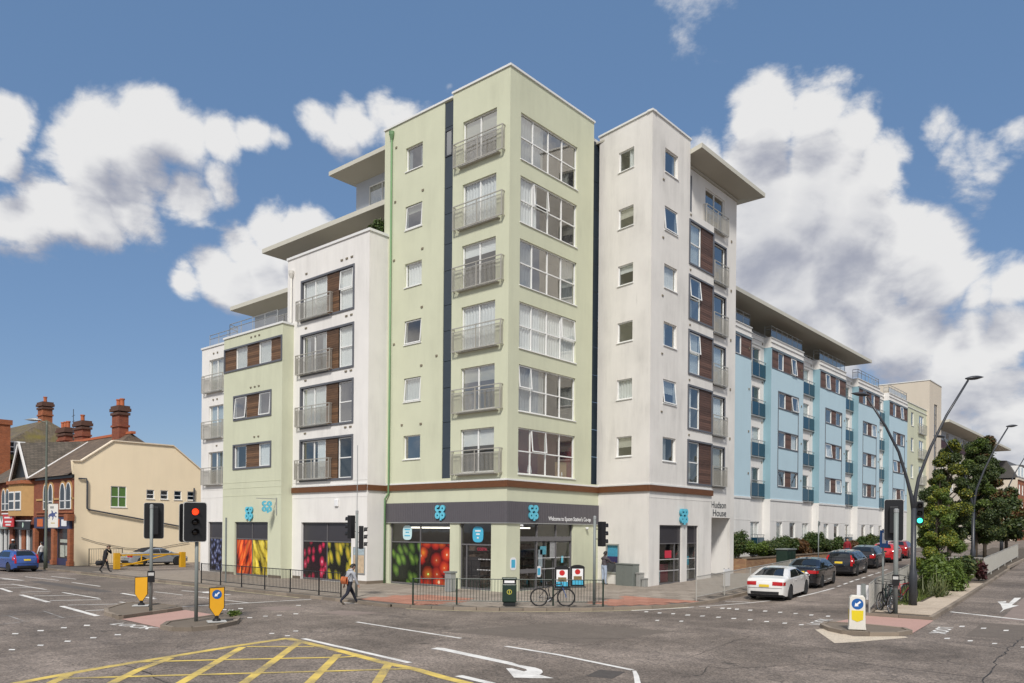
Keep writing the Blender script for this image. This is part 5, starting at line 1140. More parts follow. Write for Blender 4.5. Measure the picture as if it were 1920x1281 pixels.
# ------------------------------------------------------------------ blue wing along the climbing street
BW = empty('apartment_building', (22, -1, 0.4), label='long light blue and white apartment wing with timber panels behind the hedge', cat='building')
YB, YR = -1.0, -0.42
PB, PR = FY(YB), FY(YR)
BAYS = [(18.2, 25.1), (28.6, 35.0), (38.7, 45.3), (48.85, 55.5), (58.8, 65.7)]
TT = [7.72, 10.68, 13.66, 16.52]
LB, LW = 5.45, 16.72
for bi, (a, b) in enumerate(BAYS):
    w_ = b - a; det = bi < 4
    f0, f1 = a + 0.2 * w_, a + 0.84 * w_
    x = [f0 + 0.12, f0 + 0.24 * w_, f1 - 0.22 * w_, f1 - 0.12]
    first = bi == 0
    rows = [] if first else [(f0, f1, t - 1.32, t) for t in TT[:3]]
    toprow = (a + 0.06, b - 0.02, 15.2, 16.62)
    gw = [] if first else [(a + 1.2, a + 2.35, 1.35, 3.74), (a + 3.75, a + 4.95, 1.35, 3.74)]
    wall_sheet('bay_wall', BW, PB, a, b, LB, LW, rows + [toprow], m_blue, 0.16)
    wall_sheet('bay_base_wall', BW, PB, a, b, 0.0, LB, gw, m_white, 0.16)
    wall_sheet('bay_parapet', BW, PB, a, b, LW, 17.5, [], m_white)
    for xx in (a, b):
        MB().quad((xx, YB, 0), (xx, YR, 0), (xx, YR, LB), (xx, YB, LB)).build('bay_side_base', m_white, BW, fix=False)
        MB().quad((xx, YB, LW), (xx, YR, LW), (xx, YR, 17.5), (xx, YB, 17.5)).build('bay_side_parapet', m_white, BW, fix=False)
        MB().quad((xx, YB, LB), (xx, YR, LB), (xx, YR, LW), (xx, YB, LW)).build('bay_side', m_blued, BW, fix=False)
    # timber band of the top storey
    tw = [(a + 0.21 * w_, a + 0.37 * w_), (a + 0.60 * w_, a + 0.76 * w_)]
    segs = [(toprow[0], tw[0][0]), (tw[0][1], tw[1][0]), (tw[1][1], toprow[1])]
    surround(BW, PB, *toprow, 0.06, 0.03)
    for p, q in segs: slats(BW, PB, p + 0.06, q, 15.26, 16.56, -0.02, m_woodR, 0.16)
    for k, (p, q) in enumerate(tw): window(BW, PB, p, q, 15.26, 16.56, -0.06, sill=False, dress='', opened={(0, 0)} if (bi + k) % 3 == 2 else (), gl=m_glass)
    for r, (p0, p1, z0, z1) in enumerate(rows):
        surround(BW, PB, p0, p1, z0, z1, 0.08, 0.04)
        slats(BW, PB, x[1], x[2], z0 + 0.08, z1 - 0.08, -0.02, m_woodR, 0.16)
        for k, (p, q) in enumerate(((p0 + 0.08, x[1]), (x[2], p1 - 0.08))): window(BW, PB, p, q, z0 + 0.08, z1 - 0.08, -0.06, sill=False, opened={(0, 0)} if (bi * 2 + r + k) % 4 == 1 else (), dress=WIN.choice(['', 'half', 'net']))
        if r < 2:
            g = MB().box(p0, p0 + 0.08, -0.02, 0.03, z1, rows[r + 1][2], PB).box(p1 - 0.08, p1, -0.02, 0.03, z1, rows[r + 1][2], PB).build('spandrel_trim', m_surround, BW)
    for p, q, z0, z1 in gw: window(BW, PB, p, q, z0, z1, -0.1, 1, (2.55,), dress=WIN.choice(['net', 'half', '']))
    MB().box(a - 0.02, b + 0.02, 0.0, 0.05, LB - 0.12, LB + 0.02, PB).build('string_course', m_coping, BW)
    MB().box(a, b, -0.004, 0.012, 3.82, 3.86, PB).build('string_course', m_white, BW)
    for zz in (16.72, 17.1, 17.42): MB().box(a - 0.05, b + 0.05, -0.02, 0.06, zz, zz + 0.05, PB).build('cornice', m_coping, BW)
    roof_rail(BW, [(a + 0.1, YR), (a + 0.1, YB + 0.1), (b - 0.1, YB + 0.1), (b - 0.1, YR)], 17.5, 0.85, step=1.1)
    for t in TT: vent(BW, PB, b - 0.4, t - 0.6, 0.14, 0.14)
for ri, (a, b) in enumerate([(25.1, 28.6), (35.0, 38.7), (45.3, 48.85), (55.5, 58.8)]):
    d0, d1 = a + 1.45, a + 2.85
    hs = [(d0, d1, t - 2.15, t) for t in TT]; hs.append((d0 - 0.1, d1 + 0.1, 1.3, 3.74))
    wall_sheet('recess_wall', BW, PR, a, b, 0.0, 17.5, hs, m_white, 0.14)
    for t in TT + [3.74]:
        window(BW, PR, d0, d1, t - 2.15, t, -0.08, 2 if t < 4 else 1, dress=WIN.choice(['', 'net', 'half']), gl=m_glass3, sill=False, name='balcony_door')
        q = MB().box(a + 1.1, b, 0.13, 0.17, t - 0.98, t - 0.93, PR).box(a + 1.1, b, 0.02, 0.17, t - 2.22, t - 2.14, PR)
        for s in (a + 1.1, (a + b) / 2 + 0.55): q.box(s, s + 0.04, 0.13, 0.17, t - 2.14, t - 0.98, PR)
        o = q.build('balcony', m_gmetal, BW)
        MB().box(a + 1.14, b - 0.02, 0.14, 0.155, t - 2.1, t - 1.16, PR).build('blue_glass_panel', m_blueglass, o)
        if t > 4: vent(BW, PR, d1 + 0.35, t + 0.45, 0.12, 0.14)
    for zz in (16.72, 17.1, 17.42): MB().box(a, b, -0.02, 0.06, zz, zz + 0.05, PR).build('cornice', m_coping, BW)
MB().box(18.2, 65.7, YR + 0.05, 9, 17.2, 17.3).build('wing_roof', m_soffit, BW)
wall_sheet('setback_wall', BW, FY(1.3), 18.2, 47.6, 17.2, 19.0, [(s, s + 1.6, 17.45, 18.75) for s in (24, 28.5, 33, 37.5, 42)], m_clad, 0.08)
for s in (24, 28.5, 33, 37.5, 42): window(BW, FY(1.3), s, s + 1.6, 17.45, 18.75, -0.04, 2, sill=False, gl=m_glass2, dress='')
MB().quad((47.6, 1.3, 17.2), (47.6, 8, 17.2), (47.6, 8, 19), (47.6, 1.3, 19)).build('setback_end_wall', m_clad, BW, fix=False)
canopy_roof(BW, [(18.2, 1.3), (47.6, 1.3), (47.6, 8)], [(18.2, -1.8), (50.1, -1.8), (50.1, 8)], 18.75, 19.0, 0.26)
# green bay and cream stair tower at the end of the wing
wall_sheet('green_end_wall', BW, PB, 65.7, 73.9, 0.0, 17.5, [(67.2, 68.3, t - 1.5, t) for t in TT] + [(70.6, 72.6, t - 2.1, t) for t in TT], m_green, 0.14)
for t in TT:
    window(BW, PB, 67.2, 68.3, t - 1.5, t, -0.08, dress=''); window(BW, PB, 70.6, 72.6, t - 2.1, t, -0.08, 2, dress='', sill=False, gl=m_glass2, name='balcony_door'); balcony(BW, PB, 70.0, 73.2, t - 2.1, t - 1.0, bars=0.16)
for zz in (16.9, 17.42): MB().box(65.7, 73.9, -0.02, 0.06, zz, zz + 0.05, PB).build('cornice', m_coping, BW)
PT = FY(-1.3)
wall_sheet('stair_tower_wall', BW, PT, 73.9, 79.7, 0.0, 21.0, [(76.2, 77.7, 3.0, 18.5)], m_cream, 0.2)
MB().quad((73.9, -1.3, 0), (73.9, 9, 0), (73.9, 9, 21), (73.9, -1.3, 21)).build('stair_tower_side', m_cream, BW, fix=False)
coping(BW, [(73.9, 9), (73.9, -1.3), (79.7, -1.3)], 21.0)
window(BW, PT, 76.2, 77.7, 3.0, 18.5, -0.1, 2, tuple(3.0 + 1.3 * i for i in range(1, 12)), fm=m_surround, dress='', sill=False, gl=m_glass2, name='stair_window')
# next block up the hill
FB = empty('apartment_building', (82, -0.5, 1.5), label='distant cream apartment block with maroon timber band under an overhanging roof', cat='building')
P = FY(-0.5)
wi = [(83.4 + 5.2 * i, 85.0 + 5.2 * i) for i in range(8)]
wall_sheet('far_wall', FB, P, 79.7, 123, 0.0, 14.0, [(a, b, z - 1.9, z) for a, b in wi for z in (7.4, 10.4, 13.3)], m_cream, 0.12)
wall_sheet('far_attic_wall', FB, P, 79.7, 120, 14.9, 16.6, [(a, b, 15.1, 16.4) for a, b in wi], m_clad, 0.1, d=-0.5)
for a, b in wi:
    for z in (7.4, 10.4, 13.3): window(FB, P, a, b, z - 1.9, z, -0.06, 2, dress='', sill=False)
    window(FB, frame(0, 0.0, 1, 0, 0, -1), a, b, 15.1, 16.4, -0.06, 2, dress='', sill=False)
m_maroon = wood_mat('maroon_boards', (0.07, 0.02, 0.025), (0.16, 0.06, 0.07))
for a, b in ((79.8, 98), (104, 122)): slats(FB, P, a, b, 13.95, 14.95, 0.05, m_maroon, 0.2)
MB().box(98, 104, -0.4, 0.1, 13.0, 15.6, P).build('green_bay', m_green, FB)
canopy_roof(FB, [(79.7, 0), (121, 0), (121, 8)], [(79.7, -2.2), (123.5, -2.2), (123.5, 8)], 16.45, 16.7, 0.3)
# brick terrace at the top of the street
def brick_mat(name, a, b, mortar, sc=4.2):
    k = NT(name); g = k.add('ShaderNodeNewGeometry'); sp = k.add('ShaderNodeSeparateXYZ'); k.l.new(g.outputs['Position'], sp.inputs[0])
    cb = k.add('ShaderNodeCombineXYZ'); k.l.new(k.math('ADD', sp.outputs['X'], sp.outputs['Y']), cb.inputs[0]); k.l.new(sp.outputs['Z'], cb.inputs[1])
    br = k.add('ShaderNodeTexBrick'); br.inputs['Scale'].default_value = sc; br.inputs['Color1'].default_value = (*a, 1); br.inputs['Color2'].default_value = (*b, 1); br.inputs['Mortar'].default_value = (*mortar, 1)
    br.inputs['Mortar Size'].default_value = 0.012; br.inputs['Brick Width'].default_value = 0.95; br.inputs['Row Height'].default_value = 0.32; k.l.new(cb.outputs[0], br.inputs['Vector'])
    k.base(k.mix(1.0, br.outputs['Color'], k.math('MULTIPLY_ADD', k.noise(g.outputs['Position'], 1.2, 5), 0.8, 0.6), 'MULTIPLY')); k.p.inputs['Roughness'].default_value = 0.9
    k.bump(br.outputs['Fac'], -0.25, 0.01)
    return k.m
m_brick = brick_mat('red_brick', (0.26, 0.075, 0.035), (0.19, 0.05, 0.028), (0.20, 0.14, 0.10))
m_brick2 = brick_mat('orange_brick', (0.34, 0.105, 0.04), (0.25, 0.075, 0.03), (0.30, 0.2, 0.14))
m_brickb = brick_mat('buff_brick', (0.33, 0.20, 0.10), (0.25, 0.13, 0.07), (0.22, 0.18, 0.14))
m_slate = mat('roof_slate', (0.085, 0.08, 0.075), 0.6, 0.3, 1.5, 0.25, 12)
for i in range(4):
    a = 124.5 + 11 * i
    BT = empty('brick_house', (a, -3, 2.2), label=['red brick house with slate mansard nearest the top of the street', 'second red brick house with slate mansard up the street', 'third red brick house with slate mansard up the street', 'farthest red brick house with slate mansard up the street'][i], cat='house', group='brick houses at the top of the street')
    P = FY(-3.0 - 0.8 * i)
    ws = [(a + 1.2 + 3.2 * j, a + 2.6 + 3.2 * j) for j in range(3)]
    wall_sheet('wall', BT, P, a, a + 11, 1.0, 12.0, [(p, q, z - 1.7, z) for p, q in ws for z in (5.5, 8.4, 11.3)], m_brick if i % 2 else m_brick2, 0.12)
    for p, q in ws:
        for z in (5.5, 8.4, 11.3): window(BT, P, p, q, z - 1.7, z, -0.06, 2, dress='', gl=m_glass)
    MB().quad((a, -3 - 0.8 * i, 1), (a, 6, 1), (a, 6, 12), (a, -3 - 0.8 * i, 12)).build('side_wall', m_cream, BT, fix=False)
    MB().box(a, a + 11, -0.3, 0.15, 12.0, 12.3, P).build('cornice', m_cream, BT)
    MB().quad(P(a, 0, 12.3), P(a + 11, 0, 12.3), P(a + 11, -1.6, 15.2), P(a, -1.6, 15.2)).quad(P(a, -1.6, 15.2), P(a + 11, -1.6, 15.2), P(a + 11, -9, 15.6), P(a, -9, 15.6)).quad(P(a, 0, 12.3), P(a, -1.6, 15.2), P(a, -9, 15.6), P(a, -9, 12.3)).build('roof', m_slate, BT, fix=False)
    for p, q in ws:
        MB().box(p, q, -1.2, -0.1, 12.6, 14.4, P).build('dormer', m_upvc, BT); MB().box(p + 0.15, q - 0.15, -0.1, -0.09, 12.8, 14.2, P).build('dormer_pane', m_glass3, BT)

# ------------------------------------------------------------------ Victorian shops on the left
YH = empty('painted_house', (0, 38, 0), label='old shop with a plain warm yellow painted gable wall beside the car park', cat='building')
gp = [(-5.2, 0), (-5.2, 6.6), (-5.3, 7.1), (-5.35, 7.76), (-4.75, 7.78), (-2.45, 9.5), (2.25, 9.52), (4.6, 7.75), (9.0, 5.9), (9.0, 0)]
PYW = FY(38.0)
ghs = [(-2.6, -1.42, 4.45, 6.06)] + [(0.12 + 1.12 * i, 0.75 + 1.12 * i, 5.18, 5.9) for i in range(4)]
wall_sheet('gable_wall', YH, PYW, -5.2, 9.0, 0.0, 6.5, ghs, m_yellow, 0.10)
MB().prism([(-5.2, 6.5), (-5.3, 7.1), (-5.35, 7.76), (-4.75, 7.78), (-2.45, 9.5), (2.25, 9.52), (4.6, 7.75), (7.8, 6.5)], 38.0, 38.3, lambda a, b, c: (a, c, b)).build('gable_top', m_yellow, YH)
cp = MB()
for a, b in zip(gp[3:8], gp[4:9]): cp.prism([(a[0], a[1]), (b[0], b[1]), (b[0], b[1] + 0.09), (a[0], a[1] + 0.09)], 37.9, 38.35, lambda p, q, r: (p, r, q))
cp.build('gable_coping', mat('cream_coping', (0.78, 0.66, 0.5), 0.8), YH)
m_greenblind = mat('green_blind', (0.22, 0.40, 0.12), 0.6, 0.1)
m_greenpane = mat('green_glazing', (0.10, 0.19, 0.05), 0.15, 0.1)
w = window(YH, PYW, -2.6, -1.42, 4.45, 6.06, -0.06, 2, (5.25,), dress='', gl=m_greenpane, room=m_greenblind); MB().box(-2.55, -1.47, -0.085, -0.08, 4.5, 6.0, PYW).build('blind', m_greenblind, w)
for i in range(4): window(YH, PYW, 0.12 + 1.12 * i, 0.75 + 1.12 * i, 5.18, 5.9, -0.06, 1, (5.52,), dress='', gl=m_glass3, room=m_room)
MB().tube([(-4.95, 37.9, 6.5), (-4.4, 37.88, 6.5), (-4.35, 37.88, 6.3), (-4.35, 37.88, 4.3), (-4.2, 37.88, 4.2), (2.9, 37.88, 3.0), (3.9, 37.88, 2.85), (4.0, 37.88, 6.2)], 0.06, 8).build('drainpipe', m_dark, YH)
MB().tube([(-4.7, 37.93, 2.1), (-3.6, 37.93, 1.75), (-1.5, 37.93, 1.3), (0.5, 37.93, 1.15), (2.0, 37.93, 1.45), (3.6, 37.93, 1.7)], 0.02, 6).build('cable', m_dark, YH)
XS = -5.2
def tile_mat(name, a, b, moss):
    k = NT(name); g = k.add('ShaderNodeNewGeometry'); sp = k.add('ShaderNodeSeparateXYZ'); k.l.new(g.outputs['Position'], sp.inputs[0])
    cb = k.add('ShaderNodeCombineXYZ'); k.l.new(k.math('ADD', sp.outputs['X'], sp.outputs['Y']), cb.inputs[0]); k.l.new(sp.outputs['Z'], cb.inputs[1])
    br = k.add('ShaderNodeTexBrick'); br.inputs['Scale'].default_value = 3.0; br.inputs['Color1'].default_value = (*a, 1); br.inputs['Color2'].default_value = (*b, 1); br.inputs['Mortar'].default_value = (0.03, 0.028, 0.025, 1)
    br.inputs['Mortar Size'].default_value = 0.03; br.inputs['Brick Width'].default_value = 0.8; br.inputs['Row Height'].default_value = 0.45; k.l.new(cb.outputs[0], br.inputs['Vector'])
    c = k.mix(1.0, br.outputs['Color'], k.math('MULTIPLY_ADD', k.noise(g.outputs['Position'], 1.0, 5), 1.0, 0.5), 'MULTIPLY')
    if moss: c = k.mix(k.math('MULTIPLY_ADD', k.noise(g.outputs['Position'], 0.8, 5), 4, -1.9, clamp=True), c, (0.16, 0.13, 0.03))
    k.base(c); k.p.inputs['Roughness'].default_value = 0.85; k.bump(br.outputs['Fac'], -0.5, 0.03)
    return k.m
m_tile = tile_mat('brown_roof_tile', (0.17, 0.12, 0.08), (0.12, 0.085, 0.06), False)
m_tileg = tile_mat('grey_roof_slate', (0.14, 0.115, 0.09), (0.095, 0.08, 0.062), False)
m_tilem = tile_mat('mossy_roof_tile', (0.16, 0.125, 0.085), (0.12, 0.095, 0.06), True)
m_stone = mat('buff_stone', (0.45, 0.27, 0.11), 0.85, 0.2, 3); m_verge = mat('white_bargeboard', (0.74, 0.72, 0.69), 0.6, 0.06)
MB().add([(-5.6, 38.3, 6.75), (-5.6, 47.0, 6.75), (-0.3, 47.0, 10.45), (-0.3, 39.8, 10.45), (-2.3, 38.3, 9.0), (5.0, 38.3, 6.75), (5.0, 47, 6.75)], [(0, 1, 2, 3, 4), (3, 2, 6, 5), (3, 5, 4)]).build('roof', m_tile, YH, fix=False)
def chimney(parent, x, y, z0, z1, w, d, pots, m=None):
    mb = MB(); m = m or m_brick
    mb.box(x - w / 2, x + w / 2, y - d / 2, y + d / 2, z0, z1 - 0.75)
    mb.box(x - w / 2 - 0.08, x + w / 2 + 0.08, y - d / 2 - 0.08, y + d / 2 + 0.08, z0 + (z1 - z0) * 0.45, z0 + (z1 - z0) * 0.45 + 0.16)
    c = mb.build('chimney', m, parent)
    k = MB(); k.box(x - w / 2 - 0.1, x + w / 2 + 0.1, y - d / 2 - 0.1, y + d / 2 + 0.1, z1 - 0.75, z1 - 0.55); k.box(x - w / 2 - 0.15, x + w / 2 + 0.15, y - d / 2 - 0.15, y + d / 2 + 0.15, z1 - 0.45, z1 - 0.2); k.box(x - w / 2 - 0.08, x + w / 2 + 0.08, y - d / 2 - 0.08, y + d / 2 + 0.08, z1 - 0.2, z1)
    k.build('chimney_cap', mat('sooty_brick', (0.10, 0.05, 0.035), 0.9, 0.3, 3), c)
    for i in range(pots): 
        yy = y - d / 2 + d * (i + 0.5) / pots
        MB().lathe([(0.17, z1), (0.16, z1 + 0.5), (0.2, z1 + 0.5), (0.2, z1 + 0.6), (0.13, z1 + 0.6), (0.12, z1 + 0.3)], 10, lambda a, b, cc: (x + a, yy + b, cc)).build('chimney_pot', m_pot, c)
    return c
m_pot = mat('terracotta', (0.42, 0.12, 0.05), 0.8, 0.2, 4)
chimney(YH, -0.6, 41.2, 9.6, 12.7, 0.75, 1.35, 2)
P = FX(XS)
def lancet_pair(parent, P, s0, s1, z0, z1):
    n = 2; w = (s1 - s0) / 2
    for i in range(2):
        a, b = s0 + w * i, s0 + w * (i + 1); c = (a + b) / 2; zs = z1 - 0.85 * (z1 - z0) * 0.45
        pts = [(a + 0.08, z0)] + [(b - 0.08, z0), (b - 0.08, zs)]
        for t in range(1, 7): pts.append((b - 0.08 - (b - 0.08 - c) * (t / 7) ** 1.6, zs + (z1 - 0.15 - zs) * math.sin(t / 7 * math.pi / 2)))
        pts.append((c, z1 - 0.15))
        for t in range(6, 0, -1): pts.append((a + 0.08 + (c - a - 0.08) * (t / 7) ** 1.6, zs + (z1 - 0.15 - zs) * math.sin(t / 7 * math.pi / 2)))
        pts.append((a + 0.08, zs))
        big = [(c + (p - c) * 1.32, z0 + (q - z0) * 1.10) for p, q in pts]
        o = MB().prism(big, 0.0, 0.06, lambda p, q, r: P(p, r, q)).build('arched_window', m_stone, parent)
        MB().prism([(c + (p - c) * 1.05, z0 + 0.03 + (q - z0) * 1.0) for p, q in pts], 0.06, 0.075, lambda p, q, r: P(p, r, q)).build('window_frame', m_upvc, o)
        MB().prism([(c + (p - c) * 0.78, z0 + 0.1 + (q - z0) * 0.93) for p, q in pts], 0.075, 0.085, lambda p, q, r: P(p, r, q)).build('pane', m_glassold, o)
        MB().box(a + 0.1, b - 0.1, 0.085, 0.1, (z0 + zs) / 2 - 0.03, (z0 + zs) / 2 + 0.03, P).build('glazing_bar', m_upvc, o)
m_glassold = mat('dark_pane', (0.035, 0.04, 0.045), 0.18, 0.2, spec=0.35)
MB().add([P(38.0, 0, 3.7), P(45.6, 0, 3.7), P(45.6, 0, 6.9), P(38.0, 0, 6.9)], [(0, 1, 2, 3)]).build('upper_wall', m_brick, YH, fix=False)
MB().box(38.0, 45.6, 0, 0.06, 4.95, 5.1, P).build('stone_band', m_stone, YH); MB().box(38.0, 45.6, 0, 0.16, 6.55, 6.8, P).build('eaves_board', m_black, YH)
MB().box(38.0, 45.6, 0, 0.1, 3.95, 4.08, P).build('stone_band', m_brick2, YH)
lancet_pair(YH, P, 38.4, 40.7, 4.2, 6.35); lancet_pair(YH, P, 42.0, 44.1, 4.2, 6.35)
m_navy = mat('navy_paint', (0.03, 0.035, 0.09), 0.4, 0.1); m_orange = mat('orange_sign', (0.55, 0.13, 0.03), 0.5, 0.2, 3)
sf = MB().box(38.3, 45.5, 0.0, 0.22, 2.75, 3.62, P).build('shop_fascia', m_navy, YH)
MB().box(40.2, 42.4, 0.22, 0.24, 2.9, 3.5, P).build('sign_panel', m_orange, sf); MB().box(38.8, 39.8, 0.22, 0.24, 2.95, 3.45, P).build('sign_panel', m_signwhite, sf); MB().box(43.6, 44.8, 0.22, 0.24, 2.9, 3.5, P).build('sign_panel', m_orange, sf)
for s in (38.0, 41.2, 45.1): MB().box(s, s + 0.5, 0, 0.28, 0, 2.75, P).box(s - 0.05, s + 0.55, 0, 0.34, 0, 0.35, P).build('shop_pillar', m_brick2, YH)
MB().box(37.9, 38.6, 0, 0.5, 3.35, 3.85, P).build('corbel', m_brick2, YH)
MB().box(38.5, 41.2, -0.1, -0.05, 0.0, 2.75, P).build('shop_window', m_glassold, YH); MB().box(38.6, 41.1, -0.04, 0.06, 0.0, 0.5, P).build('stall_riser', m_navy, YH)
for s, z, a, b in ((38.8, 0.7, 0.9, 0.8), (39.9, 0.6, 0.8, 0.9), (38.9, 1.7, 1.8, 0.25)): MB().box(s, s + a, -0.05, -0.02, z, z + b, P).build('window_card', mat('window_card', (0.4, 0.42, 0.36), 0.6, 0.6, 8), YH)
MB().box(41.7, 45.1, -0.4, -0.35, 0.0, 2.75, P).build('shop_door', m_navy, YH); MB().box(43.4, 44.9, -0.34, -0.32, 0.2, 2.5, P).build('door_pane', m_glassold, YH)
# gabled house with the oriel
GH = empty('gabled_house', (-5.2, 49, 0), label='Victorian brick shop with steep white bargeboard gable and stone oriel', cat='building')
wall_sheet('wall', GH, P, 45.6, 51.6, 0.0, 6.8, [(46.0, 51.2, 0.05, 2.65)], m_brick, 0.15)
MB().prism([(46.9, 6.7), (51.0, 6.7), (49.0, 9.6)], -0.1, -0.02, lambda a, b, c: P(a, c, b)).build('gable', m_black, GH)
for a, b in (((46.7, 6.55), (49.0, 9.85)), ((51.2, 6.45), (49.0, 9.85))):
    t = (Vector(b) - Vector(a)).normalized(); n = Vector((-t.y, t.x)) * 0.12
    MB().prism([(a[0] - n.x, a[1] - n.y), (b[0] - n.x, b[1] - n.y), (b[0] + n.x, b[1] + n.y), (a[0] + n.x, a[1] + n.y)], 0.25, 0.36, lambda p, q, r: P(p, r, q)).build('bargeboard', m_verge, GH)
MB().add([P(46.8, 0.3, 6.7), P(49.0, 0.3, 9.8), P(51.1, 0.3, 6.6), (1.2, 46.8, 6.7), (1.2, 49, 10.6), (1.2, 51.1, 6.6)], [(0, 1, 4, 3), (1, 2, 5, 4)]).build('gable_roof', m_tileg, GH, fix=False)
MB().add([(-5.6, 45.5, 6.7), (-5.6, 54.0, 6.6), (-0.3, 54.0, 10.45), (-0.3, 45.5, 10.45)], [(0, 1, 2, 3)]).build('main_roof', m_tile, GH, fix=False)
MB().tube([(-5.62, 46.4, 6.78), (-0.6, 47.6, 10.2)], 0.07, 6).build('valley_flashing', m_verge, GH)
MB().box(-0.45, -0.1, 39.5, 56, 10.4, 10.6).build('ridge_tiles', m_pot, GH)
chimney(GH, 0.0, 54.3, 9.8, 12.0, 0.7, 1.9, 3); chimney(GH, 0.0, 50.4, 9.8, 12.3, 0.7, 1.8, 1)
MB().tube([(0, 52.5, 10.4), (0, 52.5, 13.6)], 0.03, 6).tube([(-0.1, 51.9, 13.0), (0.1, 53.1, 13.0)], 0.02, 6).tube([(-0.1, 52.0, 12.5), (0.1, 53.0, 12.5)], 0.02, 6).build('aerial', m_dark, GH)
orl = [(46.3, 0), (46.8, 0.7), (50.0, 0.7), (50.5, 0)]
o = MB().prism(orl, 3.75, 6.35, P).build('oriel_window', m_stone, GH)
MB().prism([(46.1, 0), (46.7, 0.85), (50.1, 0.85), (50.7, 0)], 6.35, 6.62, P).build('oriel_cornice', m_brick2, o)
for a, b in ((47.0, 48.3), (48.5, 49.8)):
    f = MB().box(a, b, 0.70, 0.75, 4.2, 5.75, P).build('sash_window', m_upvc, o)
    for r in range(2): MB().box(a + 0.12, b - 0.12, 0.75, 0.76, 4.32 + 0.72 * r, 4.92 + 0.72 * r, P).build('pane', m_glassold, f)
lf = MB().box(46.0, 49.7, 0.3, 0.36, 2.66, 3.32, P).build('shop_sign', m_black, GH)
MB().box(45.95, 49.75, 0.28, 0.37, 3.32, 3.4, P).build('sign_trim', m_signwhite, lf); MB().prism([(47.6 + 0.16 * math.cos(a * 0.7), 3.0 + 0.22 * math.sin(a * 0.7)) for a in range(9)], 0.36, 0.37, lambda p, q, r: P(p, r, q)).build('sign_emblem', mat('pale_green_print', (0.45, 0.6, 0.5), 0.5), lf)
MB().box(46.0, 51.2, -0.3, -0.2, 0.05, 2.65, P).build('shop_window', m_glassold, GH)
for s in (46.0, 47.7, 47.9, 49.6): MB().box(s, s + 0.12, -0.2, -0.05, 0.05, 2.6, P).build('shop_mullion', m_upvc if s > 47 else m_brick2, GH)
MB().box(48.6, 49.4, -0.19, -0.1, 0.05, 2.6, P).build('shop_pier', m_brick2, GH)
rs = MB().box(49.2, 51.8, 0.5, 0.56, 2.85, 3.9, P).build('red_shop_sign', mat('sign_red', (0.52, 0.03, 0.035), 0.5, 0.1), GH)
for zz, a in ((3.55, 1.9), (3.2, 1.6), (2.95, 1.2)): MB().box(50.5 - a / 2, 50.5 + a / 2, 0.56, 0.565, zz, zz + 0.13, P).build('sign_print', m_signwhite, rs)
MB().box(49.0, 52.0, 0.3, 0.6, 3.9, 4.0, P).build('sign_cap', m_signwhite, rs)
# third house, seen at the frame's edge, and the tall one behind
TH = empty('brick_shop', (-5.2, 56, 0), label='brick shop with paired arched windows at the left edge of the view', cat='building')
wall_sheet('wall', TH, P, 51.6, 75.0, 0.0, 6.6, [(52.0, 74, 0.05, 2.6)], m_brick, 0.2)
MB().box(52.0, 74, -0.3, -0.2, 0.05, 2.6, P).build('shop_window', m_glassold, TH)
for i in range(6): MB().box(52.2 + 1.1 * i, 52.35 + 1.1 * i, -0.2, -0.05, 0.05, 2.6, P).build('shop_mullion', m_upvc, TH)
lancet_pair(TH, P, 51.9, 53.9, 4.2, 6.2); lancet_pair(TH, P, 55.9, 57.9, 4.2, 6.2)
tf = MB().box(52.1, 60.0, 0.0, 0.25, 2.65, 3.75, P).build('shop_fascia', mat('grey_green_fascia', (0.22, 0.27, 0.25), 0.6), TH)
MB().prism([(53.9, 3.55), (53.2, 2.75), (52.5, 3.55), (52.8, 3.6), (53.2, 3.1), (53.6, 3.6)], 0.25, 0.27, lambda p, q, r: P(p, r, q)).build('fascia_emblem', m_signwhite, tf)
MB().add([(-5.6, 54.0, 6.5), (-5.6, 75.0, 6.5), (-0.3, 75.0, 10.3), (-0.3, 54.0, 10.3)], [(0, 1, 2, 3)]).build('roof', m_tileg, TH, fix=False)
BH = empty('tall_brick_house', (0, 66, 0), label='taller old house with mossy roof, orange brick stack and white dormer behind', cat='building')
MB().box(-4.5, 9, 62, 90, 0, 9.5).build('wall', m_brick2, BH)
MB().add([(-4.9, 61.5, 9.3), (-4.9, 91, 9.3), (2, 91, 13.9), (2, 65.0, 13.9), (9, 61.5, 9.3), (9, 91, 9.3)], [(0, 1, 2, 3), (3, 2, 5, 4), (0, 3, 4)]).build('roof', m_tilem, BH, fix=False)
MB().box(-4.9, -3.2, 58.6, 63.0, 0, 12.6).box(-5.05, -3.05, 58.5, 63.1, 12.3, 12.75).build('brick_stack', m_brick2, BH)
PD = FY(62.0)
dm = MB().box(-2.75, -0.9, -0.3, 0.06, 9.5, 11.15, PD).build('attic_window', m_upvc, BH)
for a in range(2):
    for b in range(2):
        for c in range(3): MB().box(-2.62 + 0.88 * a + 0.4 * b, -2.30 + 0.88 * a + 0.4 * b, 0.06, 0.07, 9.68 + 0.48 * c, 10.06 + 0.48 * c, PD).build('pane', m_glassold, dm)
chimney(BH, 2.2, 66.0, 13.2, 15.8, 0.9, 1.5, 1, m_brick2)
m_galvp = mat('pale_galvanised', (0.40, 0.385, 0.345), 0.5, 0.12, 3, metal=0.2)

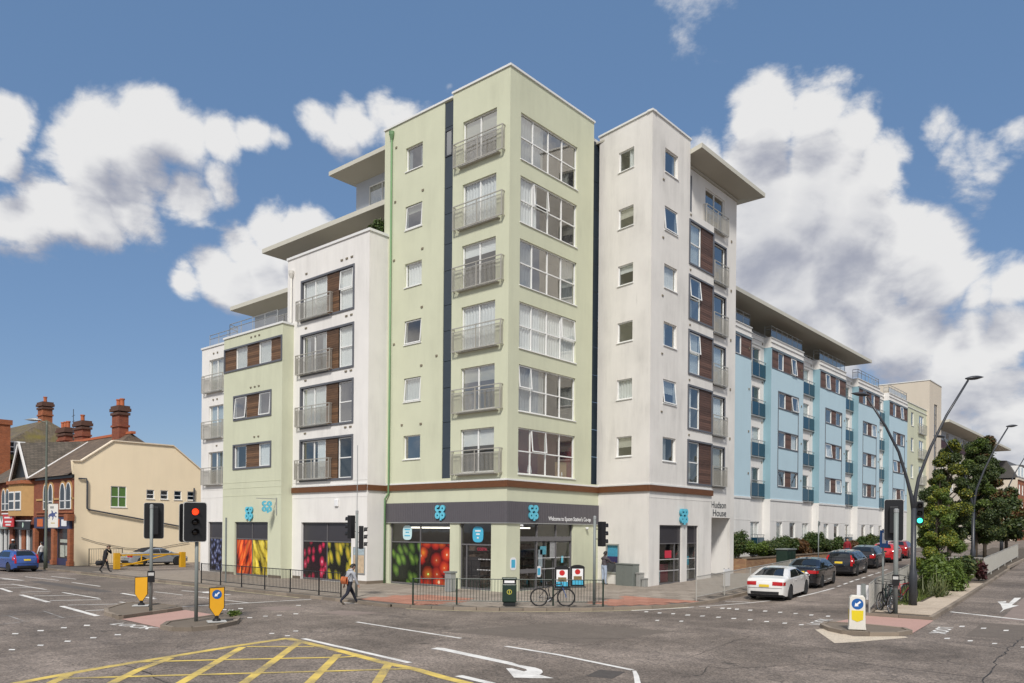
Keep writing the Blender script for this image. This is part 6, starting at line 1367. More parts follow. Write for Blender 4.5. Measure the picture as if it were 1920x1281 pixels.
# ------------------------------------------------------------------ street furniture
def guard_rail(label, pts, m, h=1.06, bars=0.115, cat='railing', top_gap=True, group=None, br_r=0.009):
    b0 = pts[0]
    root = empty('guard_rail', (b0[0], b0[1], gz(b0[0])), 0, label, cat, group)
    for i, p in enumerate(pts):
        z = gz(p[0]); MB().tube([(p[0], p[1], z - 0.02), (p[0], p[1], z + h)], 0.035, 8).build('post', m, root)
    for a, b in zip(pts, pts[1:]):
        a = Vector((a[0], a[1], gz(a[0]))); b = Vector((b[0], b[1], gz(b[0]))); L = (b - a).length; u = (b - a) / L
        q = MB(); e = 0.05
        for z in (h - 0.03, 0.16): q.tube([a + u * e + Vector((0, 0, z)), b - u * e + Vector((0, 0, z))], 0.02, 6)
        o = q.build('rail_panel', m, root); br = MB(); k = int((L - 2 * e) / bars)
        for i in range(1, k):
            p = a + u * (e + (L - 2 * e) * i / k); br.tube([p + Vector((0, 0, 0.16)), p + Vector((0, 0, h - 0.03))], br_r, 5, caps=False)
        tag(br.build('balusters', m, o, fix=False), kind='stuff')
    return root
guard_rail('black guard rail along the kerb in front of the fruit print windows', [(-7.1, y) for y in (15.5, 13.5, 11.45, 9.35, 7.2, 4.95, 3.35)], m_black)
m_dkgreen = mat('dark_green_steel', (0.012, 0.030, 0.020), 0.4, 0.1)
guard_rail('dark green guard rail round the shop corner with a bicycle and bin', [(-7.23, -1.44), (-6.05, -2.7), (-4.85, -4.2), (-3.64, -5.65), (-2.29, -7.1)], m_dkgreen)
guard_rail('galvanised guard rail on the kerb behind the white car', [(2.6, -8.6), (5.6, -8.45), (9.2, -8.1), (12.8, -7.75), (16.4, -7.3), (19.5, -6.95)], m_galvp, br_r=0.011)
guard_rail('galvanised rail behind the parked bicycles on the planted island', [(2.75, -15.62), (5.6, -15.05), (8.4, -14.75), (11.6, -14.4), (15.0, -13.9)], m_galvp, 1.1, 0.16, br_r=0.014)
guard_rail('pale metal fence along the planted island beyond the shrubs', [(22.4, -13.6), (22.6, -15.9), (26.2, -15.65), (30.5, -15.35), (35, -15.0), (40, -14.65), (46, -14.2)], m_galvp, 1.15, 0.17, br_r=0.014)
guard_rail('low dark railing against the yellow gable wall', [(-4.4, 37.3), (-3.2, 37.3), (-2.0, 37.3)], m_black, 1.3, 0.12)

m_lamp_red = emit('signal_red_lit', (1.0, 0.05, 0.012), 1.6); m_lamp_green = emit('signal_green_lit', (0.05, 0.9, 0.55), 2.5)
m_lens = mat('signal_lens_dark', (0.02, 0.015, 0.015), 0.15, 0.1); m_sigback = mat('signal_black', (0.008, 0.008, 0.009), 0.45, 0.1); m_sigedge = mat('signal_edge_white', (0.5, 0.5, 0.48), 0.5, 0.05)
def signal_head(root, x, y, z, face, board=(0.62, 1.25), lit=None, edge=True):
    """face = direction the lenses look (angle from +X); z = centre height"""
    M = Matrix.Translation((x, y, z)) @ Matrix.Rotation(face, 4, 'Z')
    Q = lambda a, b, c: tuple(M @ Vector((a, b, c)))          # a forward, b left, c up
    w, h = board
    hd = MB().box(-0.16, 0.03, -0.15, 0.15, -0.5, 0.5, Q).build('signal_head', m_sigback, root, bevel=0.02)
    if w:
        pts = []
        for sx, sz in ((-1, -1), (1, -1), (1, 1), (-1, 1)):
            for t in ((0, 1, 2) if sx * sz > 0 else (0, 1, 2)):
                an = math.atan2(sz, sx); a2 = an - R(45) + R(45) * t
                pts.append((sx * (w / 2 - 0.06) + 0.06 * math.cos(a2), sz * (h / 2 - 0.06) + 0.06 * math.sin(a2)))
        MB().prism(pts, 0.035, 0.05, lambda p, q, r: Q(r, p, q)).build('backing_board', m_sigback, hd)
        if edge: MB().prism([(p * 1.07, q * 1.035) for p, q in pts], 0.03, 0.0345, lambda p, q, r: Q(r, p, q)).build('board_edge', m_sigedge, hd)
        MB().prism([(p * 1.03, q * 1.015) for p, q in pts], 0.018, 0.0295, lambda p, q, r: Q(r, p, q)).build('board_back', m_sigback, hd)
    f = 0.055
    for i, zz in enumerate((0.32, 0.0, -0.32)):
        lm = {0: m_lamp_red, 2: m_lamp_green}.get(i) if lit == i else m_lens
        MB().lathe([(0.0, 0.03), (0.07, 0.022), (0.105, 0.0)], 20, lambda a, b, c: Q(f + c, a, zz + b)).build('lens', lm, hd, smooth=True)
        hood = MB(); n = 14; vs = []
        for k in range(n + 1):
            an = R(-25) + R(230) * k / n
            vs += [Q(f, 0.115 * math.cos(an), zz + 0.115 * math.sin(an)), Q(f + 0.2 - 0.07 * abs(math.cos(an)), 0.115 * math.cos(an), zz + 0.115 * math.sin(an))]
        hood.add(vs, [(2 * k, 2 * k + 2, 2 * k + 3, 2 * k + 1) for k in range(n)]).build('hood', m_sigback, hd, fix=False)
    return hd
def signal_post(label, x, y, h, heads, m=None, r=0.057, button=None, base=0.0):
    root = empty('traffic_signal', (x, y, base), 0, label, 'traffic light')
    MB().tube([(x, y, base - 0.02), (x, y, base + h)], r, 12).build('pole', m or m_gpole, root, smooth=True)
    MB().lathe([(r * 1.1, h - 0.12), (r * 1.1, h), (r * 0.6, h + 0.03)], 12, lambda a, b, c: (x + a, y + b, base + c)).build('pole_cap', m_gmetal, root)
    for dx, dy, z, fa, bd, lit in heads:
        signal_head(root, x + dx, y + dy, base + z, fa, bd, lit)
        if dx or dy: MB().tube([(x, y, base + z + 0.2), (x + dx, y + dy, base + z + 0.2)], 0.02, 6).tube([(x, y, base + z - 0.2), (x + dx, y + dy, base + z - 0.2)], 0.02, 6).build('bracket', m_sigback, root)
    if button is not None:
        M = Matrix.Translation((x, y, base + 1.22)) @ Matrix.Rotation(button, 4, 'Z'); Q = lambda a, b, c: tuple(M @ Vector((a, b, c)))
        bx = MB().box(0.05, 0.17, -0.12, 0.12, -0.2, 0.2, Q).build('push_button_box', m_sigback, root); MB().box(0.17, 0.175, -0.09, 0.09, 0.03, 0.14, Q).build('button_panel', m_sigedge, bx)
    return root
CAMDIR = lambda x, y: math.atan2(CAM.y - y, CAM.x - x)
c1 = CAMDIR(-15.4, 3.3)
signal_post('traffic light seen from behind on the rear half of the left island', -15.4, 3.32, 3.75, [(0.14, 0.12, 3.2, c1 + math.pi, (0.62, 1.25), None)], button=c1)
c2 = CAMDIR(-15.79, -0.68)
signal_post('traffic light showing red on the front half of the left island', -15.79, -0.68, 3.3, [(-0.12, -0.10, 3.15, c2 + R(8), (0.66, 1.22), 0), (-0.02, 0.42, 3.12, c2 + R(200), (0.62, 1.2), None)])
signal_post('slim traffic light post with paired black heads beside the walking person', -6.75, 2.73, 3.75, [(-0.22, 0.18, 3.05, R(100), None or (0, 0), None), (0.2, -0.15, 2.6, R(-35), (0, 0), None)])
MB().tube([(-6.75, 2.73, 3.7), (-6.75, 2.73, 6.6)], 0.015, 6).build('aerial', m_gmetal, bpy.data.objects['traffic_signal.002'])
signal_post('grey traffic light post at the end of the dark green rail', -2.13, -6.56, 3.55, [(0.3, -0.2, 2.85, R(-15), (0, 0), None)])
cR = CAMDIR(3.26, -16.39)
signal_post('tall grey traffic light with large black backing board beside parked bicycles', 3.26, -16.39, 3.85, [(0.15, 0.12, 3.45, cR + math.pi, (0.62, 1.5), None)], r=0.085, button=cR, base=gz(3.26))
signal_post('distant traffic light showing green behind the double street lamp', 8.16, -15.78, 3.6, [(0.17, -0.2, 3.7, cR + R(4), (0.0, 0), 2)], base=gz(8.2), m=m_sigback)

def bollard_shield(label, x, y, face, blue):
    root = empty('keep_left_bollard', (x, y, 0), 0, label, 'bollard', 'yellow keep left bollards')
    M = Matrix.Translation((x, y, 0)) @ Matrix.Rotation(face, 4, 'Z'); Q = lambda a, b, c: tuple(M @ Vector((a, b, c)))
    pts = [(-0.21, 0.45), (-0.03, 0.17), (0.03, 0.17), (0.21, 0.45), (0.21, 1.08), (-0.21, 1.06)]
    MB().box(-0.22, 0.22, -0.28, 0.28, 0.0, 0.03, Q).build('base_plate', m_sigedge, root)
    MB().lathe([(0.13, 0.03), (0.11, 0.10), (0.06, 0.12), (0.06, 0.2)], 12, Q).build('stem', m_sigback, root)
    MB().prism([(p * 1.1, 0.165 + (q - 0.17) * 1.03) for p, q in pts], -0.03, 0.03, lambda p, q, r: Q(r, p, q)).build('shield_back', m_sigback, root)
    MB().prism(pts, 0.03, 0.045, lambda p, q, r: Q(r, p, q)).build('shield', m_yel, root)
    MB().prism(pts, -0.045, -0.03, lambda p, q, r: Q(r, p, q)).build('shield', m_yel, root)
    if blue: keep_left(root, lambda p, q, r: Q(r, p, q), 0.0, 0.87, 0.145, 0.046)
    return root
m_yel = mat('bollard_yellow', (0.72, 0.36, 0.015), 0.4, 0.06); m_blu = mat('sign_blue', (0.015, 0.10, 0.32), 0.35, 0.05); m_yelp = mat('panel_yellow', (0.68, 0.53, 0.02), 0.4, 0.06)
def keep_left(parent, P, cx, cz, r, d):
    """blue disc with a white arrow pointing down to the viewer's left; P(p to viewer's left, q up, r out)"""
    o = MB().prism([(cx + r * math.cos(R(15 * i)), cz + r * math.sin(R(15 * i))) for i in range(24)], d, d + 0.004, P).build('keep_left_disc', m_blu, parent)
    k = r * 0.7; a = [(-0.9, 0.0), (-0.2, 0.0), (-0.2, -0.0)]
    ar = [(0.95, 0.0), (0.15, 0.62), (0.15, 0.22), (-0.95, 0.22), (-0.95, -0.22), (0.15, -0.22), (0.15, -0.62)]
    c, s = math.cos(R(-42)), math.sin(R(-42))
    MB().prism([(cx - k * (x * c - y * s), cz + k * (x * s + y * c)) for x, y in ar], d + 0.004, d + 0.007, P).build('arrow', m_signwhite, o)
    return o
bollard_shield('yellow shield bollard with a blue keep left disc on the front island', -15.48, -1.39, CAMDIR(-15.48, -1.39) + R(6), True)
bollard_shield('plain yellow shield bollard on the rear island', -14.87, 5.25, CAMDIR(-14.87, 5.25) + R(-12), False)
x, y = -2.79, -16.88; face = CAMDIR(x, y) + R(6)
root = empty('internally_lit_bollard', (x, y, 0), 0, 'white box bollard with blue disc and yellow panel on the right island nose', 'bollard')
M = Matrix.Translation((x, y, 0)) @ Matrix.Rotation(face, 4, 'Z'); Q = lambda a, b, c, M=M: tuple(M @ Vector((a, b, c)))
pts = [(-0.26, 0), (-0.24, 0.12), (-0.22, 0.98), (-0.17, 1.06), (0.17, 1.06), (0.22, 0.98), (0.24, 0.12), (0.26, 0)]
MB().prism(pts, -0.17, 0.13, lambda p, q, r: Q(r, p, q)).build('housing', mat('bollard_white', (0.66, 0.63, 0.56), 0.45, 0.12, 5), root, bevel=0.02)
MB().prism([(-0.16, 0.32), (0, 0.25), (0.16, 0.32), (0.17, 0.6), (-0.17, 0.6)], 0.13, 0.14, lambda p, q, r: Q(r, p, q)).build('yellow_panel', m_yelp, root)
MB().box(-0.12, 0.08, -0.236, -0.232, 0.25, 0.62, Q).build('yellow_panel', m_yelp, root)
keep_left(root, lambda p, q, r: Q(r, p, q), 0.0, 0.80, 0.17, 0.13)

def lamp_v(x, y, label, s=1.0):
    z0 = gz(x); root = empty('street_lamp', (x, y, z0), 0, label, 'street lamp', 'double armed street lamps on the planted island')
    m = m_lampgrey
    T = lambda pts: [(x + a * s, y + b * s, z0 + c * s) for a, b, c in pts]
    MB().tube(T([(0, 0, -0.02), (0, 0, 1.3), (0, 0, 1.4), (0, 0, 3.9)]), [0.16 * s, 0.15 * s, 0.105 * s, 0.10 * s], 14).build('column', m, root, smooth=True)
    L = [(0.0, 0.0, 3.7), (-0.06, 0.08, 4.4), (-0.19, 0.22, 5.1), (-0.41, 0.47, 6.15), (-0.76, 0.89, 7.2), (-1.26, 1.46, 8.35)]
    Rr = [(0.0, 0.0, 3.7), (0.04, -0.05, 4.4), (0.12, -0.14, 5.1), (0.43, -0.5, 6.35), (0.84, -0.98, 7.65), (1.39, -1.62, 9.05)]
    for pts, d, nm in ((L, (-1, 1.15), 0), (Rr, (1, -1.15), 1)):
        a = MB().tube(T(pts), [0.085 * s, 0.075 * s, 0.065 * s, 0.058 * s, 0.05 * s, 0.042 * s], 10).build('arm', m, root, smooth=True)
        e = pts[-1]; u = Vector((d[0], d[1], 0)).normalized(); v = Vector((-u.y, u.x, 0))
        fn = lambda i, j: Vector((x, y, z0)) + s * (Vector(e) + u * (-0.1 + 0.75 * i) + v * (0.16 * math.sin(math.pi * min(1, i * 0.9 + 0.1)) * math.cos(2 * math.pi * j)) + Vector((0, 0, 0.07 + 0.07 * i + 0.085 * math.sin(math.pi * min(1, i * 0.9 + 0.1)) * math.sin(2 * math.pi * j))))
        MB().grid(fn, 8, 12).build('lantern', m, a, smooth=True)
    return root
m_lampgrey = mat('lamp_dark_grey', (0.035, 0.038, 0.045), 0.4, 0.1)
lamp_v(6.22, -16.26, 'nearest double armed dark street lamp beside the parked bicycles')
lamp_v(28.3, -14.3, 'second double armed street lamp rising from the trees')
lamp_v(58, -11.2, 'third double armed street lamp up the hill', 1.0)
lx, ly = -7.72, 36.15
root = empty('street_lamp', (lx, ly, 0), 0, 'tall grey green street lamp with a race banner by the old shops', 'street lamp')
m_lampg = mat('lamp_grey_green', (0.11, 0.125, 0.10), 0.5, 0.15)
MB().tube([(lx, ly, -0.1), (lx, ly, 1.5), (lx, ly, 1.6), (lx, ly, 10.0), (lx, ly, 10.3)], [0.13, 0.12, 0.09, 0.06, 0.05], 10).build('column', m_lampg, root, smooth=True)
MB().tube([(lx, ly, 10.2), (lx - 0.4, ly + 0.45, 10.38), (lx - 0.6, ly + 0.65, 10.4)], 0.035, 8).build('arm', m_lampg, root)
MB().grid(lambda i, j: Vector((lx, ly, 10.4)) + Vector((-0.655, 0.755, 0)) * (0.35 + 1.25 * i) + Vector((0.755, 0.655, 0)) * 0.2 * math.sin(math.pi * min(1, 0.05 + i)) * math.cos(2 * math.pi * j) + Vector((0, 0, 0.11 * math.sin(math.pi * min(1, 0.05 + i)) * math.sin(2 * math.pi * j))), 8, 10).build('lantern', m_gmetal, root, smooth=True)
BP = lambda s, d, z: (lx + 0.12 + s * 0.6526, ly - s * 0.7577 - d * 0.6526 * 0, z)
BQ = lambda s, d, z: (lx + 0.12 + s * 0.6526 - d * 0.7577, ly - s * 0.7577 - d * 0.6526, z)
bn = MB().box(0.0, 0.72, -0.01, 0.01, 2.85, 4.5, BQ).build('banner', mat('banner_cloth', (0.66, 0.64, 0.59), 0.8, 0.06), root)
horse = [(0.02, 3.62), (0.10, 3.78), (0.20, 3.84), (0.26, 3.86), (0.27, 3.98), (0.22, 4.02), (0.28, 4.06), (0.34, 4.0), (0.37, 3.9), (0.46, 3.86), (0.55, 3.95), (0.60, 3.94), (0.66, 3.84), (0.62, 3.82), (0.55, 3.84), (0.50, 3.74), (0.56, 3.62), (0.62, 3.66), (0.6, 3.56), (0.5, 3.6), (0.42, 3.66), (0.40, 3.5), (0.34, 3.36), (0.31, 3.4), (0.34, 3.56), (0.24, 3.64), (0.16, 3.62), (0.08, 3.46), (0.03, 3.44), (0.10, 3.6)]
MB().prism(horse, 0.011, 0.014, lambda a, b, c: BQ(a, c, b)).build('banner_emblem', mat('banner_navy', (0.06, 0.08, 0.2), 0.7), bn)
MB().box(0.16, 0.42, 0.011, 0.014, 4.18, 4.34, BQ).build('banner_print', mat('banner_grey', (0.25, 0.25, 0.24), 0.7), bn); MB().box(0.22, 0.5, 0.011, 0.014, 3.12, 3.2, BQ).build('banner_print', mat('banner_tan', (0.5, 0.4, 0.2), 0.7), bn)
MB().tube([BQ(-0.12, 0, 4.52), BQ(0.74, 0, 4.52)], 0.018, 6).tube([BQ(-0.12, 0, 2.83), BQ(0.74, 0, 2.83)], 0.018, 6).build('banner_arms', m_lampg, root)

def sign_post(label, x, y, h, plate, m, rot, name='sign_post', cat='sign'):
    z = gz(x); root = empty(name, (x, y, z), 0, label, cat)
    MB().tube([(x, y, z), (x, y, z + h)], 0.038, 8).build('post', m_gpole, root, smooth=True)
    M = Matrix.Translation((x, y, z)) @ Matrix.Rotation(rot, 4, 'Z'); Q = lambda a, b, c: tuple(M @ Vector((a, b, c)))
    w, z0, z1 = plate
    p = MB().box(0.04, 0.055, -w / 2, w / 2, z0, z1, Q).build('sign_plate', m, root)
    return root, Q
r_, Q = sign_post('blue parking sign on a grey post behind the bicycles', 3.95, -15.75, 3.1, (0.34, 2.4, 3.05), m_blu, CAMDIR(3.8, -15.7) + R(35))
MB().box(0.055, 0.058, -0.08, 0.08, 2.55, 2.95, Q).build('sign_print', m_signwhite, r_)
sign_post('thin grey post with a small plate by the parked black cars', 24.0, -6.2, 3.2, (0.3, 2.9, 3.15), m_gpole, CAMDIR(24, -6.2) + R(70))
r_ = empty('marker_post', (3.25, -15.25, gz(3.2)), 0, 'short grey post with white reflective strips behind the white bollard', 'post')
MB().tube([(3.25, -15.25, 0), (3.25, -15.25, 1.05)], 0.09, 10).build('post', m_gpole, r_)
for dx, dy in ((-0.12, 0.12), (0.12, -0.12)): MB().box(3.25 + dx - 0.06, 3.25 + dx + 0.06, -15.25 + dy - 0.06, -15.25 + dy + 0.06, 0.45, 1.0).build('white_strip', m_signwhite, r_)
r_ = empty('grey_post', (-8.0 + 0.6, 14.0, 0), 0, 'bare grey pole standing by the blueberry print window', 'pole')
MB().tube([(-6.2, 14.6, 0), (-6.2, 14.6, 3.5)], 0.05, 8).build('pole', m_gpole, r_)

# litter bin with gold emblem, small bin, boards, cabinets
bx, by, fa = -4.72, -4.3, CAMDIR(-4.7, -4.2)
r_ = empty('litter_bin', (bx, by, 0), 0, 'dark green litter bin with gold emblem at the guard rail', 'bin')
M = Matrix.Translation((bx, by, 0)) @ Matrix.Rotation(fa, 4, 'Z'); Q = lambda a, b, c, M=M: tuple(M @ Vector((a, b, c)))
MB().box(-0.26, 0.26, -0.28, 0.28, 0.14, 0.86, Q).build('body', m_dkgreen, r_, bevel=0.04); MB().box(-0.22, 0.22, -0.24, 0.24, 0.0, 0.14, Q).build('base', m_black, r_); MB().box(-0.28, 0.28, -0.30, 0.30, 1.02, 1.10, Q).build('lid', m_dkgreen, r_, bevel=0.03)
MB().box(-0.25, 0.2, -0.27, 0.27, 0.86, 1.02, Q).build('opening', m_black, r_); MB().box(0.2, 0.24, -0.2, 0.2, 0.9, 1.0, Q).build('rubbish', m_signwhite, r_)
em = MB(); n = 20
for k in range(n):
    a, b = 2 * math.pi * k / n, 2 * math.pi * (k + 1) / n
    em.quad(*[Q(0.262, rr * math.cos(t), 0.55 + rr * math.sin(t)) for rr, t in ((0.075, a), (0.1, a), (0.1, b), (0.075, b))])
em.box(0.26, 0.264, -0.015, 0.015, 0.48, 0.62, Q); em.build('emblem', mat('gold_print', (0.5, 0.45, 0.06), 0.4), r_, fix=False)
r_ = empty('ash_bin', (-1.6, 2.15, 0), 0, 'small grey metal bin in front of the apple print window', 'bin')
MB().box(-1.78, -1.42, 1.95, 2.35, 0, 0.9).build('body', m_gmetal, r_, bevel=0.02); MB().box(-1.82, -1.38, 1.9, 2.4, 0.9, 0.97).build('lid', m_gpole, r_)
def aboard(label, x, y, face):
    root = empty('pavement_board', (x, y, 0), 0, label, 'sign', 'pavement boards at the shop door')
    M = Matrix.Translation((x, y, 0)) @ Matrix.Rotation(face, 4, 'Z'); Q = lambda a, b, c: tuple(M @ Vector((a, b, c)))
    pts = [(-0.36, 0.12), (0.36, 0.12), (0.36, 1.08)] + [(0.36 * math.cos(R(a)), 1.08 + 0.14 * math.sin(R(a))) for a in range(15, 180, 15)] + [(-0.36, 1.08)]
    MB().prism(pts, -0.03, 0.03, lambda p, q, r: Q(r, p, q)).build('frame', m_sigback, root); MB().box(-0.25, 0.25, -0.42, 0.42, 0, 0.12, Q).build('base', m_sigback, root, bevel=0.03)
    o = MB().box(0.03, 0.036, -0.28, 0.28, 0.2, 1.02, Q).build('poster', m_signwhite, root)
    MB().prism([(0.14 * math.cos(R(20 * i)), 0.86 + 0.14 * math.sin(R(20 * i))) for i in range(18)], 0.036, 0.039, lambda p, q, r: Q(r, p, q)).build('red_disc', mat('poster_disc', (0.5, 0.02, 0.02), 0.4), o)
    MB().box(0.036, 0.039, -0.28, 0.28, 0.2, 0.42, Q).build('teal_strip', m_stickb, o); MB().box(0.036, 0.039, -0.2, 0.22, 0.42, 0.64, Q).build('food_print', mat('poster_food', (0.2, 0.14, 0.06), 0.5, 0.9, 14), o)
aboard('left pavement board with red disc poster before the shop doors', 3.15, -0.95, R(-138)); aboard('right pavement board with red disc poster against the green column', 4.6, -0.85, R(-138))
def cabinet(label, P, s0, s1, d1, h, m, z0=0.1):
    c = P((s0 + s1) / 2, d1 / 2, z0); root = empty('telecom_cabinet', c, 0, label, 'cabinet', 'street cabinets by the cash machine')
    MB().box(s0, s1, 0.02, d1, z0, z0 + h, P).build('body', m, root, bevel=0.015); MB().box(s0 - 0.02, s1 + 0.02, 0.02, d1 + 0.03, z0 + h, z0 + h + 0.05, P).build('cap', m, root)
    n = 2 if s1 - s0 > 0.8 else 1
    for i in range(n): a = s0 + 0.03 + (s1 - s0 - 0.06) * i / n; MB().box(a + 0.01, a + (s1 - s0 - 0.06) / n - 0.01, d1, d1 + 0.012, z0 + 0.06, z0 + h - 0.05, P).build('door', m, root)
m_cab = mat('cabinet_grey_green', (0.16, 0.175, 0.16), 0.6, 0.12, 4); m_cab2 = mat('cabinet_grey', (0.30, 0.30, 0.28), 0.6, 0.12, 4)
cabinet('large grey green street cabinet beside the cash machine', PK, 0.62, 1.82, 0.5, 1.2, m_cab, 0.02); cabinet('slim grey street cabinet at the white corner', PK, 0.28, 0.54, 0.35, 0.74, m_cab2, 0.04); cabinet('lowest grey street cabinet at the white corner', PK, 0.02, 0.2, 0.3, 0.46, m_cab2, 0.05)
r_ = empty('utility_cabinet', (20.2, -5.6, gz(20)), 0, 'dark green utility cabinet before the brick planter', 'cabinet'); z = gz(20)
MB().box(19.5, 20.9, -5.9, -5.2, z, z + 1.45).build('body', m_dkgreen, r_, bevel=0.02); MB().box(19.45, 20.95, -5.95, -5.15, z + 1.45, z + 1.52).build('cap', m_gpole, r_); MB().box(19.6, 20.15, -5.92, -5.9, z + 0.1, z + 1.35).build('door', m_dkgreen, r_); MB().box(20.25, 20.8, -5.92, -5.9, z + 0.1, z + 1.35).build('door', m_dkgreen, r_)
r_ = empty('estate_sign', (8.0, -6.9, gz(8)), 0, 'white sign board fixed behind the galvanised rail', 'sign'); z = gz(8)
MB().box(8.6, 9.3, -7.0, -6.96, z + 0.1, z + 0.95).build('board', m_signwhite, r_); MB().tube([(8.7, -6.94, z), (8.7, -6.94, z + 1.0)], 0.03, 6).build('leg', m_gmetal, r_); MB().tube([(9.2, -6.94, z), (9.2, -6.94, z + 1.0)], 0.03, 6).build('leg', m_gmetal, r_)
# yellow car park barrier
m_by = mat('barrier_yellow', (0.62, 0.33, 0.01), 0.5, 0.15, 4)
r_ = empty('car_park_barrier', (-4.6, 31.8, 0), 0, 'yellow swing barrier gate across the car park entrance', 'barrier')
for a in (-4.7, 0.0): MB().box(a - 0.18, a + 0.18, 31.65, 31.95, 0, 1.12).build('post', m_by, r_)
MB().box(-4.5, -0.2, 31.76, 31.84, 0.92, 1.02).build('top_bar', m_by, r_); MB().tube([(-4.5, 31.8, 0.15), (-1.2, 31.8, 0.92)], 0.05, 6).build('brace', m_by, r_); MB().tube([(-3.0, 31.8, 0.5), (-3.0, 31.8, 0.95)], 0.05, 6).build('strut', m_by, r_); MB().box(-4.5, -2.9, 31.76, 31.84, 0.3, 0.4).build('low_bar', m_by, r_)
# brick planter wall before the blue wing
r_ = empty('planter_wall', (30, -3.6, gz(30)), 0, 'low brown brick planter wall below the hedge', 'wall')
mb = MB(); cpn = MB()
for i in range(15):
    a, b = 18.4 + 2.2 * i, 20.6 + 2.2 * i
    z = gz(a); h = 1.28 + 0.012 * i
    mb.add([(a, -3.75, z - 0.1), (b, -3.75, gz(b) - 0.1), (b, -3.75, 1.3 + 0.02 * i), (a, -3.75, 1.3 + 0.02 * i), (a, -3.5, 1.3 + 0.02 * i), (b, -3.5, 1.3 + 0.02 * i)], [(0, 1, 2, 3), (3, 2, 5, 4)])
    MB().box(a + 0.005, b - 0.005, -3.8, -3.45, 1.3 + 0.02 * i, 1.36 + 0.02 * i).build('coping_stone', m_isl, r_)
mb.add([(18.4, -3.75, 0.2), (18.4, -3.75, 1.3), (18.4, -1, 1.3), (18.4, -1, 0.2)], [(0, 1, 2, 3)]); mb.build('brickwork', m_brickb, r_, fix=False)
MB().add([(18.4, -3.5, 1.2), (52, -3.5, 1.5), (52, -1.0, 1.5), (18.4, -1.0, 1.2)], [(0, 1, 2, 3)]).build('soil', m_soil, r_, fix=False)

# ------------------------------------------------------------------ cars
def paint(name, c, metal=0.0, rough=0.25):
    k = NT(name); k.base(c); k.p.inputs['Metallic'].default_value = metal; k.p.inputs['Roughness'].default_value = rough; k.p.inputs['Coat Weight'].default_value = 1.0; k.p.inputs['Coat Roughness'].default_value = 0.03
    g = k.geo(); k.base(k.mix(1.0, tuple(c), k.math('MULTIPLY_ADD', k.noise(g, 6, 4), 0.16, 0.92), 'MULTIPLY'))
    return k.m
m_tyre = mat('tyre_rubber', (0.018, 0.018, 0.018), 0.85, 0.15, 8); m_alloy = mat('alloy_wheel', (0.45, 0.46, 0.47), 0.3, 0.08, metal=0.7); m_cglass = NT('car_glass'); m_cglass.base((0.012, 0.015, 0.017)); m_cglass.p.inputs['Roughness'].default_value = 0.03; m_cglass.p.inputs['Specular IOR Level'].default_value = 0.9; m_cglass = m_cglass.m
m_tail = mat('tail_light_red', (0.42, 0.012, 0.014), 0.12, 0.1); m_plate = mat('number_plate_yellow', (0.66, 0.47, 0.03), 0.4, 0.05); m_trim = mat('black_plastic', (0.018, 0.018, 0.02), 0.5, 0.1); m_head = mat('headlamp', (0.55, 0.57, 0.6), 0.1, 0.1); m_chrome = mat('chrome', (0.6, 0.6, 0.6), 0.12, 0.05, metal=0.9)
wheel_cache = {}
def wheel_meshes(r):
    if r in wheel_cache: return wheel_cache[r]
    Q = lambda a, b, c: (a, c, b)
    ty = MB().lathe([(r * 0.62, -0.10), (r * 0.9, -0.105), (r * 0.99, -0.07), (r, 0.0), (r * 0.99, 0.07), (r * 0.9, 0.105), (r * 0.62, 0.10)], 26, Q).mesh('tyre', m_tyre, True)
    rm = MB().lathe([(r * 0.66, -0.06), (r * 0.66, 0.085), (r * 0.6, 0.075), (r * 0.58, 0.02)], 26, Q)
    for i in range(5):
        a = 2 * math.pi * i / 5
        for da in (-0.13, 0.13):
            c, s = math.cos(a + da), math.sin(a + da)
            rm.tube([(r * 0.12 * math.cos(a), 0.06, r * 0.12 * math.sin(a)), (r * 0.62 * c, 0.055, r * 0.62 * s)], [0.03, 0.022], 5)
    rm.lathe([(0.0, 0.075), (r * 0.16, 0.07), (r * 0.18, 0.02)], 14, Q)
    dk = MB().lathe([(0.0, 0.0), (r * 0.62, 0.0)], 22, Q).mesh('brake_disc', m_trim, False, False)
    wheel_cache[r] = (ty, rm.mesh('rim', m_alloy), dk)
    return wheel_cache[r]
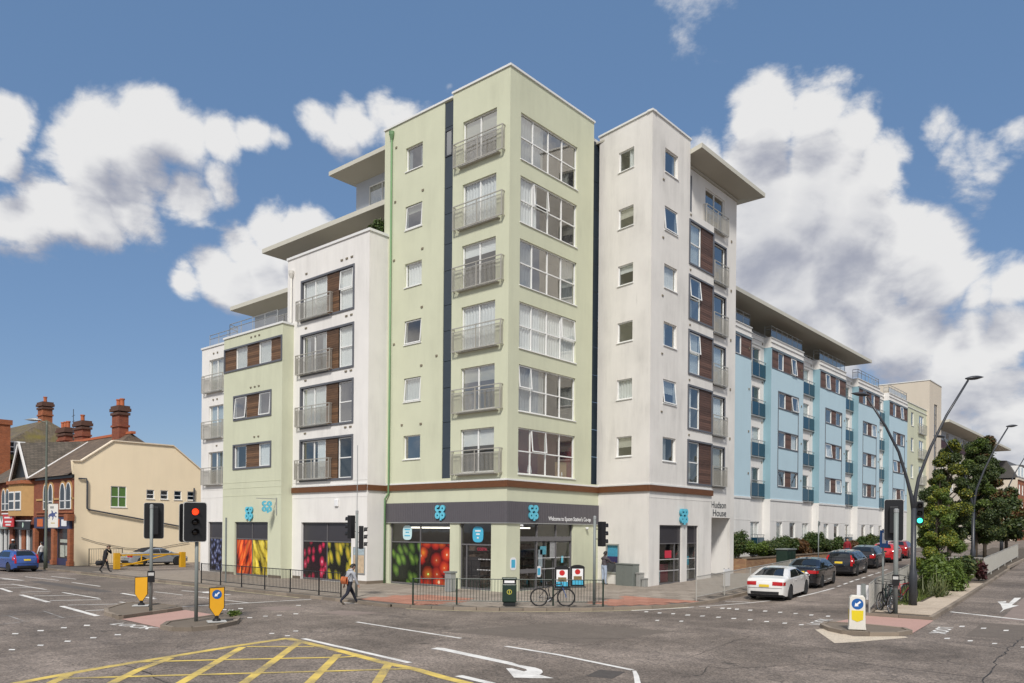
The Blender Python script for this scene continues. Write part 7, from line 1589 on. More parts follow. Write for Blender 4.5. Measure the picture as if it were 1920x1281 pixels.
def car(label, top, half, wheels, r, pm, loc, rz, pitch=0.0, belt=0.95, roof_m=None, sidewin=None, rear_glass=None, screen=None, tails='wide', clear=0.2, group=None, plate_z=0.78, roofline=None):
    root = empty('parked_car', (0, 0, 0), 0, label, 'car', group)
    xs0, zs0 = [p[0] for p in top], [p[1] for p in top]
    x0, x1 = xs0[0], xs0[-1]; H = max(zs0)
    fx = np.linspace(x0, x1, 241); fz = np.interp(fx, xs0, zs0)
    ker = np.hanning(21); ker /= ker.sum(); pad = np.concatenate([np.full(10, fz[0]), fz, np.full(10, fz[-1])]); sm = np.convolve(pad, ker, 'valid')
    ZT = lambda x: float(np.interp(x, fx, sm))
    Ra = r + 0.055
    def ZB(x):
        z = clear + 0.10 * max(0, (abs(2 * (x - (x0 + x1) / 2) / (x1 - x0)) - 0.86) / 0.14)
        for xw in wheels:
            if abs(x - xw) < Ra: z = max(z, r + math.sqrt(Ra * Ra - (x - xw) ** 2))
        return z
    mid = (x0 + x1) / 2; hl = (x1 - x0) / 2
    def WY(x, z):
        e = abs((x - mid) / hl); w = half * (1 - 0.02 * e ** 2 - 0.10 * e ** 8)
        if z > belt: w *= 1 - 0.30 * ((z - belt) / max(0.3, H - belt)) ** 1.15 * (1 if ZT(x) > belt + 0.12 else 0.4)
        else: w *= 1 - 0.045 * ((belt - z) / 0.75) ** 2 - 0.012 * max(0.0, math.sin((z - 0.62) * 16)) * (1 if 0.62 < z < 0.8 else 0)
        zt = ZT(x); q = (zt - z)
        if q < 0.10: w *= 1 - 0.055 * (1 - q / 0.10) ** 2
        return w
    cols = sorted(set([round(v, 4) for v in np.linspace(x0, x1, 54)] + [round(w + s * Ra * f, 4) for w in wheels for s in (-1, 1) for f in (1.0, 0.999, 0.95, 0.8)]))
    N, Mx = 14, 8
    def side(s):
        g = MB()
        b = []
        for x in cols:
            zb, zt = ZB(x), ZT(x); row = []
            for k in range(N + 1):
                f = k / N; z = zb + (zt - zb) * (1 - (1 - f) ** 1.25); row.append((x, s * WY(x, z), z))
            b.append(row)
        return b
    A, B = side(1), side(-1); body = MB()
    vid = {}
    def V(p):
        k = (round(p[0], 4), round(p[1], 4), round(p[2], 4))
        if k not in vid: vid[k] = len(body.v); body.v.append(p)
        return vid[k]
    def quad(*ps):
        ids = [V(p) for p in ps]
        if len(set(ids)) >= 3: body.f.append(tuple(dict.fromkeys(ids))); body.mi.append(0)
    for S in (A, B):
        for i in range(len(cols) - 1):
            for k in range(N): quad(S[i][k], S[i + 1][k], S[i + 1][k + 1], S[i][k + 1])
    def TOP(x, t, yl=None):
        zt = ZT(x); w = WY(x, zt); return (x, t * w, zt + 0.035 * (1 - t * t))
    def topq(i, j): 
        x = cols[i]; t = -1 + 2 * j / Mx
        return TOP(x, t)
    for i in range(len(cols) - 1):
        for j in range(Mx): quad(topq(i, j), topq(i + 1, j), topq(i + 1, j + 1), topq(i, j + 1))
    def CAP(e, t, k):                                       # rear (e=0) and front (e=-1) end surface, rounded in plan
        p = A[e][k]; d = -1 if e == 0 else 1; bulge = 0.13 * (1 - t * t) * math.sin(math.pi * (0.25 + 0.6 * k / N))
        if abs(t) == 1: return (p[0], t * p[1], p[2])
        return (p[0] + d * bulge, t * p[1], p[2] + (0.035 * (1 - t * t) if k == N else 0.02 * (1 - t * t) * k / N))
    for e in (0, -1):
        for j in range(Mx):
            for k in range(N):
                t0, t1 = -1 + 2 * j / Mx, -1 + 2 * (j + 1) / Mx
                quad(CAP(e, t0, k), CAP(e, t1, k), CAP(e, t1, k + 1), CAP(e, t0, k + 1))
    body.build('body', pm, root, smooth=True)
    und = MB().box(x0 + 0.15, x1 - 0.15, -half * 0.88, half * 0.88, clear - 0.02, 0.62).build('underbody', m_trim, root)
    # glass
    def side_glass(xl0, xu0, xl1, xu1, zl, zu, s, nm='side_window'):
        def fn(u, v):
            z = zl + (zu - zl) * v; x = (xl0 + (xu0 - xl0) * v) * (1 - u) + (xl1 + (xu1 - xl1) * v) * u
            z = min(z, ZT(x) - 0.05); return (x, s * (WY(x, z) + 0.007), z)
        return MB().grid(fn, 6, 5).build(nm, m_cglass, root, smooth=True, fix=False)
    for w in sidewin or []:
        for s in (1, -1): side_glass(*w, s)
    def top_glass(xa, xb, ta, tb, nm):
        def fn(u, v):
            x = xa + (xb - xa) * u; t = (-1 + 2 * v) * (ta + (tb - ta) * u); p = TOP(x, t)
            sl = (ZT(x + 0.03) - ZT(x - 0.03)) / 0.06; n = Vector((-sl, 0, 1)).normalized() * 0.012
            return (p[0] + n.x, p[1], p[2] + n.z)
        return MB().grid(fn, 8, 8).build(nm, m_cglass, root, smooth=True, fix=False)
    if rear_glass: top_glass(*rear_glass, 'rear_window')
    if screen: top_glass(*screen, 'windscreen')
    if roof_m:
        xa, xb = roofline
        def fn(u, v):
            x = xa + (xb - xa) * u; p = TOP(x, -1 + 2 * v); sl = (ZT(x + 0.03) - ZT(x - 0.03)) / 0.06; n = Vector((-sl, 0, 1)).normalized() * 0.02
            return (p[0] + n.x, p[1] * 1.02, p[2] + n.z)
        MB().grid(fn, 12, 8).build('soft_top', roof_m, root, smooth=True, fix=False)
    # end details
    def cap_at(e, t, z, off):
        k = max(0, min(N, N * (1 - (1 - (z - A[e][0][2]) / (A[e][N][2] - A[e][0][2])) ** (1 / 1.25) if z < A[e][N][2] else N)))
        k0 = int(k); f = k - k0; p = Vector(CAP(e, t, k0)); q = Vector(CAP(e, t, min(N, k0 + 1))); v = p.lerp(q, f)
        return (v.x + (-off if e == 0 else off), v.y, v.z)
    zt_r = A[0][N][2]; zr0 = A[0][0][2]
    def patch(e, t0, t1, z0, z1, nm, m, off=0.012, nu=5):
        return MB().grid(lambda u, v: cap_at(e, t0 + (t1 - t0) * u, z0 + (z1 - z0) * v, off), nu, 4).build(nm, m, root, smooth=True, fix=False)
    def wrap(x_a, x_b, z0, z1, s, nm, m):
        def fn(u, v):
            x = x_a + (x_b - x_a) * u; z = min(z0 + (z1 - z0) * v, ZT(x) - 0.015); return (x, s * (WY(x, z) + 0.010), z)
        return MB().grid(fn, 4, 5).build(nm, m, root, smooth=True, fix=False)
    for s in (1, -1):
        if tails == 'wide':
            patch(0, s * 0.45, s * 0.995, zt_r - 0.19, zt_r - 0.03, 'tail_light', m_tail); wrap(x0 + 0.005, x0 + 0.22, zt_r - 0.19, zt_r - 0.04, s, 'tail_light', m_tail)
        elif tails == 'tall':
            wrap(x0 + 0.01, x0 + 0.17, 0.80, 1.30, s, 'tail_light', m_tail); patch(0, s * 0.84, s * 0.995, zt_r - 0.30, zt_r - 0.01, 'tail_light', m_tail)
            MB().grid(lambda u, v: tuple(Vector(TOP(x0 + 0.01 + 0.22 * v, s * (0.86 + 0.135 * u))) + Vector((-0.012, 0, 0.008))), 3, 6).build('tail_light', m_tail, root, smooth=True, fix=False)
        else:
            patch(0, s * 0.66, s * 0.995, zt_r - 0.22, zt_r - 0.01, 'tail_light', m_tail); wrap(x0 + 0.005, x0 + 0.16, zt_r - 0.22, zt_r + 0.04, s, 'tail_light', m_tail)
        zf = A[-1][N][2]; patch(-1, s * 0.5, s * 0.99, zf - 0.15, zf - 0.02, 'headlight', m_head); wrap(x1 - 0.28, x1 - 0.01, zf - 0.12, zf - 0.01, s, 'headlight', m_head)
        xm = screen[0] if screen else 0.8
        MB().grid(lambda u, v: (xm - 0.25 + 0.12 * math.sin(math.pi * u) * math.cos(2 * math.pi * v), s * (WY(xm - 0.25, belt) + 0.02 + 0.17 * u), belt + 0.08 + 0.075 * math.sin(math.pi * (0.15 + 0.8 * u)) * math.sin(2 * math.pi * v)), 6, 10).build('wing_mirror', pm, root, smooth=True)
        for hx in ([-0.55, 0.45] if len(sidewin or []) > 1 else [-0.3]): MB().box(hx - 0.1, hx + 0.1, *sorted((s * (WY(hx, 0.86) + 0.002), s * (WY(hx, 0.86) + 0.03))), 0.845, 0.875).build('door_handle', pm, root)
        wrap(wheels[0] + Ra + 0.04, wheels[1] - Ra - 0.04, clear + 0.01, clear + 0.09, s, 'side_skirt', m_trim if tails != 'wide' else pm)
    patch(0, -0.8, 0.8, zr0 + 0.005, zr0 + 0.13, 'rear_diffuser', m_trim); patch(-1, -0.7, 0.7, 0.32, 0.46, 'front_grille', m_trim)
    patch(0, -0.28, 0.28, min(plate_z, zt_r - 0.15), min(plate_z, zt_r - 0.15) + 0.11, 'number_plate', m_plate, 0.02)
    patch(0, -0.95, 0.95, zr0 + 0.27, zr0 + 0.285, 'bumper_seam', m_trim, 0.006, 12)
    ty, rm, dk = wheel_meshes(r)
    for xw in wheels:
        for s in (1, -1):
            mm = Matrix.Translation((xw, s * (half - 0.115), r)) @ (Matrix.Identity(4) if s > 0 else Matrix.Rotation(math.pi, 4, 'Z'))
            w = inst('wheel', ty, root, mm); 
            for nm, me in (('rim', rm), ('brake_disc', dk)): o = bpy.data.objects.new(nm, me); link(o, w); o.matrix_basis = mm
    root.matrix_basis = Matrix.Translation(loc) @ Matrix.Rotation(rz, 4, 'Z') @ Matrix.Rotation(-pitch, 4, 'Y')
    root.location, root.rotation_euler = root.matrix_basis.to_translation(), root.matrix_basis.to_euler()
    return root
SL = 0.025
def on_street(x, y): return (x, y, gz(x) + ROAD)
GP = 'cars parked along the kerb'
car('white two door coupe parked nearest the junction', [(-2.34, 0.84), (-2.27, 0.97), (-1.85, 1.02), (-0.95, 1.33), (-0.2, 1.405), (0.35, 1.36), (1.2, 1.0), (2.0, 0.86), (2.34, 0.66)], 0.895, (-1.38, 1.42), 0.335, paint('white_paint', (0.74, 0.73, 0.70)), on_street(7.55, -10.25), R(7), SL, 0.96,
    sidewin=[(-1.45, -0.85, 0.0, 0.0, 1.0, 1.30), (0.05, 0.05, 1.0, 0.42, 1.0, 1.30)], rear_glass=(-1.75, -0.85, 0.80, 0.72), screen=(1.12, 0.42, 0.86, 0.76), group=GP, plate_z=0.62)
car('black saloon car parked second, ahead of the white coupe', [(-2.33, 0.92), (-2.25, 1.06), (-1.75, 1.10), (-1.0, 1.42), (-0.1, 1.475), (0.5, 1.42), (1.3, 1.02), (2.05, 0.88), (2.33, 0.66)], 0.885, (-1.36, 1.36), 0.325, paint('black_paint', (0.008, 0.008, 0.010), 0.2), on_street(14.1, -9.35), R(7), SL, 0.98,
    sidewin=[(-1.45, -0.95, -0.15, -0.15, 1.02, 1.36), (-0.08, -0.08, 1.05, 0.5, 1.02, 1.36)], rear_glass=(-1.68, -0.98, 0.82, 0.74), screen=(1.22, 0.5, 0.86, 0.76), group=GP)
car('black estate car with tall red tail lights parked third', [(-2.35, 0.86), (-2.31, 1.02), (-2.0, 1.42), (-1.2, 1.50), (0.1, 1.51), (0.7, 1.42), (1.4, 1.04), (2.1, 0.9), (2.35, 0.66)], 0.90, (-1.40, 1.38), 0.33, paint('black_blue_paint', (0.010, 0.011, 0.016), 0.2), on_street(23.0, -8.35), R(6.5), SL, 0.98,
    sidewin=[(-1.95, -1.75, -1.05, -1.05, 1.02, 1.40), (-0.98, -0.98, -0.1, -0.1, 1.02, 1.40), (-0.03, -0.03, 1.1, 0.62, 1.02, 1.40)], rear_glass=(-2.24, -2.02, 0.80, 0.72), screen=(1.3, 0.65, 0.86, 0.76), tails='tall', group=GP)
car('dark grey hatchback parked fourth along the kerb', [(-2.08, 0.88), (-2.03, 1.1), (-1.62, 1.46), (-0.6, 1.55), (0.3, 1.52), (0.85, 1.38), (1.4, 1.05), (1.95, 0.92), (2.13, 0.7)], 0.89, (-1.3, 1.3), 0.33, paint('graphite_paint', (0.02, 0.02, 0.024), 0.4), on_street(30.0, -7.5), R(6.5), SL, 1.0,
    sidewin=[(-1.65, -1.3, -0.2, -0.2, 1.05, 1.44), (-0.13, -0.13, 1.1, 0.7, 1.05, 1.44)], rear_glass=(-1.95, -1.62, 0.8, 0.72), screen=(1.3, 0.8, 0.86, 0.76), tails='small', group=GP)
RED = paint('red_paint', (0.50, 0.012, 0.018))
HATCH = [(-1.95, 0.82), (-1.9, 1.02), (-1.42, 1.40), (-0.5, 1.47), (0.3, 1.43), (1.1, 1.0), (1.8, 0.86), (2.0, 0.65)]
car('bright red hatchback parked fifth, farthest up the kerb', HATCH, 0.87, (-1.25, 1.27), 0.31, RED, on_street(37.4, -6.75), R(6.5), SL, 0.96,
    sidewin=[(-1.45, -1.15, -0.15, -0.15, 1.0, 1.35), (-0.08, -0.08, 1.0, 0.45, 1.0, 1.35)], rear_glass=(-1.8, -1.45, 0.8, 0.72), screen=(1.02, 0.42, 0.86, 0.76), tails='small', group=GP)
car('dark red car mostly hidden beyond the bright red hatchback', HATCH, 0.87, (-1.25, 1.27), 0.31, paint('dark_red_paint', (0.25, 0.01, 0.014)), on_street(43.5, -6.1), R(6.5), SL, 0.96,
    sidewin=[(-1.45, -1.15, -0.15, -0.15, 1.0, 1.35), (-0.08, -0.08, 1.0, 0.45, 1.0, 1.35)], rear_glass=(-1.8, -1.45, 0.8, 0.72), screen=(1.02, 0.42, 0.86, 0.76), tails='small', group=GP)
car('blue hatchback stopped on the left street by the old shops', [(-2.07, 0.82), (-2.03, 1.0), (-1.58, 1.36), (-0.6, 1.45), (0.2, 1.41), (1.05, 0.98), (1.85, 0.84), (2.07, 0.62)], 0.86, (-1.28, 1.3), 0.31, paint('blue_paint', (0.035, 0.10, 0.36), 0.3), (-9.75, 35.9, ROAD), R(93), 0, 0.95,
    sidewin=[(-1.5, -1.2, -0.15, -0.15, 1.0, 1.34), (-0.08, -0.08, 1.0, 0.42, 1.0, 1.34)], rear_glass=(-1.94, -1.55, 0.8, 0.72), screen=(1.0, 0.4, 0.86, 0.76), tails='tall')
car('silver convertible with black soft top in the small car park', [(-2.25, 0.86), (-2.15, 0.97), (-1.35, 1.0), (-0.75, 1.30), (-0.1, 1.37), (0.35, 1.32), (1.1, 0.98), (1.95, 0.84), (2.25, 0.62)], 0.88, (-1.36, 1.38), 0.32, paint('silver_paint', (0.42, 0.45, 0.48), 0.5), (-0.3, 35.6, 0.01), R(2), 0, 0.94,
    roof_m=mat('soft_top_cloth', (0.012, 0.012, 0.016), 0.9, 0.1), roofline=(-1.3, 0.38), sidewin=[(-0.85, -0.6, 0.0, 0.0, 0.97, 1.26), (0.04, 0.04, 0.95, 0.4, 0.97, 1.26)], screen=(1.02, 0.38, 0.86, 0.76), tails='small')

# ------------------------------------------------------------------ bicycles
m_chain = mat('bike_steel', (0.30, 0.30, 0.31), 0.35, 0.1, metal=0.6)
def bicycle(label, loc, rz, fm, lean=0.0, steer=0.0, rim_m=None, group=None, extras=()):
    root = empty('bicycle', (0, 0, 0), 0, label, 'bicycle', group); wr = 0.345
    Q = lambda cx: (lambda a, b, c: (cx + a, c, wr + b))
    bb = Vector((-0.07, 0, 0.28)); seat = Vector((-0.22, 0, 0.86)); head = Vector((0.36, 0, 0.90)); hb = Vector((0.40, 0, 0.74)); rw = Vector((-0.52, 0, wr)); fw = Vector((0.54, 0, wr))
    for c in (rw, fw):
        t = MB(); t.tube([(c.x + wr * math.cos(R(15 * i)), 0, wr + wr * math.sin(R(15 * i))) for i in range(25)], 0.021, 8, caps=False); w = t.build('wheel', m_tyre, root, smooth=True)
        t = MB(); t.tube([(c.x + (wr - 0.03) * math.cos(R(15 * i)), 0, wr + (wr - 0.03) * math.sin(R(15 * i))) for i in range(25)], 0.012, 6, caps=False); t.build('rim', rim_m or m_trim, w, smooth=True)
        s = MB(); s.tube([(c.x, -0.04, wr), (c.x, 0.04, wr)], 0.022, 8)
        for i in range(16): a = R(22.5 * i); s.tube([(c.x, 0.02 * (-1) ** i, wr), (c.x + (wr - 0.03) * math.cos(a), 0, wr + (wr - 0.03) * math.sin(a))], 0.0022, 4, caps=False)
        tag(s.build('spokes', m_chain, w), kind='stuff')
    f = MB().tube([bb, hb], 0.021, 8).tube([seat.lerp(bb, 0.13), head.lerp(hb, 0.15)], 0.018, 8).tube([bb, seat], 0.017, 8).tube([head, hb], 0.022, 8)
    for s in (1, -1): f.tube([bb + Vector((0, 0.02 * s, 0)), rw + Vector((0, 0.055 * s, 0))], 0.010, 6); f.tube([seat.lerp(bb, 0.15) + Vector((0, 0.015 * s, 0)), rw + Vector((0, 0.055 * s, 0))], 0.009, 6)
    f.build('frame', fm, root, smooth=True)
    k = MB()
    for s in (1, -1): k.tube([hb + Vector((0.01, 0.05 * s, -0.02)), fw + Vector((-0.02, 0.055 * s, 0.1)), fw + Vector((0, 0.055 * s, 0))], 0.014, 6)
    k.tube([hb + Vector((0.01, -0.06, -0.02)), hb + Vector((0.01, 0.06, -0.02))], 0.02, 6); k.build('fork', fm if not extras else extras[0], root)
    h = MB().tube([head, head + Vector((-0.02, 0, 0.08)), head + Vector((0.05, 0, 0.12))], 0.015, 6).tube([(0.40, -0.30, 1.03), (0.42, -0.1, 1.02), (0.42, 0.1, 1.02), (0.40, 0.30, 1.03)], 0.012, 6); hbv = h.build('handlebar', m_trim, root)
    for s in (1, -1): MB().tube([(0.40, 0.2 * s, 1.025), (0.385, 0.31 * s, 1.03)], 0.018, 6).build('grip', m_tyre, hbv)
    MB().tube([seat, seat + Vector((-0.02, 0, 0.1))], 0.013, 6).build('seat_post', m_chain, root)
    MB().grid(lambda u, v: (-0.40 + 0.28 * u, (0.075 * (1 - u) ** 1.2 + 0.02) * math.cos(math.pi * v), 0.965 + 0.035 * math.sin(math.pi * v) - 0.01 * u), 8, 8).build('saddle', m_tyre, root, smooth=True, fix=False)
    c = MB().lathe([(0.0, -0.035), (0.085, -0.035), (0.085, -0.03), (0.0, -0.03)], 18, lambda a, b, cc: (bb.x + a, cc, bb.z + b)).build('chainring', m_trim, root)
    for s, an in ((1, 0.7), (-1, 0.7 + math.pi)):
        e = bb + Vector((0.17 * math.cos(an), 0.07 * s, 0.17 * math.sin(an))); MB().tube([bb + Vector((0, 0.05 * s, 0)), e], 0.011, 6).build('crank', m_chain, c); MB().box(e.x - 0.045, e.x + 0.045, min(e.y, e.y + 0.09 * s), max(e.y, e.y + 0.09 * s), e.z - 0.012, e.z + 0.012).build('pedal', m_trim, c)
    MB().tube([bb + Vector((0, -0.033, 0.08)), rw + Vector((0, -0.033, 0.04))], 0.006, 4).tube([bb + Vector((0, -0.033, -0.08)), rw + Vector((0, -0.033, -0.04))], 0.006, 4).build('chain', m_chain, root)
    if 'rack' in extras: MB().tube([rw + Vector((-0.2, 0, 0.4)), rw + Vector((0.2, 0, 0.42))], 0.04, 6).tube([rw + Vector((-0.1, 0.05, 0.4)), rw], 0.008, 5).build('luggage_rack', m_trim, root)
    root.matrix_basis = Matrix.Translation(loc) @ Matrix.Rotation(rz, 4, 'Z') @ Matrix.Rotation(lean, 4, 'X')
    return root
m_bblack = mat('bike_black', (0.012, 0.012, 0.014), 0.3, 0.1); m_bblue = mat('bike_blue_fork', (0.06, 0.12, 0.3), 0.3, 0.1); m_bred = mat('bike_red', (0.35, 0.02, 0.025), 0.3, 0.1); m_bgreen = mat('bike_dark_green', (0.02, 0.05, 0.04), 0.3, 0.1)
bicycle('black mountain bike with blue fork leaning on the dark green rail', (-3.75, -5.7, 0.0), math.atan2(-1.4, 1.2), m_bblack, R(-4), extras=(m_bblue,))
GB = 'bicycles parked on the planted island'
bicycle('nearest black bicycle parked on the planted island', (3.35, -16.0, gz(3.4)), R(36), m_bblack, R(4), rim_m=m_alloy, group=GB)
bicycle('second black bicycle parked behind the nearest one', (4.5, -15.75, gz(4.5)), R(33), m_bgreen, R(5), rim_m=m_alloy, group=GB)
bicycle('red bicycle parked beside the dark lamp column', (6.6, -15.75, gz(6.4)), R(-25), m_bred, R(5), group=GB)
bicycle('pale framed bicycle between the red one and the nearest pair', (5.4, -15.6, gz(5.4)), R(20), m_chain, R(5), rim_m=m_alloy, group=GB)
bicycle('dark bicycle behind the lamp column on the planted island', (7.9, -15.25, gz(7.9)), R(-20), m_bblack, R(5), group=GB)

# ------------------------------------------------------------------ people
def person(label, loc, rz, top_m, leg_m, hair_m, skin_m, shoe_m, h=1.72, stride=0.0, arms=((0.1, 0.15), (-0.1, 0.15)), lean=0.0, bow=0.0, hood=None, bag=None, raise_arm=None, cat='person', cap=None):
    root = empty('person', (0, 0, 0), 0, label, cat)
    k = h / 1.72
    up = lambda x, y, z: Vector((x + math.sin(lean) * (z - 0.95), y, 0.95 + (z - 0.95) * math.cos(lean)))
    v = []; r = []; e = []; reg = []
    def J(p, rad, parent, kind):
        v.append(Vector(p) * k); r.append(rad * k * (1.0 if kind in ('skin', 'shoe') else 1.16)); reg.append(kind)
        if parent is not None: e.append((parent, len(v) - 1))
        return len(v) - 1
    pel = J((0, 0, 0.95), 0.125, None, 'leg'); wai = J(up(0, 0, 1.10), 0.125, pel, 'top'); ch = J(up(0, 0, 1.32), 0.15, wai, 'top'); ub = J(up(0.0, 0, 1.43), 0.11, ch, 'top')
    hd0 = up(0.0, 0, 1.50); nk = J(hd0, 0.05, ub, 'skin')
    hv = Vector((math.sin(lean + bow), 0, math.cos(lean + bow)))
    h1 = J(hd0 + hv * 0.07 + Vector((0.015, 0, 0)), 0.075, nk, 'skin'); h2 = J(hd0 + hv * 0.15 + Vector((0.01, 0, 0)), 0.092, h1, 'skin'); h3 = J(hd0 + hv * 0.22, 0.07, h2, 'skin')
    hands = []
    for i, s in enumerate((1, -1)):
        sh = J(up(0, 0.185 * s, 1.395), 0.066, ub, 'top'); sw, bend = arms[i]
        S = up(0, 0.185 * s, 1.395)
        if raise_arm == s:
            el = S + Vector((0.2, 0.10 * s, -0.2)); wr = hd0 + Vector((0.10, 0.10 * s, 0.08))
        else:
            el = S + Vector((math.sin(sw) * 0.29, 0.05 * s, -math.cos(sw) * 0.29)); wr = el + Vector((math.sin(sw + bend) * 0.25, 0.0, -math.cos(sw + bend) * 0.25))
        a = J(el, 0.048, sh, 'top'); b = J(el.lerp(wr, 0.9), 0.034, a, 'top'); d = (wr - el).normalized(); c = J(wr + d * 0.02, 0.028, b, 'skin'); pm_ = J(wr + d * 0.075, 0.03, c, 'skin'); hands.append((wr + d * 0.08, d, s))
    for s in (1, -1):
        ang = stride * s; hp = J((0, 0.09 * s, 0.90), 0.098, pel, 'leg'); kn = Vector((math.sin(ang) * 0.43 + (0.05 if stride else 0.02), 0.095 * s, 0.90 - math.cos(ang) * 0.42))
        back = 0.35 if ang < 0 else 0.0; an = kn + Vector((math.sin(ang - back) * 0.41, 0, -math.cos(ang - back) * 0.40))
        kk = J(kn, 0.062, hp, 'leg'); cf = J(kn.lerp(an, 0.35) + Vector((-0.015, 0, 0)), 0.056, kk, 'leg'); aa = J(an, 0.04, cf, 'leg')
        tilt = -0.5 if ang < 0 else (0.15 if ang > 0 else 0)
        J(an + Vector((0.09, 0, -0.05 + tilt * 0.08)), 0.042, aa, 'shoe'); J(an + Vector((0.17, 0.01 * s, -0.055 + tilt * 0.16)), 0.036, len(v) - 1, 'shoe')
    zmin = min(p.z - q for p, q in zip(v, r)); 
    for p in v: p.z -= zmin
    me = bpy.data.meshes.new('body'); me.from_pydata([p[:] for p in v], e, [])
    o = bpy.data.objects.new('body', me); col.objects.link(o)
    sk = o.modifiers.new('skin', 'SKIN'); sk.use_smooth_shade = True; sk.branch_smoothing = 0.5
    for i, q in enumerate(r): me.skin_vertices[0].data[i].radius = (q, q * (1.25 if reg[i] == 'top' and i in (wai, ch) else 1.0)); me.skin_vertices[0].data[i].use_root = (i == pel)
    ss = o.modifiers.new('sub', 'SUBSURF'); ss.levels = 2; ss.render_levels = 2
    bm_me = bpy.data.meshes.new_from_object(o.evaluated_get(bpy.context.evaluated_depsgraph_get()))
    bpy.data.objects.remove(o)
    mats = [top_m, leg_m, skin_m, shoe_m]; idx = {'top': 0, 'leg': 1, 'skin': 2, 'shoe': 3}
    bm_me.materials.clear()
    for m in mats: bm_me.materials.append(m)
    V0 = np.array([p[:] for p in v])
    for f in bm_me.polygons:
        c = np.array(f.center); best = (9, 'top')
        for a, b in e:
            A_, B_ = V0[a], V0[b]; t = np.clip(np.dot(c - A_, B_ - A_) / max(1e-9, np.dot(B_ - A_, B_ - A_)), 0, 1); d = np.linalg.norm(c - A_ - t * (B_ - A_)) / (r[a] * (1 - t) + r[b] * t)
            if d < best[0]: best = (d, reg[b] if t > 0.45 else reg[a])
        f.material_index = idx[best[1]]; f.use_smooth = True
    # fingers, five to a hand, merged into the body mesh
    fg = MB()
    for w, d, s in hands:
        w = Vector(w) * k - Vector((0, 0, zmin)); d = Vector(d); side = Vector((1, 0, 0)) - d * d.x; side.normalize(); inw = d.cross(side) * s
        for j, ln in enumerate((0.075, 0.085, 0.08, 0.062)):
            b0 = w + side * (0.027 - 0.018 * j); fg.tube([b0 - d * 0.02, b0 + d * ln * 0.5, b0 + d * ln * 0.85 - inw * 0.022], [0.009, 0.0085, 0.007], 5)
        fg.tube([w - d * 0.045 + side * 0.02, w - d * 0.015 + side * 0.055, w + d * 0.02 + side * 0.06], [0.011, 0.010, 0.008], 5)
    fm_ = fg.mesh('fingers', skin_m, True); bm = bmesh.new(); bm.from_mesh(bm_me); n0 = len(bm.faces); bm.from_mesh(fm_); bm.faces.ensure_lookup_table()
    for f in bm.faces[n0:]: f.material_index = 2; f.smooth = True
    bm.to_mesh(bm_me); bm.free()
    b = bpy.data.objects.new('body', bm_me); link(b, root)
    hc = (hd0 + hv * 0.16) * k - Vector((0, 0, zmin)); fwd = Vector((hv.z, 0, -hv.x))
    rot = lambda a, bb, c: tuple(hc + fwd * a + Vector((0, bb, 0)) + hv * c)
    MB().grid(lambda u, w: rot(-0.012 + 0.106 * k * math.sin(math.pi * 0.62 * u) * math.cos(2 * math.pi * w) - 0.012, 0.098 * k * math.sin(math.pi * 0.62 * u) * math.sin(2 * math.pi * w), 0.118 * k * math.cos(math.pi * 0.62 * u) + 0.004 - (0.05 * u if math.cos(2 * math.pi * w) < 0 else -0.05 * u)), 8, 14).build('hair', hair_m, root, smooth=True, fix=False)
    MB().tube([rot(0.085, 0, 0.02), rot(0.112, 0, -0.025), rot(0.088, 0, -0.032)], [0.008, 0.014, 0.01], 6).build('nose', skin_m, root, smooth=True)
    for s in (1, -1):
        MB().lathe([(0.0, 0.012), (0.011, 0.004), (0.011, -0.004), (0, -0.012)], 8, lambda a, bb, c: rot(0.084 + c * 0.5, 0.034 * s + a, 0.012 + bb)).build('eye', m_trim, root); MB().lathe([(0.0, 0.008), (0.022, 0.005), (0.026, -0.004)], 8, lambda a, bb, c: rot(a * 0.7, s * (0.088 + c), -0.005 + bb * 1.2)).build('ear', skin_m, root)
    MB().tube([rot(0.083, -0.022, -0.062), rot(0.09, 0, -0.06), rot(0.083, 0.022, -0.062)], 0.006, 5).build('mouth', mat('lips', (0.35, 0.13, 0.10), 0.6), root)
    if hood: MB().grid(lambda u, w: tuple((hd0 * k - Vector((0, 0, zmin))) + Vector((-0.02 + 0.11 * math.cos(2 * math.pi * w) * (1 - 0.25 * u), 0.125 * math.sin(2 * math.pi * w) * (1 - 0.25 * u), -0.07 + 0.10 * u + (0.05 * (1 - u) if math.cos(2 * math.pi * w) < 0 else -0.02)))), 4, 14).build('hood', hood, root, smooth=True, fix=False)
    if cap: MB().lathe([(0.118, 0.0), (0.112, 0.06), (0.07, 0.11), (0, 0.125)], 14, lambda a, bb, c: rot(a, bb, 0.03 + c)).build('hat', cap, root, smooth=True)
    root.matrix_basis = Matrix.Translation(loc) @ Matrix.Rotation(rz, 4, 'Z')
    if bag:
        bo = bag(root)
    return root
m_skin = mat('skin_light', (0.50, 0.31, 0.22), 0.55, 0.06); m_skind = mat('skin_dark', (0.13, 0.07, 0.045), 0.55, 0.06)
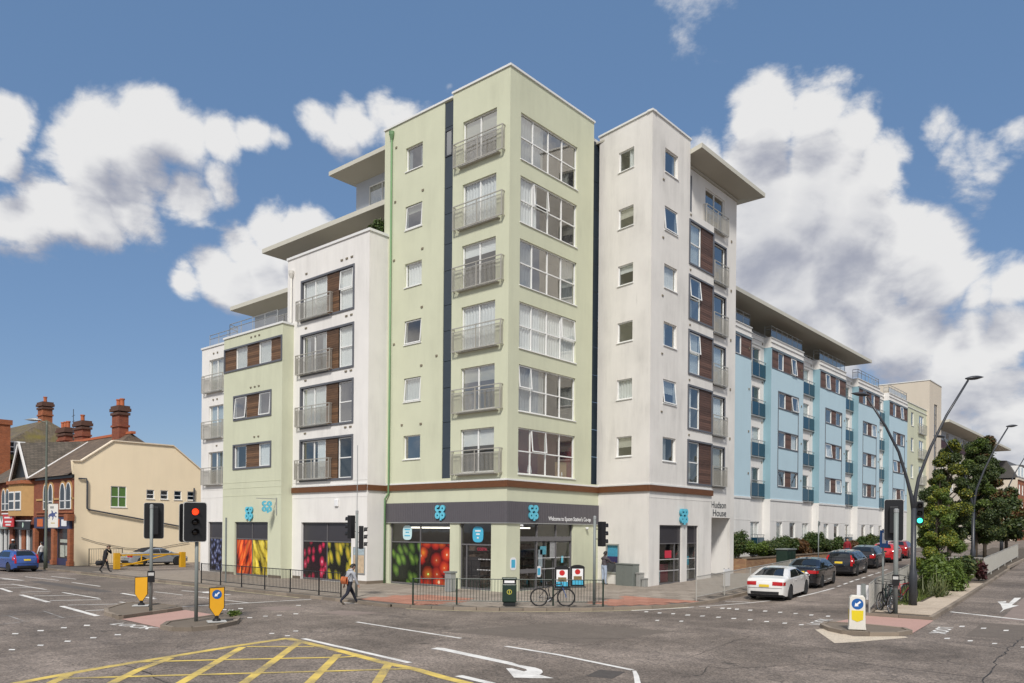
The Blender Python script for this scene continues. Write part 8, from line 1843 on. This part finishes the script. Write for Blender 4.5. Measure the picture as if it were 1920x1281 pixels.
m_hoodie = mat('grey_hoodie', (0.36, 0.37, 0.40), 0.9, 0.12, 5); m_navyt = mat('navy_trousers', (0.015, 0.017, 0.028), 0.9, 0.15); m_jean = mat('pale_jeans', (0.36, 0.42, 0.52), 0.9, 0.25, 6); m_stripe = mat('dark_patterned_jumper', (0.07, 0.06, 0.065), 0.9, 0.8, 9); m_suit = mat('dark_suit', (0.012, 0.012, 0.015), 0.8, 0.1); m_wshirt = mat('white_shirt', (0.62, 0.60, 0.58), 0.9, 0.08); m_hairb = mat('black_hair', (0.012, 0.010, 0.009), 0.6, 0.2); m_hairbr = mat('brown_hair', (0.06, 0.035, 0.02), 0.6, 0.2); m_shoe = mat('trainers', (0.12, 0.10, 0.08), 0.7, 0.2); m_shoeb = mat('black_shoes', (0.012, 0.012, 0.012), 0.4, 0.1); m_jeand = mat('dark_jeans', (0.03, 0.045, 0.08), 0.9, 0.2); m_redcoat = mat('dark_red_coat', (0.22, 0.012, 0.02), 0.9, 0.1)
person('person in grey hoodie and dark trousers with orange shoulder bag, walking across the road', (-8.2, 1.35, ROAD), R(-8), m_hoodie, m_navyt, m_hairb, m_skin, m_shoe, 1.72, 0.46, ((-0.35, 0.1), (0.3, 0.15)), 0.16, 0.45, hood=m_hoodie)
m_bagp = mat('orange_patterned_bag', (0.45, 0.12, 0.04), 0.8, 0.8, 14)
bg_ = empty('shoulder_bag', (-8.45, 1.6, 0.75), 0, 'orange patterned shoulder bag carried by the person in the grey hoodie', 'bag')
MB().grid(lambda u, w: (-8.42 - 0.06 * math.sin(math.pi * u) - 0.02, 1.36 + 0.36 * (w - 0.5), 0.72 + 0.30 * u), 6, 6).grid(lambda u, w: (-8.42 + 0.02, 1.36 + 0.36 * (w - 0.5), 0.72 + 0.30 * u), 2, 2).build('pouch', m_bagp, bg_, smooth=True)
MB().tube([(-8.40, 1.54, 1.0), (-8.22, 1.52, 1.2), (-8.02, 1.4, 1.40), (-8.0, 1.25, 1.36), (-8.2, 1.2, 1.2), (-8.40, 1.18, 1.0)], 0.013, 6).build('strap', m_trim, bg_)
person('person in dark patterned jumper and pale jeans standing at the cash machine', (6.72, -1.05, 0.1), R(-8), m_stripe, m_jean, m_hairb, m_skind, m_shoeb, 1.74, 0.0, ((0.75, 0.7), (0.75, 0.7)), 0.08, 0.3)
person('stooping person in dark suit holding a hand to the head by the car park', (-6.95, 28.2, 0.0), R(-40), m_suit, m_suit, m_hairbr, m_skin, m_shoeb, 1.74, 0.22, ((0.1, 0.3), (0.05, 0.15)), 0.25, 0.45, raise_arm=1)
bg_ = empty('holdall', (-7.3, 28.5, 0.45), 0, 'dark holdall hanging beside the stooping person in the suit', 'bag')
MB().tube([(-7.45, 28.3, 0.62), (-7.42, 28.3, 0.62), (-7.1, 28.25, 0.62), (-7.07, 28.25, 0.62)], [0.1, 0.16, 0.16, 0.1], 10).build('holdall_body', m_suit, bg_, smooth=True); MB().tube([(-7.38, 28.28, 0.74), (-7.3, 28.27, 0.86), (-7.2, 28.26, 0.86), (-7.14, 28.26, 0.74)], 0.012, 6).build('handle', m_trim, bg_)
person('person in white top and dark jeans beside the left street lamp', (-6.7, 40.0, 0.0), R(120), m_wshirt, m_jeand, m_hairb, m_skin, m_shoeb, 1.72, 0.25, ((0.2, 0.2), (-0.2, 0.2)))
person('person in a dark coat and white cap behind the blue car', (-6.6, 46.5, 0.0), R(60), m_suit, m_jeand, m_hairb, m_skin, m_shoeb, 1.75, 0.15, cap=m_signwhite)
person('person in dark red coat standing by the hedge above the parked cars', (33.5, -5.0, gz(33.5)), R(200), m_redcoat, m_jeand, m_hairb, m_skin, m_shoeb, 1.72, 0.1, hood=m_redcoat)

# ------------------------------------------------------------------ planting
def leaf_mat(name, a, b, c2=None):
    k = NT(name); g = k.add('ShaderNodeNewGeometry'); n = k.noise(g.outputs['Position'], 0.8, 3)
    f = k.math('ADD', k.math('MULTIPLY', g.outputs['Random Per Island'], 0.65), k.math('MULTIPLY', n, 0.45))
    st = [(0.1, a), (0.85, b)] if c2 is None else [(0.1, a), (0.7, b), (0.95, c2)]
    k.base(k.ramp(f, st)); k.p.inputs['Roughness'].default_value = 0.55
    k.p.inputs['Subsurface Weight'].default_value = 0.0
    tr = k.add('ShaderNodeBsdfTranslucent'); k.l.new(k.ramp(f, st), tr.inputs['Color']); mx = k.add('ShaderNodeMixShader'); mx.inputs[0].default_value = 0.25
    k.l.new(k.p.outputs[0], mx.inputs[1]); k.l.new(tr.outputs[0], mx.inputs[2]); k.l.new(mx.outputs[0], k.o.inputs['Surface'])
    return k.m
m_leafd = leaf_mat('leaf_dark', (0.014, 0.030, 0.009), (0.065, 0.10, 0.024), (0.15, 0.145, 0.03)); m_leafm = leaf_mat('leaf_mid', (0.035, 0.075, 0.012), (0.15, 0.21, 0.032)); m_leafy = leaf_mat('leaf_yellow_green', (0.09, 0.12, 0.014), (0.30, 0.31, 0.035), (0.42, 0.34, 0.05)); m_leafr = leaf_mat('leaf_russet', (0.05, 0.028, 0.01), (0.16, 0.075, 0.02)); m_leafh = leaf_mat('leaf_hedge', (0.02, 0.045, 0.010), (0.07, 0.115, 0.022), (0.12, 0.10, 0.03)); m_bark = mat('bark', (0.09, 0.07, 0.05), 0.9, 0.3, 6)
LR = np.random.default_rng(5)
def leaves(name, m, parent, clumps, n, size, flat=0.0):
    """leaf blades scattered through clumps (centre, radii), denser towards each clump's skin"""
    cl = np.array([c[0] for c in clumps]); rr = np.array([c[1] for c in clumps]); w = np.array([c[1][0] * c[1][1] * c[1][2] for c in clumps]) ** 0.7; w /= w.sum()
    idx = LR.choice(len(clumps), n, p=w)
    d = LR.normal(size=(n, 3)); d /= np.linalg.norm(d, axis=1)[:, None]; rad = LR.random(n) ** 0.4 * (1 + 0.12 * LR.normal(size=n))
    ctr = cl[idx] + d * rr[idx] * rad[:, None]
    nrm = d * 0.6 + LR.normal(size=(n, 3)) * 0.6 + np.array([0, 0, 0.45]); nrm /= np.linalg.norm(nrm, axis=1)[:, None]
    a = np.cross(nrm, LR.normal(size=(n, 3))); a /= np.linalg.norm(a, axis=1)[:, None]; b = np.cross(nrm, a)
    s = size * (0.6 + 0.8 * LR.random(n))[:, None]
    V = np.empty((n * 4, 3)); V[0::4] = ctr - a * s; V[1::4] = ctr - b * s * 0.55 + nrm * s * 0.12; V[2::4] = ctr + a * s * 1.1; V[3::4] = ctr + b * s * 0.55 + nrm * s * 0.12
    me = bpy.data.meshes.new(name); me.vertices.add(n * 4); me.vertices.foreach_set('co', V.ravel()); me.loops.add(n * 4); me.loops.foreach_set('vertex_index', np.arange(n * 4)); me.polygons.add(n); me.polygons.foreach_set('loop_start', np.arange(0, n * 4, 4)); me.polygons.foreach_set('loop_total', np.full(n, 4)); me.update(); me.validate()
    me.materials.append(m); o = bpy.data.objects.new(name, me); link(o, parent)
    return o
def tree(label, x, y, z_lo, z_hi, rad, m, n, size=0.13, m2=None, group=None, trunk=0.14, name='tree', cat='tree', seed=1):
    rg = random.Random(seed); z0 = gz(x); root = empty(name, (x, y, z0), 0, label, cat, group)
    tp = [(x, y, z0 - 0.05), (x + 0.05, y, z0 + z_lo), (x - 0.05, y + 0.1, z0 + (z_lo + z_hi) * 0.55), (x, y, z0 + z_hi * 0.9)]
    t = MB().tube(tp, [trunk, trunk * 0.8, trunk * 0.5, trunk * 0.15], 8); t.build('trunk', m_bark, root, smooth=True)
    cl = []; lb = MB(); H = z_hi - z_lo
    for i in range(34):
        f = (i + 0.5) / 34; zz = z_lo + H * f; prof = rad * (0.55 + 0.55 * math.sin(math.pi * min(1, 0.12 + f * 0.95))) * (1 - 0.75 * max(0, f - 0.35))
        an = i * 2.4 + rg.uniform(-0.4, 0.4); q = prof * rg.uniform(0.35, 0.85); c = (x + q * math.cos(an), y + q * math.sin(an), z0 + zz + rg.uniform(-0.3, 0.3)); s = rad * rg.uniform(0.26, 0.46) * (1 - 0.35 * f)
        cl.append((c, (s, s, s * rg.uniform(0.6, 0.9)))); lb.tube([(x, y, z0 + max(z_lo * 0.7, zz - 0.8)), c], [trunk * 0.3, 0.015], 5)
    tag(lb.build('limbs', m_bark, root, smooth=True), kind='stuff')
    crown = leaves('crown', m, root, cl, n, size)
    if m2: leaves('crown', m2, root, [c for i, c in enumerate(cl) if i % 3 == 0 or (m2 is m_leafy and i > 9 and i % 2)], n // 2, size)
    return root
GT = 'trees on the planted island'
tree('bushy yellow green young tree just behind the double lamp', 14.6, -15.35, 0.3, 5.3, 0.98, m_leafm, 46000, 0.047, m_leafy, GT, 0.07, seed=3)
tree('slim dark tree left of the yellow green one', 24.0, -13.3, 1.0, 6.0, 0.85, m_leafd, 20000, 0.055, m_leafm, GT, 0.08, seed=4)
tree('upright dark leafy tree behind the yellow green one', 27.6, -13.1, 2.0, 7.9, 1.6, m_leafd, 52000, 0.058, m_leafy, GT, seed=5)
tree('tallest upright dark tree in the middle of the planted island', 33, -13.6, 2.1, 8.4, 1.6, m_leafd, 52000, 0.06, m_leafm, GT, seed=8)
tree('russet topped tree farther along the planted island', 39, -13.1, 2.0, 8.8, 1.7, m_leafd, 40000, 0.07, m_leafr, GT, seed=11)
tree('farthest low dark tree of the planted island', 46, -13.4, 1.8, 5.6, 1.7, m_leafd, 12000, 0.13, m_leafr, GT, seed=13)
def bush(label, x, y, z, rx, ry, h, m, n, size, group='hedge shrubs behind the brick planter', name='shrub', seed=0):
    rg = random.Random(seed); root = empty(name, (x, y, z), 0, label, 'shrub', group); cl = []; st = MB()
    for i in range(9):
        an = rg.uniform(0, 6.28); q = rg.uniform(0, 0.75); zz = rg.uniform(0.25, 0.8) * h; s = rg.uniform(0.32, 0.5)
        c = (x + rx * q * math.cos(an), y + ry * q * math.sin(an), z + zz); cl.append((c, (rx * s, ry * s, h * s * 0.75))); st.tube([(x, y, z), c], 0.018, 5)
    tag(st.build('stems', m_bark, root), kind='stuff'); leaves('foliage', m, root, cl, n, size)
names = ['tall dark shrub at the near end of the planter', 'pale green rounded shrub beside the dark end shrub', 'low dark shrub behind the green utility cabinet', 'broad shrub above the black saloon', 'russet tinged shrub above the estate car', 'dense green shrub with raised crown in mid hedge', 'low spreading shrub beyond the mid hedge', 'dark shrub near the person in red', 'thin russet shrub past the person in red', 'far green shrub near the hedge end', 'farthest dark shrub of the planter']
bx = [19.6, 21.8, 24.4, 27.2, 29.8, 32.6, 35.6, 38.6, 41.6, 44.8, 48.2]
for i, x in enumerate(bx):
    h = [1.75, 1.2, 1.05, 1.35, 1.1, 1.75, 1.15, 1.3, 1.0, 1.3, 1.5][i]
    bush(names[i], x, -2.7, 1.25 + 0.01 * i, 1.5, 0.95, h, [m_leafh, m_leafm, m_leafd, m_leafh, m_leafr, m_leafh, m_leafd, m_leafh, m_leafr, m_leafh, m_leafd][i], 6500, 0.058 + 0.003 * i, seed=i + 1)
bush('broad green shrub at the foot of the yellow green tree', 13.2, -15.6, gz(13.2), 1.35, 1.1, 1.7, m_leafm, 11000, 0.07, None, seed=31)
bush('dark low shrub beside the island path', 17.8, -15.6, gz(17.8), 1.6, 1.0, 1.3, m_leafd, 4000, 0.10, None, seed=32)
bush('small red leaved plant by the near end of the pale fence', 20.6, -16.0, gz(20.6), 0.5, 0.5, 1.0, leaf_mat('leaf_purple', (0.03, 0.008, 0.01), (0.10, 0.03, 0.03)), 900, 0.09, None, seed=33)
bush('weeds growing at the tip of the front traffic island', -14.2, -0.2, -0.1, 0.25, 0.35, 0.28, m_leafm, 500, 0.035, None, 'weed_clump', seed=34)
bush('roof garden plant on the white block terrace', 0.3, 9.9, 18.8, 0.7, 1.2, 1.35, m_leafh, 2500, 0.09, None, seed=35)
# strappy plant by the lamp
r_ = empty('strappy_plant', (10.6, -16.2, gz(10.6)), 0, 'spiky strap leaved plant beside the dark lamp column', 'plant')
mb = MB(); rg = random.Random(4)
for i in range(130):
    an = rg.uniform(0, 6.28); ln = rg.uniform(0.7, 1.35); el = rg.uniform(0.5, 1.35); bx0, by0 = 10.6 + rg.uniform(-0.7, 0.9), -16.2 + rg.uniform(-0.3, 0.5); z0 = gz(bx0); px, py = -math.sin(an), math.cos(an); pts = []
    for k in range(5):
        t = k / 4; d = ln * t; drop = 0.55 * ln * t * t * (1.5 - el); w = 0.03 * (1 - t) + 0.003
        c = (bx0 + math.cos(an) * d * math.cos(el), by0 + math.sin(an) * d * math.cos(el), z0 + d * math.sin(el) - drop); pts += [(c[0] + px * w, c[1] + py * w, c[2]), (c[0] - px * w, c[1] - py * w, c[2])]
    mb.add(pts, [(2 * k, 2 * k + 1, 2 * k + 3, 2 * k + 2) for k in range(4)])
tag(mb.build('leaf_blades', leaf_mat('leaf_strap', (0.04, 0.07, 0.02), (0.16, 0.17, 0.06)), r_, smooth=True, fix=False), kind='stuff')
# grass on the island
n = 14000; mb = MB(); rg = random.Random(9); V = []; Fc = []
while len(Fc) < n:
    x = rg.uniform(6, 40); y = -17.3 + 0.075 * (x - 4) + rg.uniform(0.9 if x < 16 else 0.5, 3.6)
    if not inside((x, y), ISL) or rg.random() < (x - 6) / 55: continue
    z = gz(x); h = rg.uniform(0.04, 0.16); an = rg.uniform(0, 6.28); w = 0.02; b = len(V)
    V += [(x - w * math.cos(an), y - w * math.sin(an), z - 0.02), (x + w * math.cos(an), y + w * math.sin(an), z - 0.02), (x + rg.uniform(-0.06, 0.06), y + rg.uniform(-0.06, 0.06), z + h)]; Fc.append((b, b + 1, b + 2))
mb.add(V, Fc); tag(mb.build('grass', leaf_mat('grass_blades', (0.05, 0.09, 0.015), (0.16, 0.20, 0.04)), None, fix=False), 'short rough grass growing on the planted island', 'grass', kind='stuff')
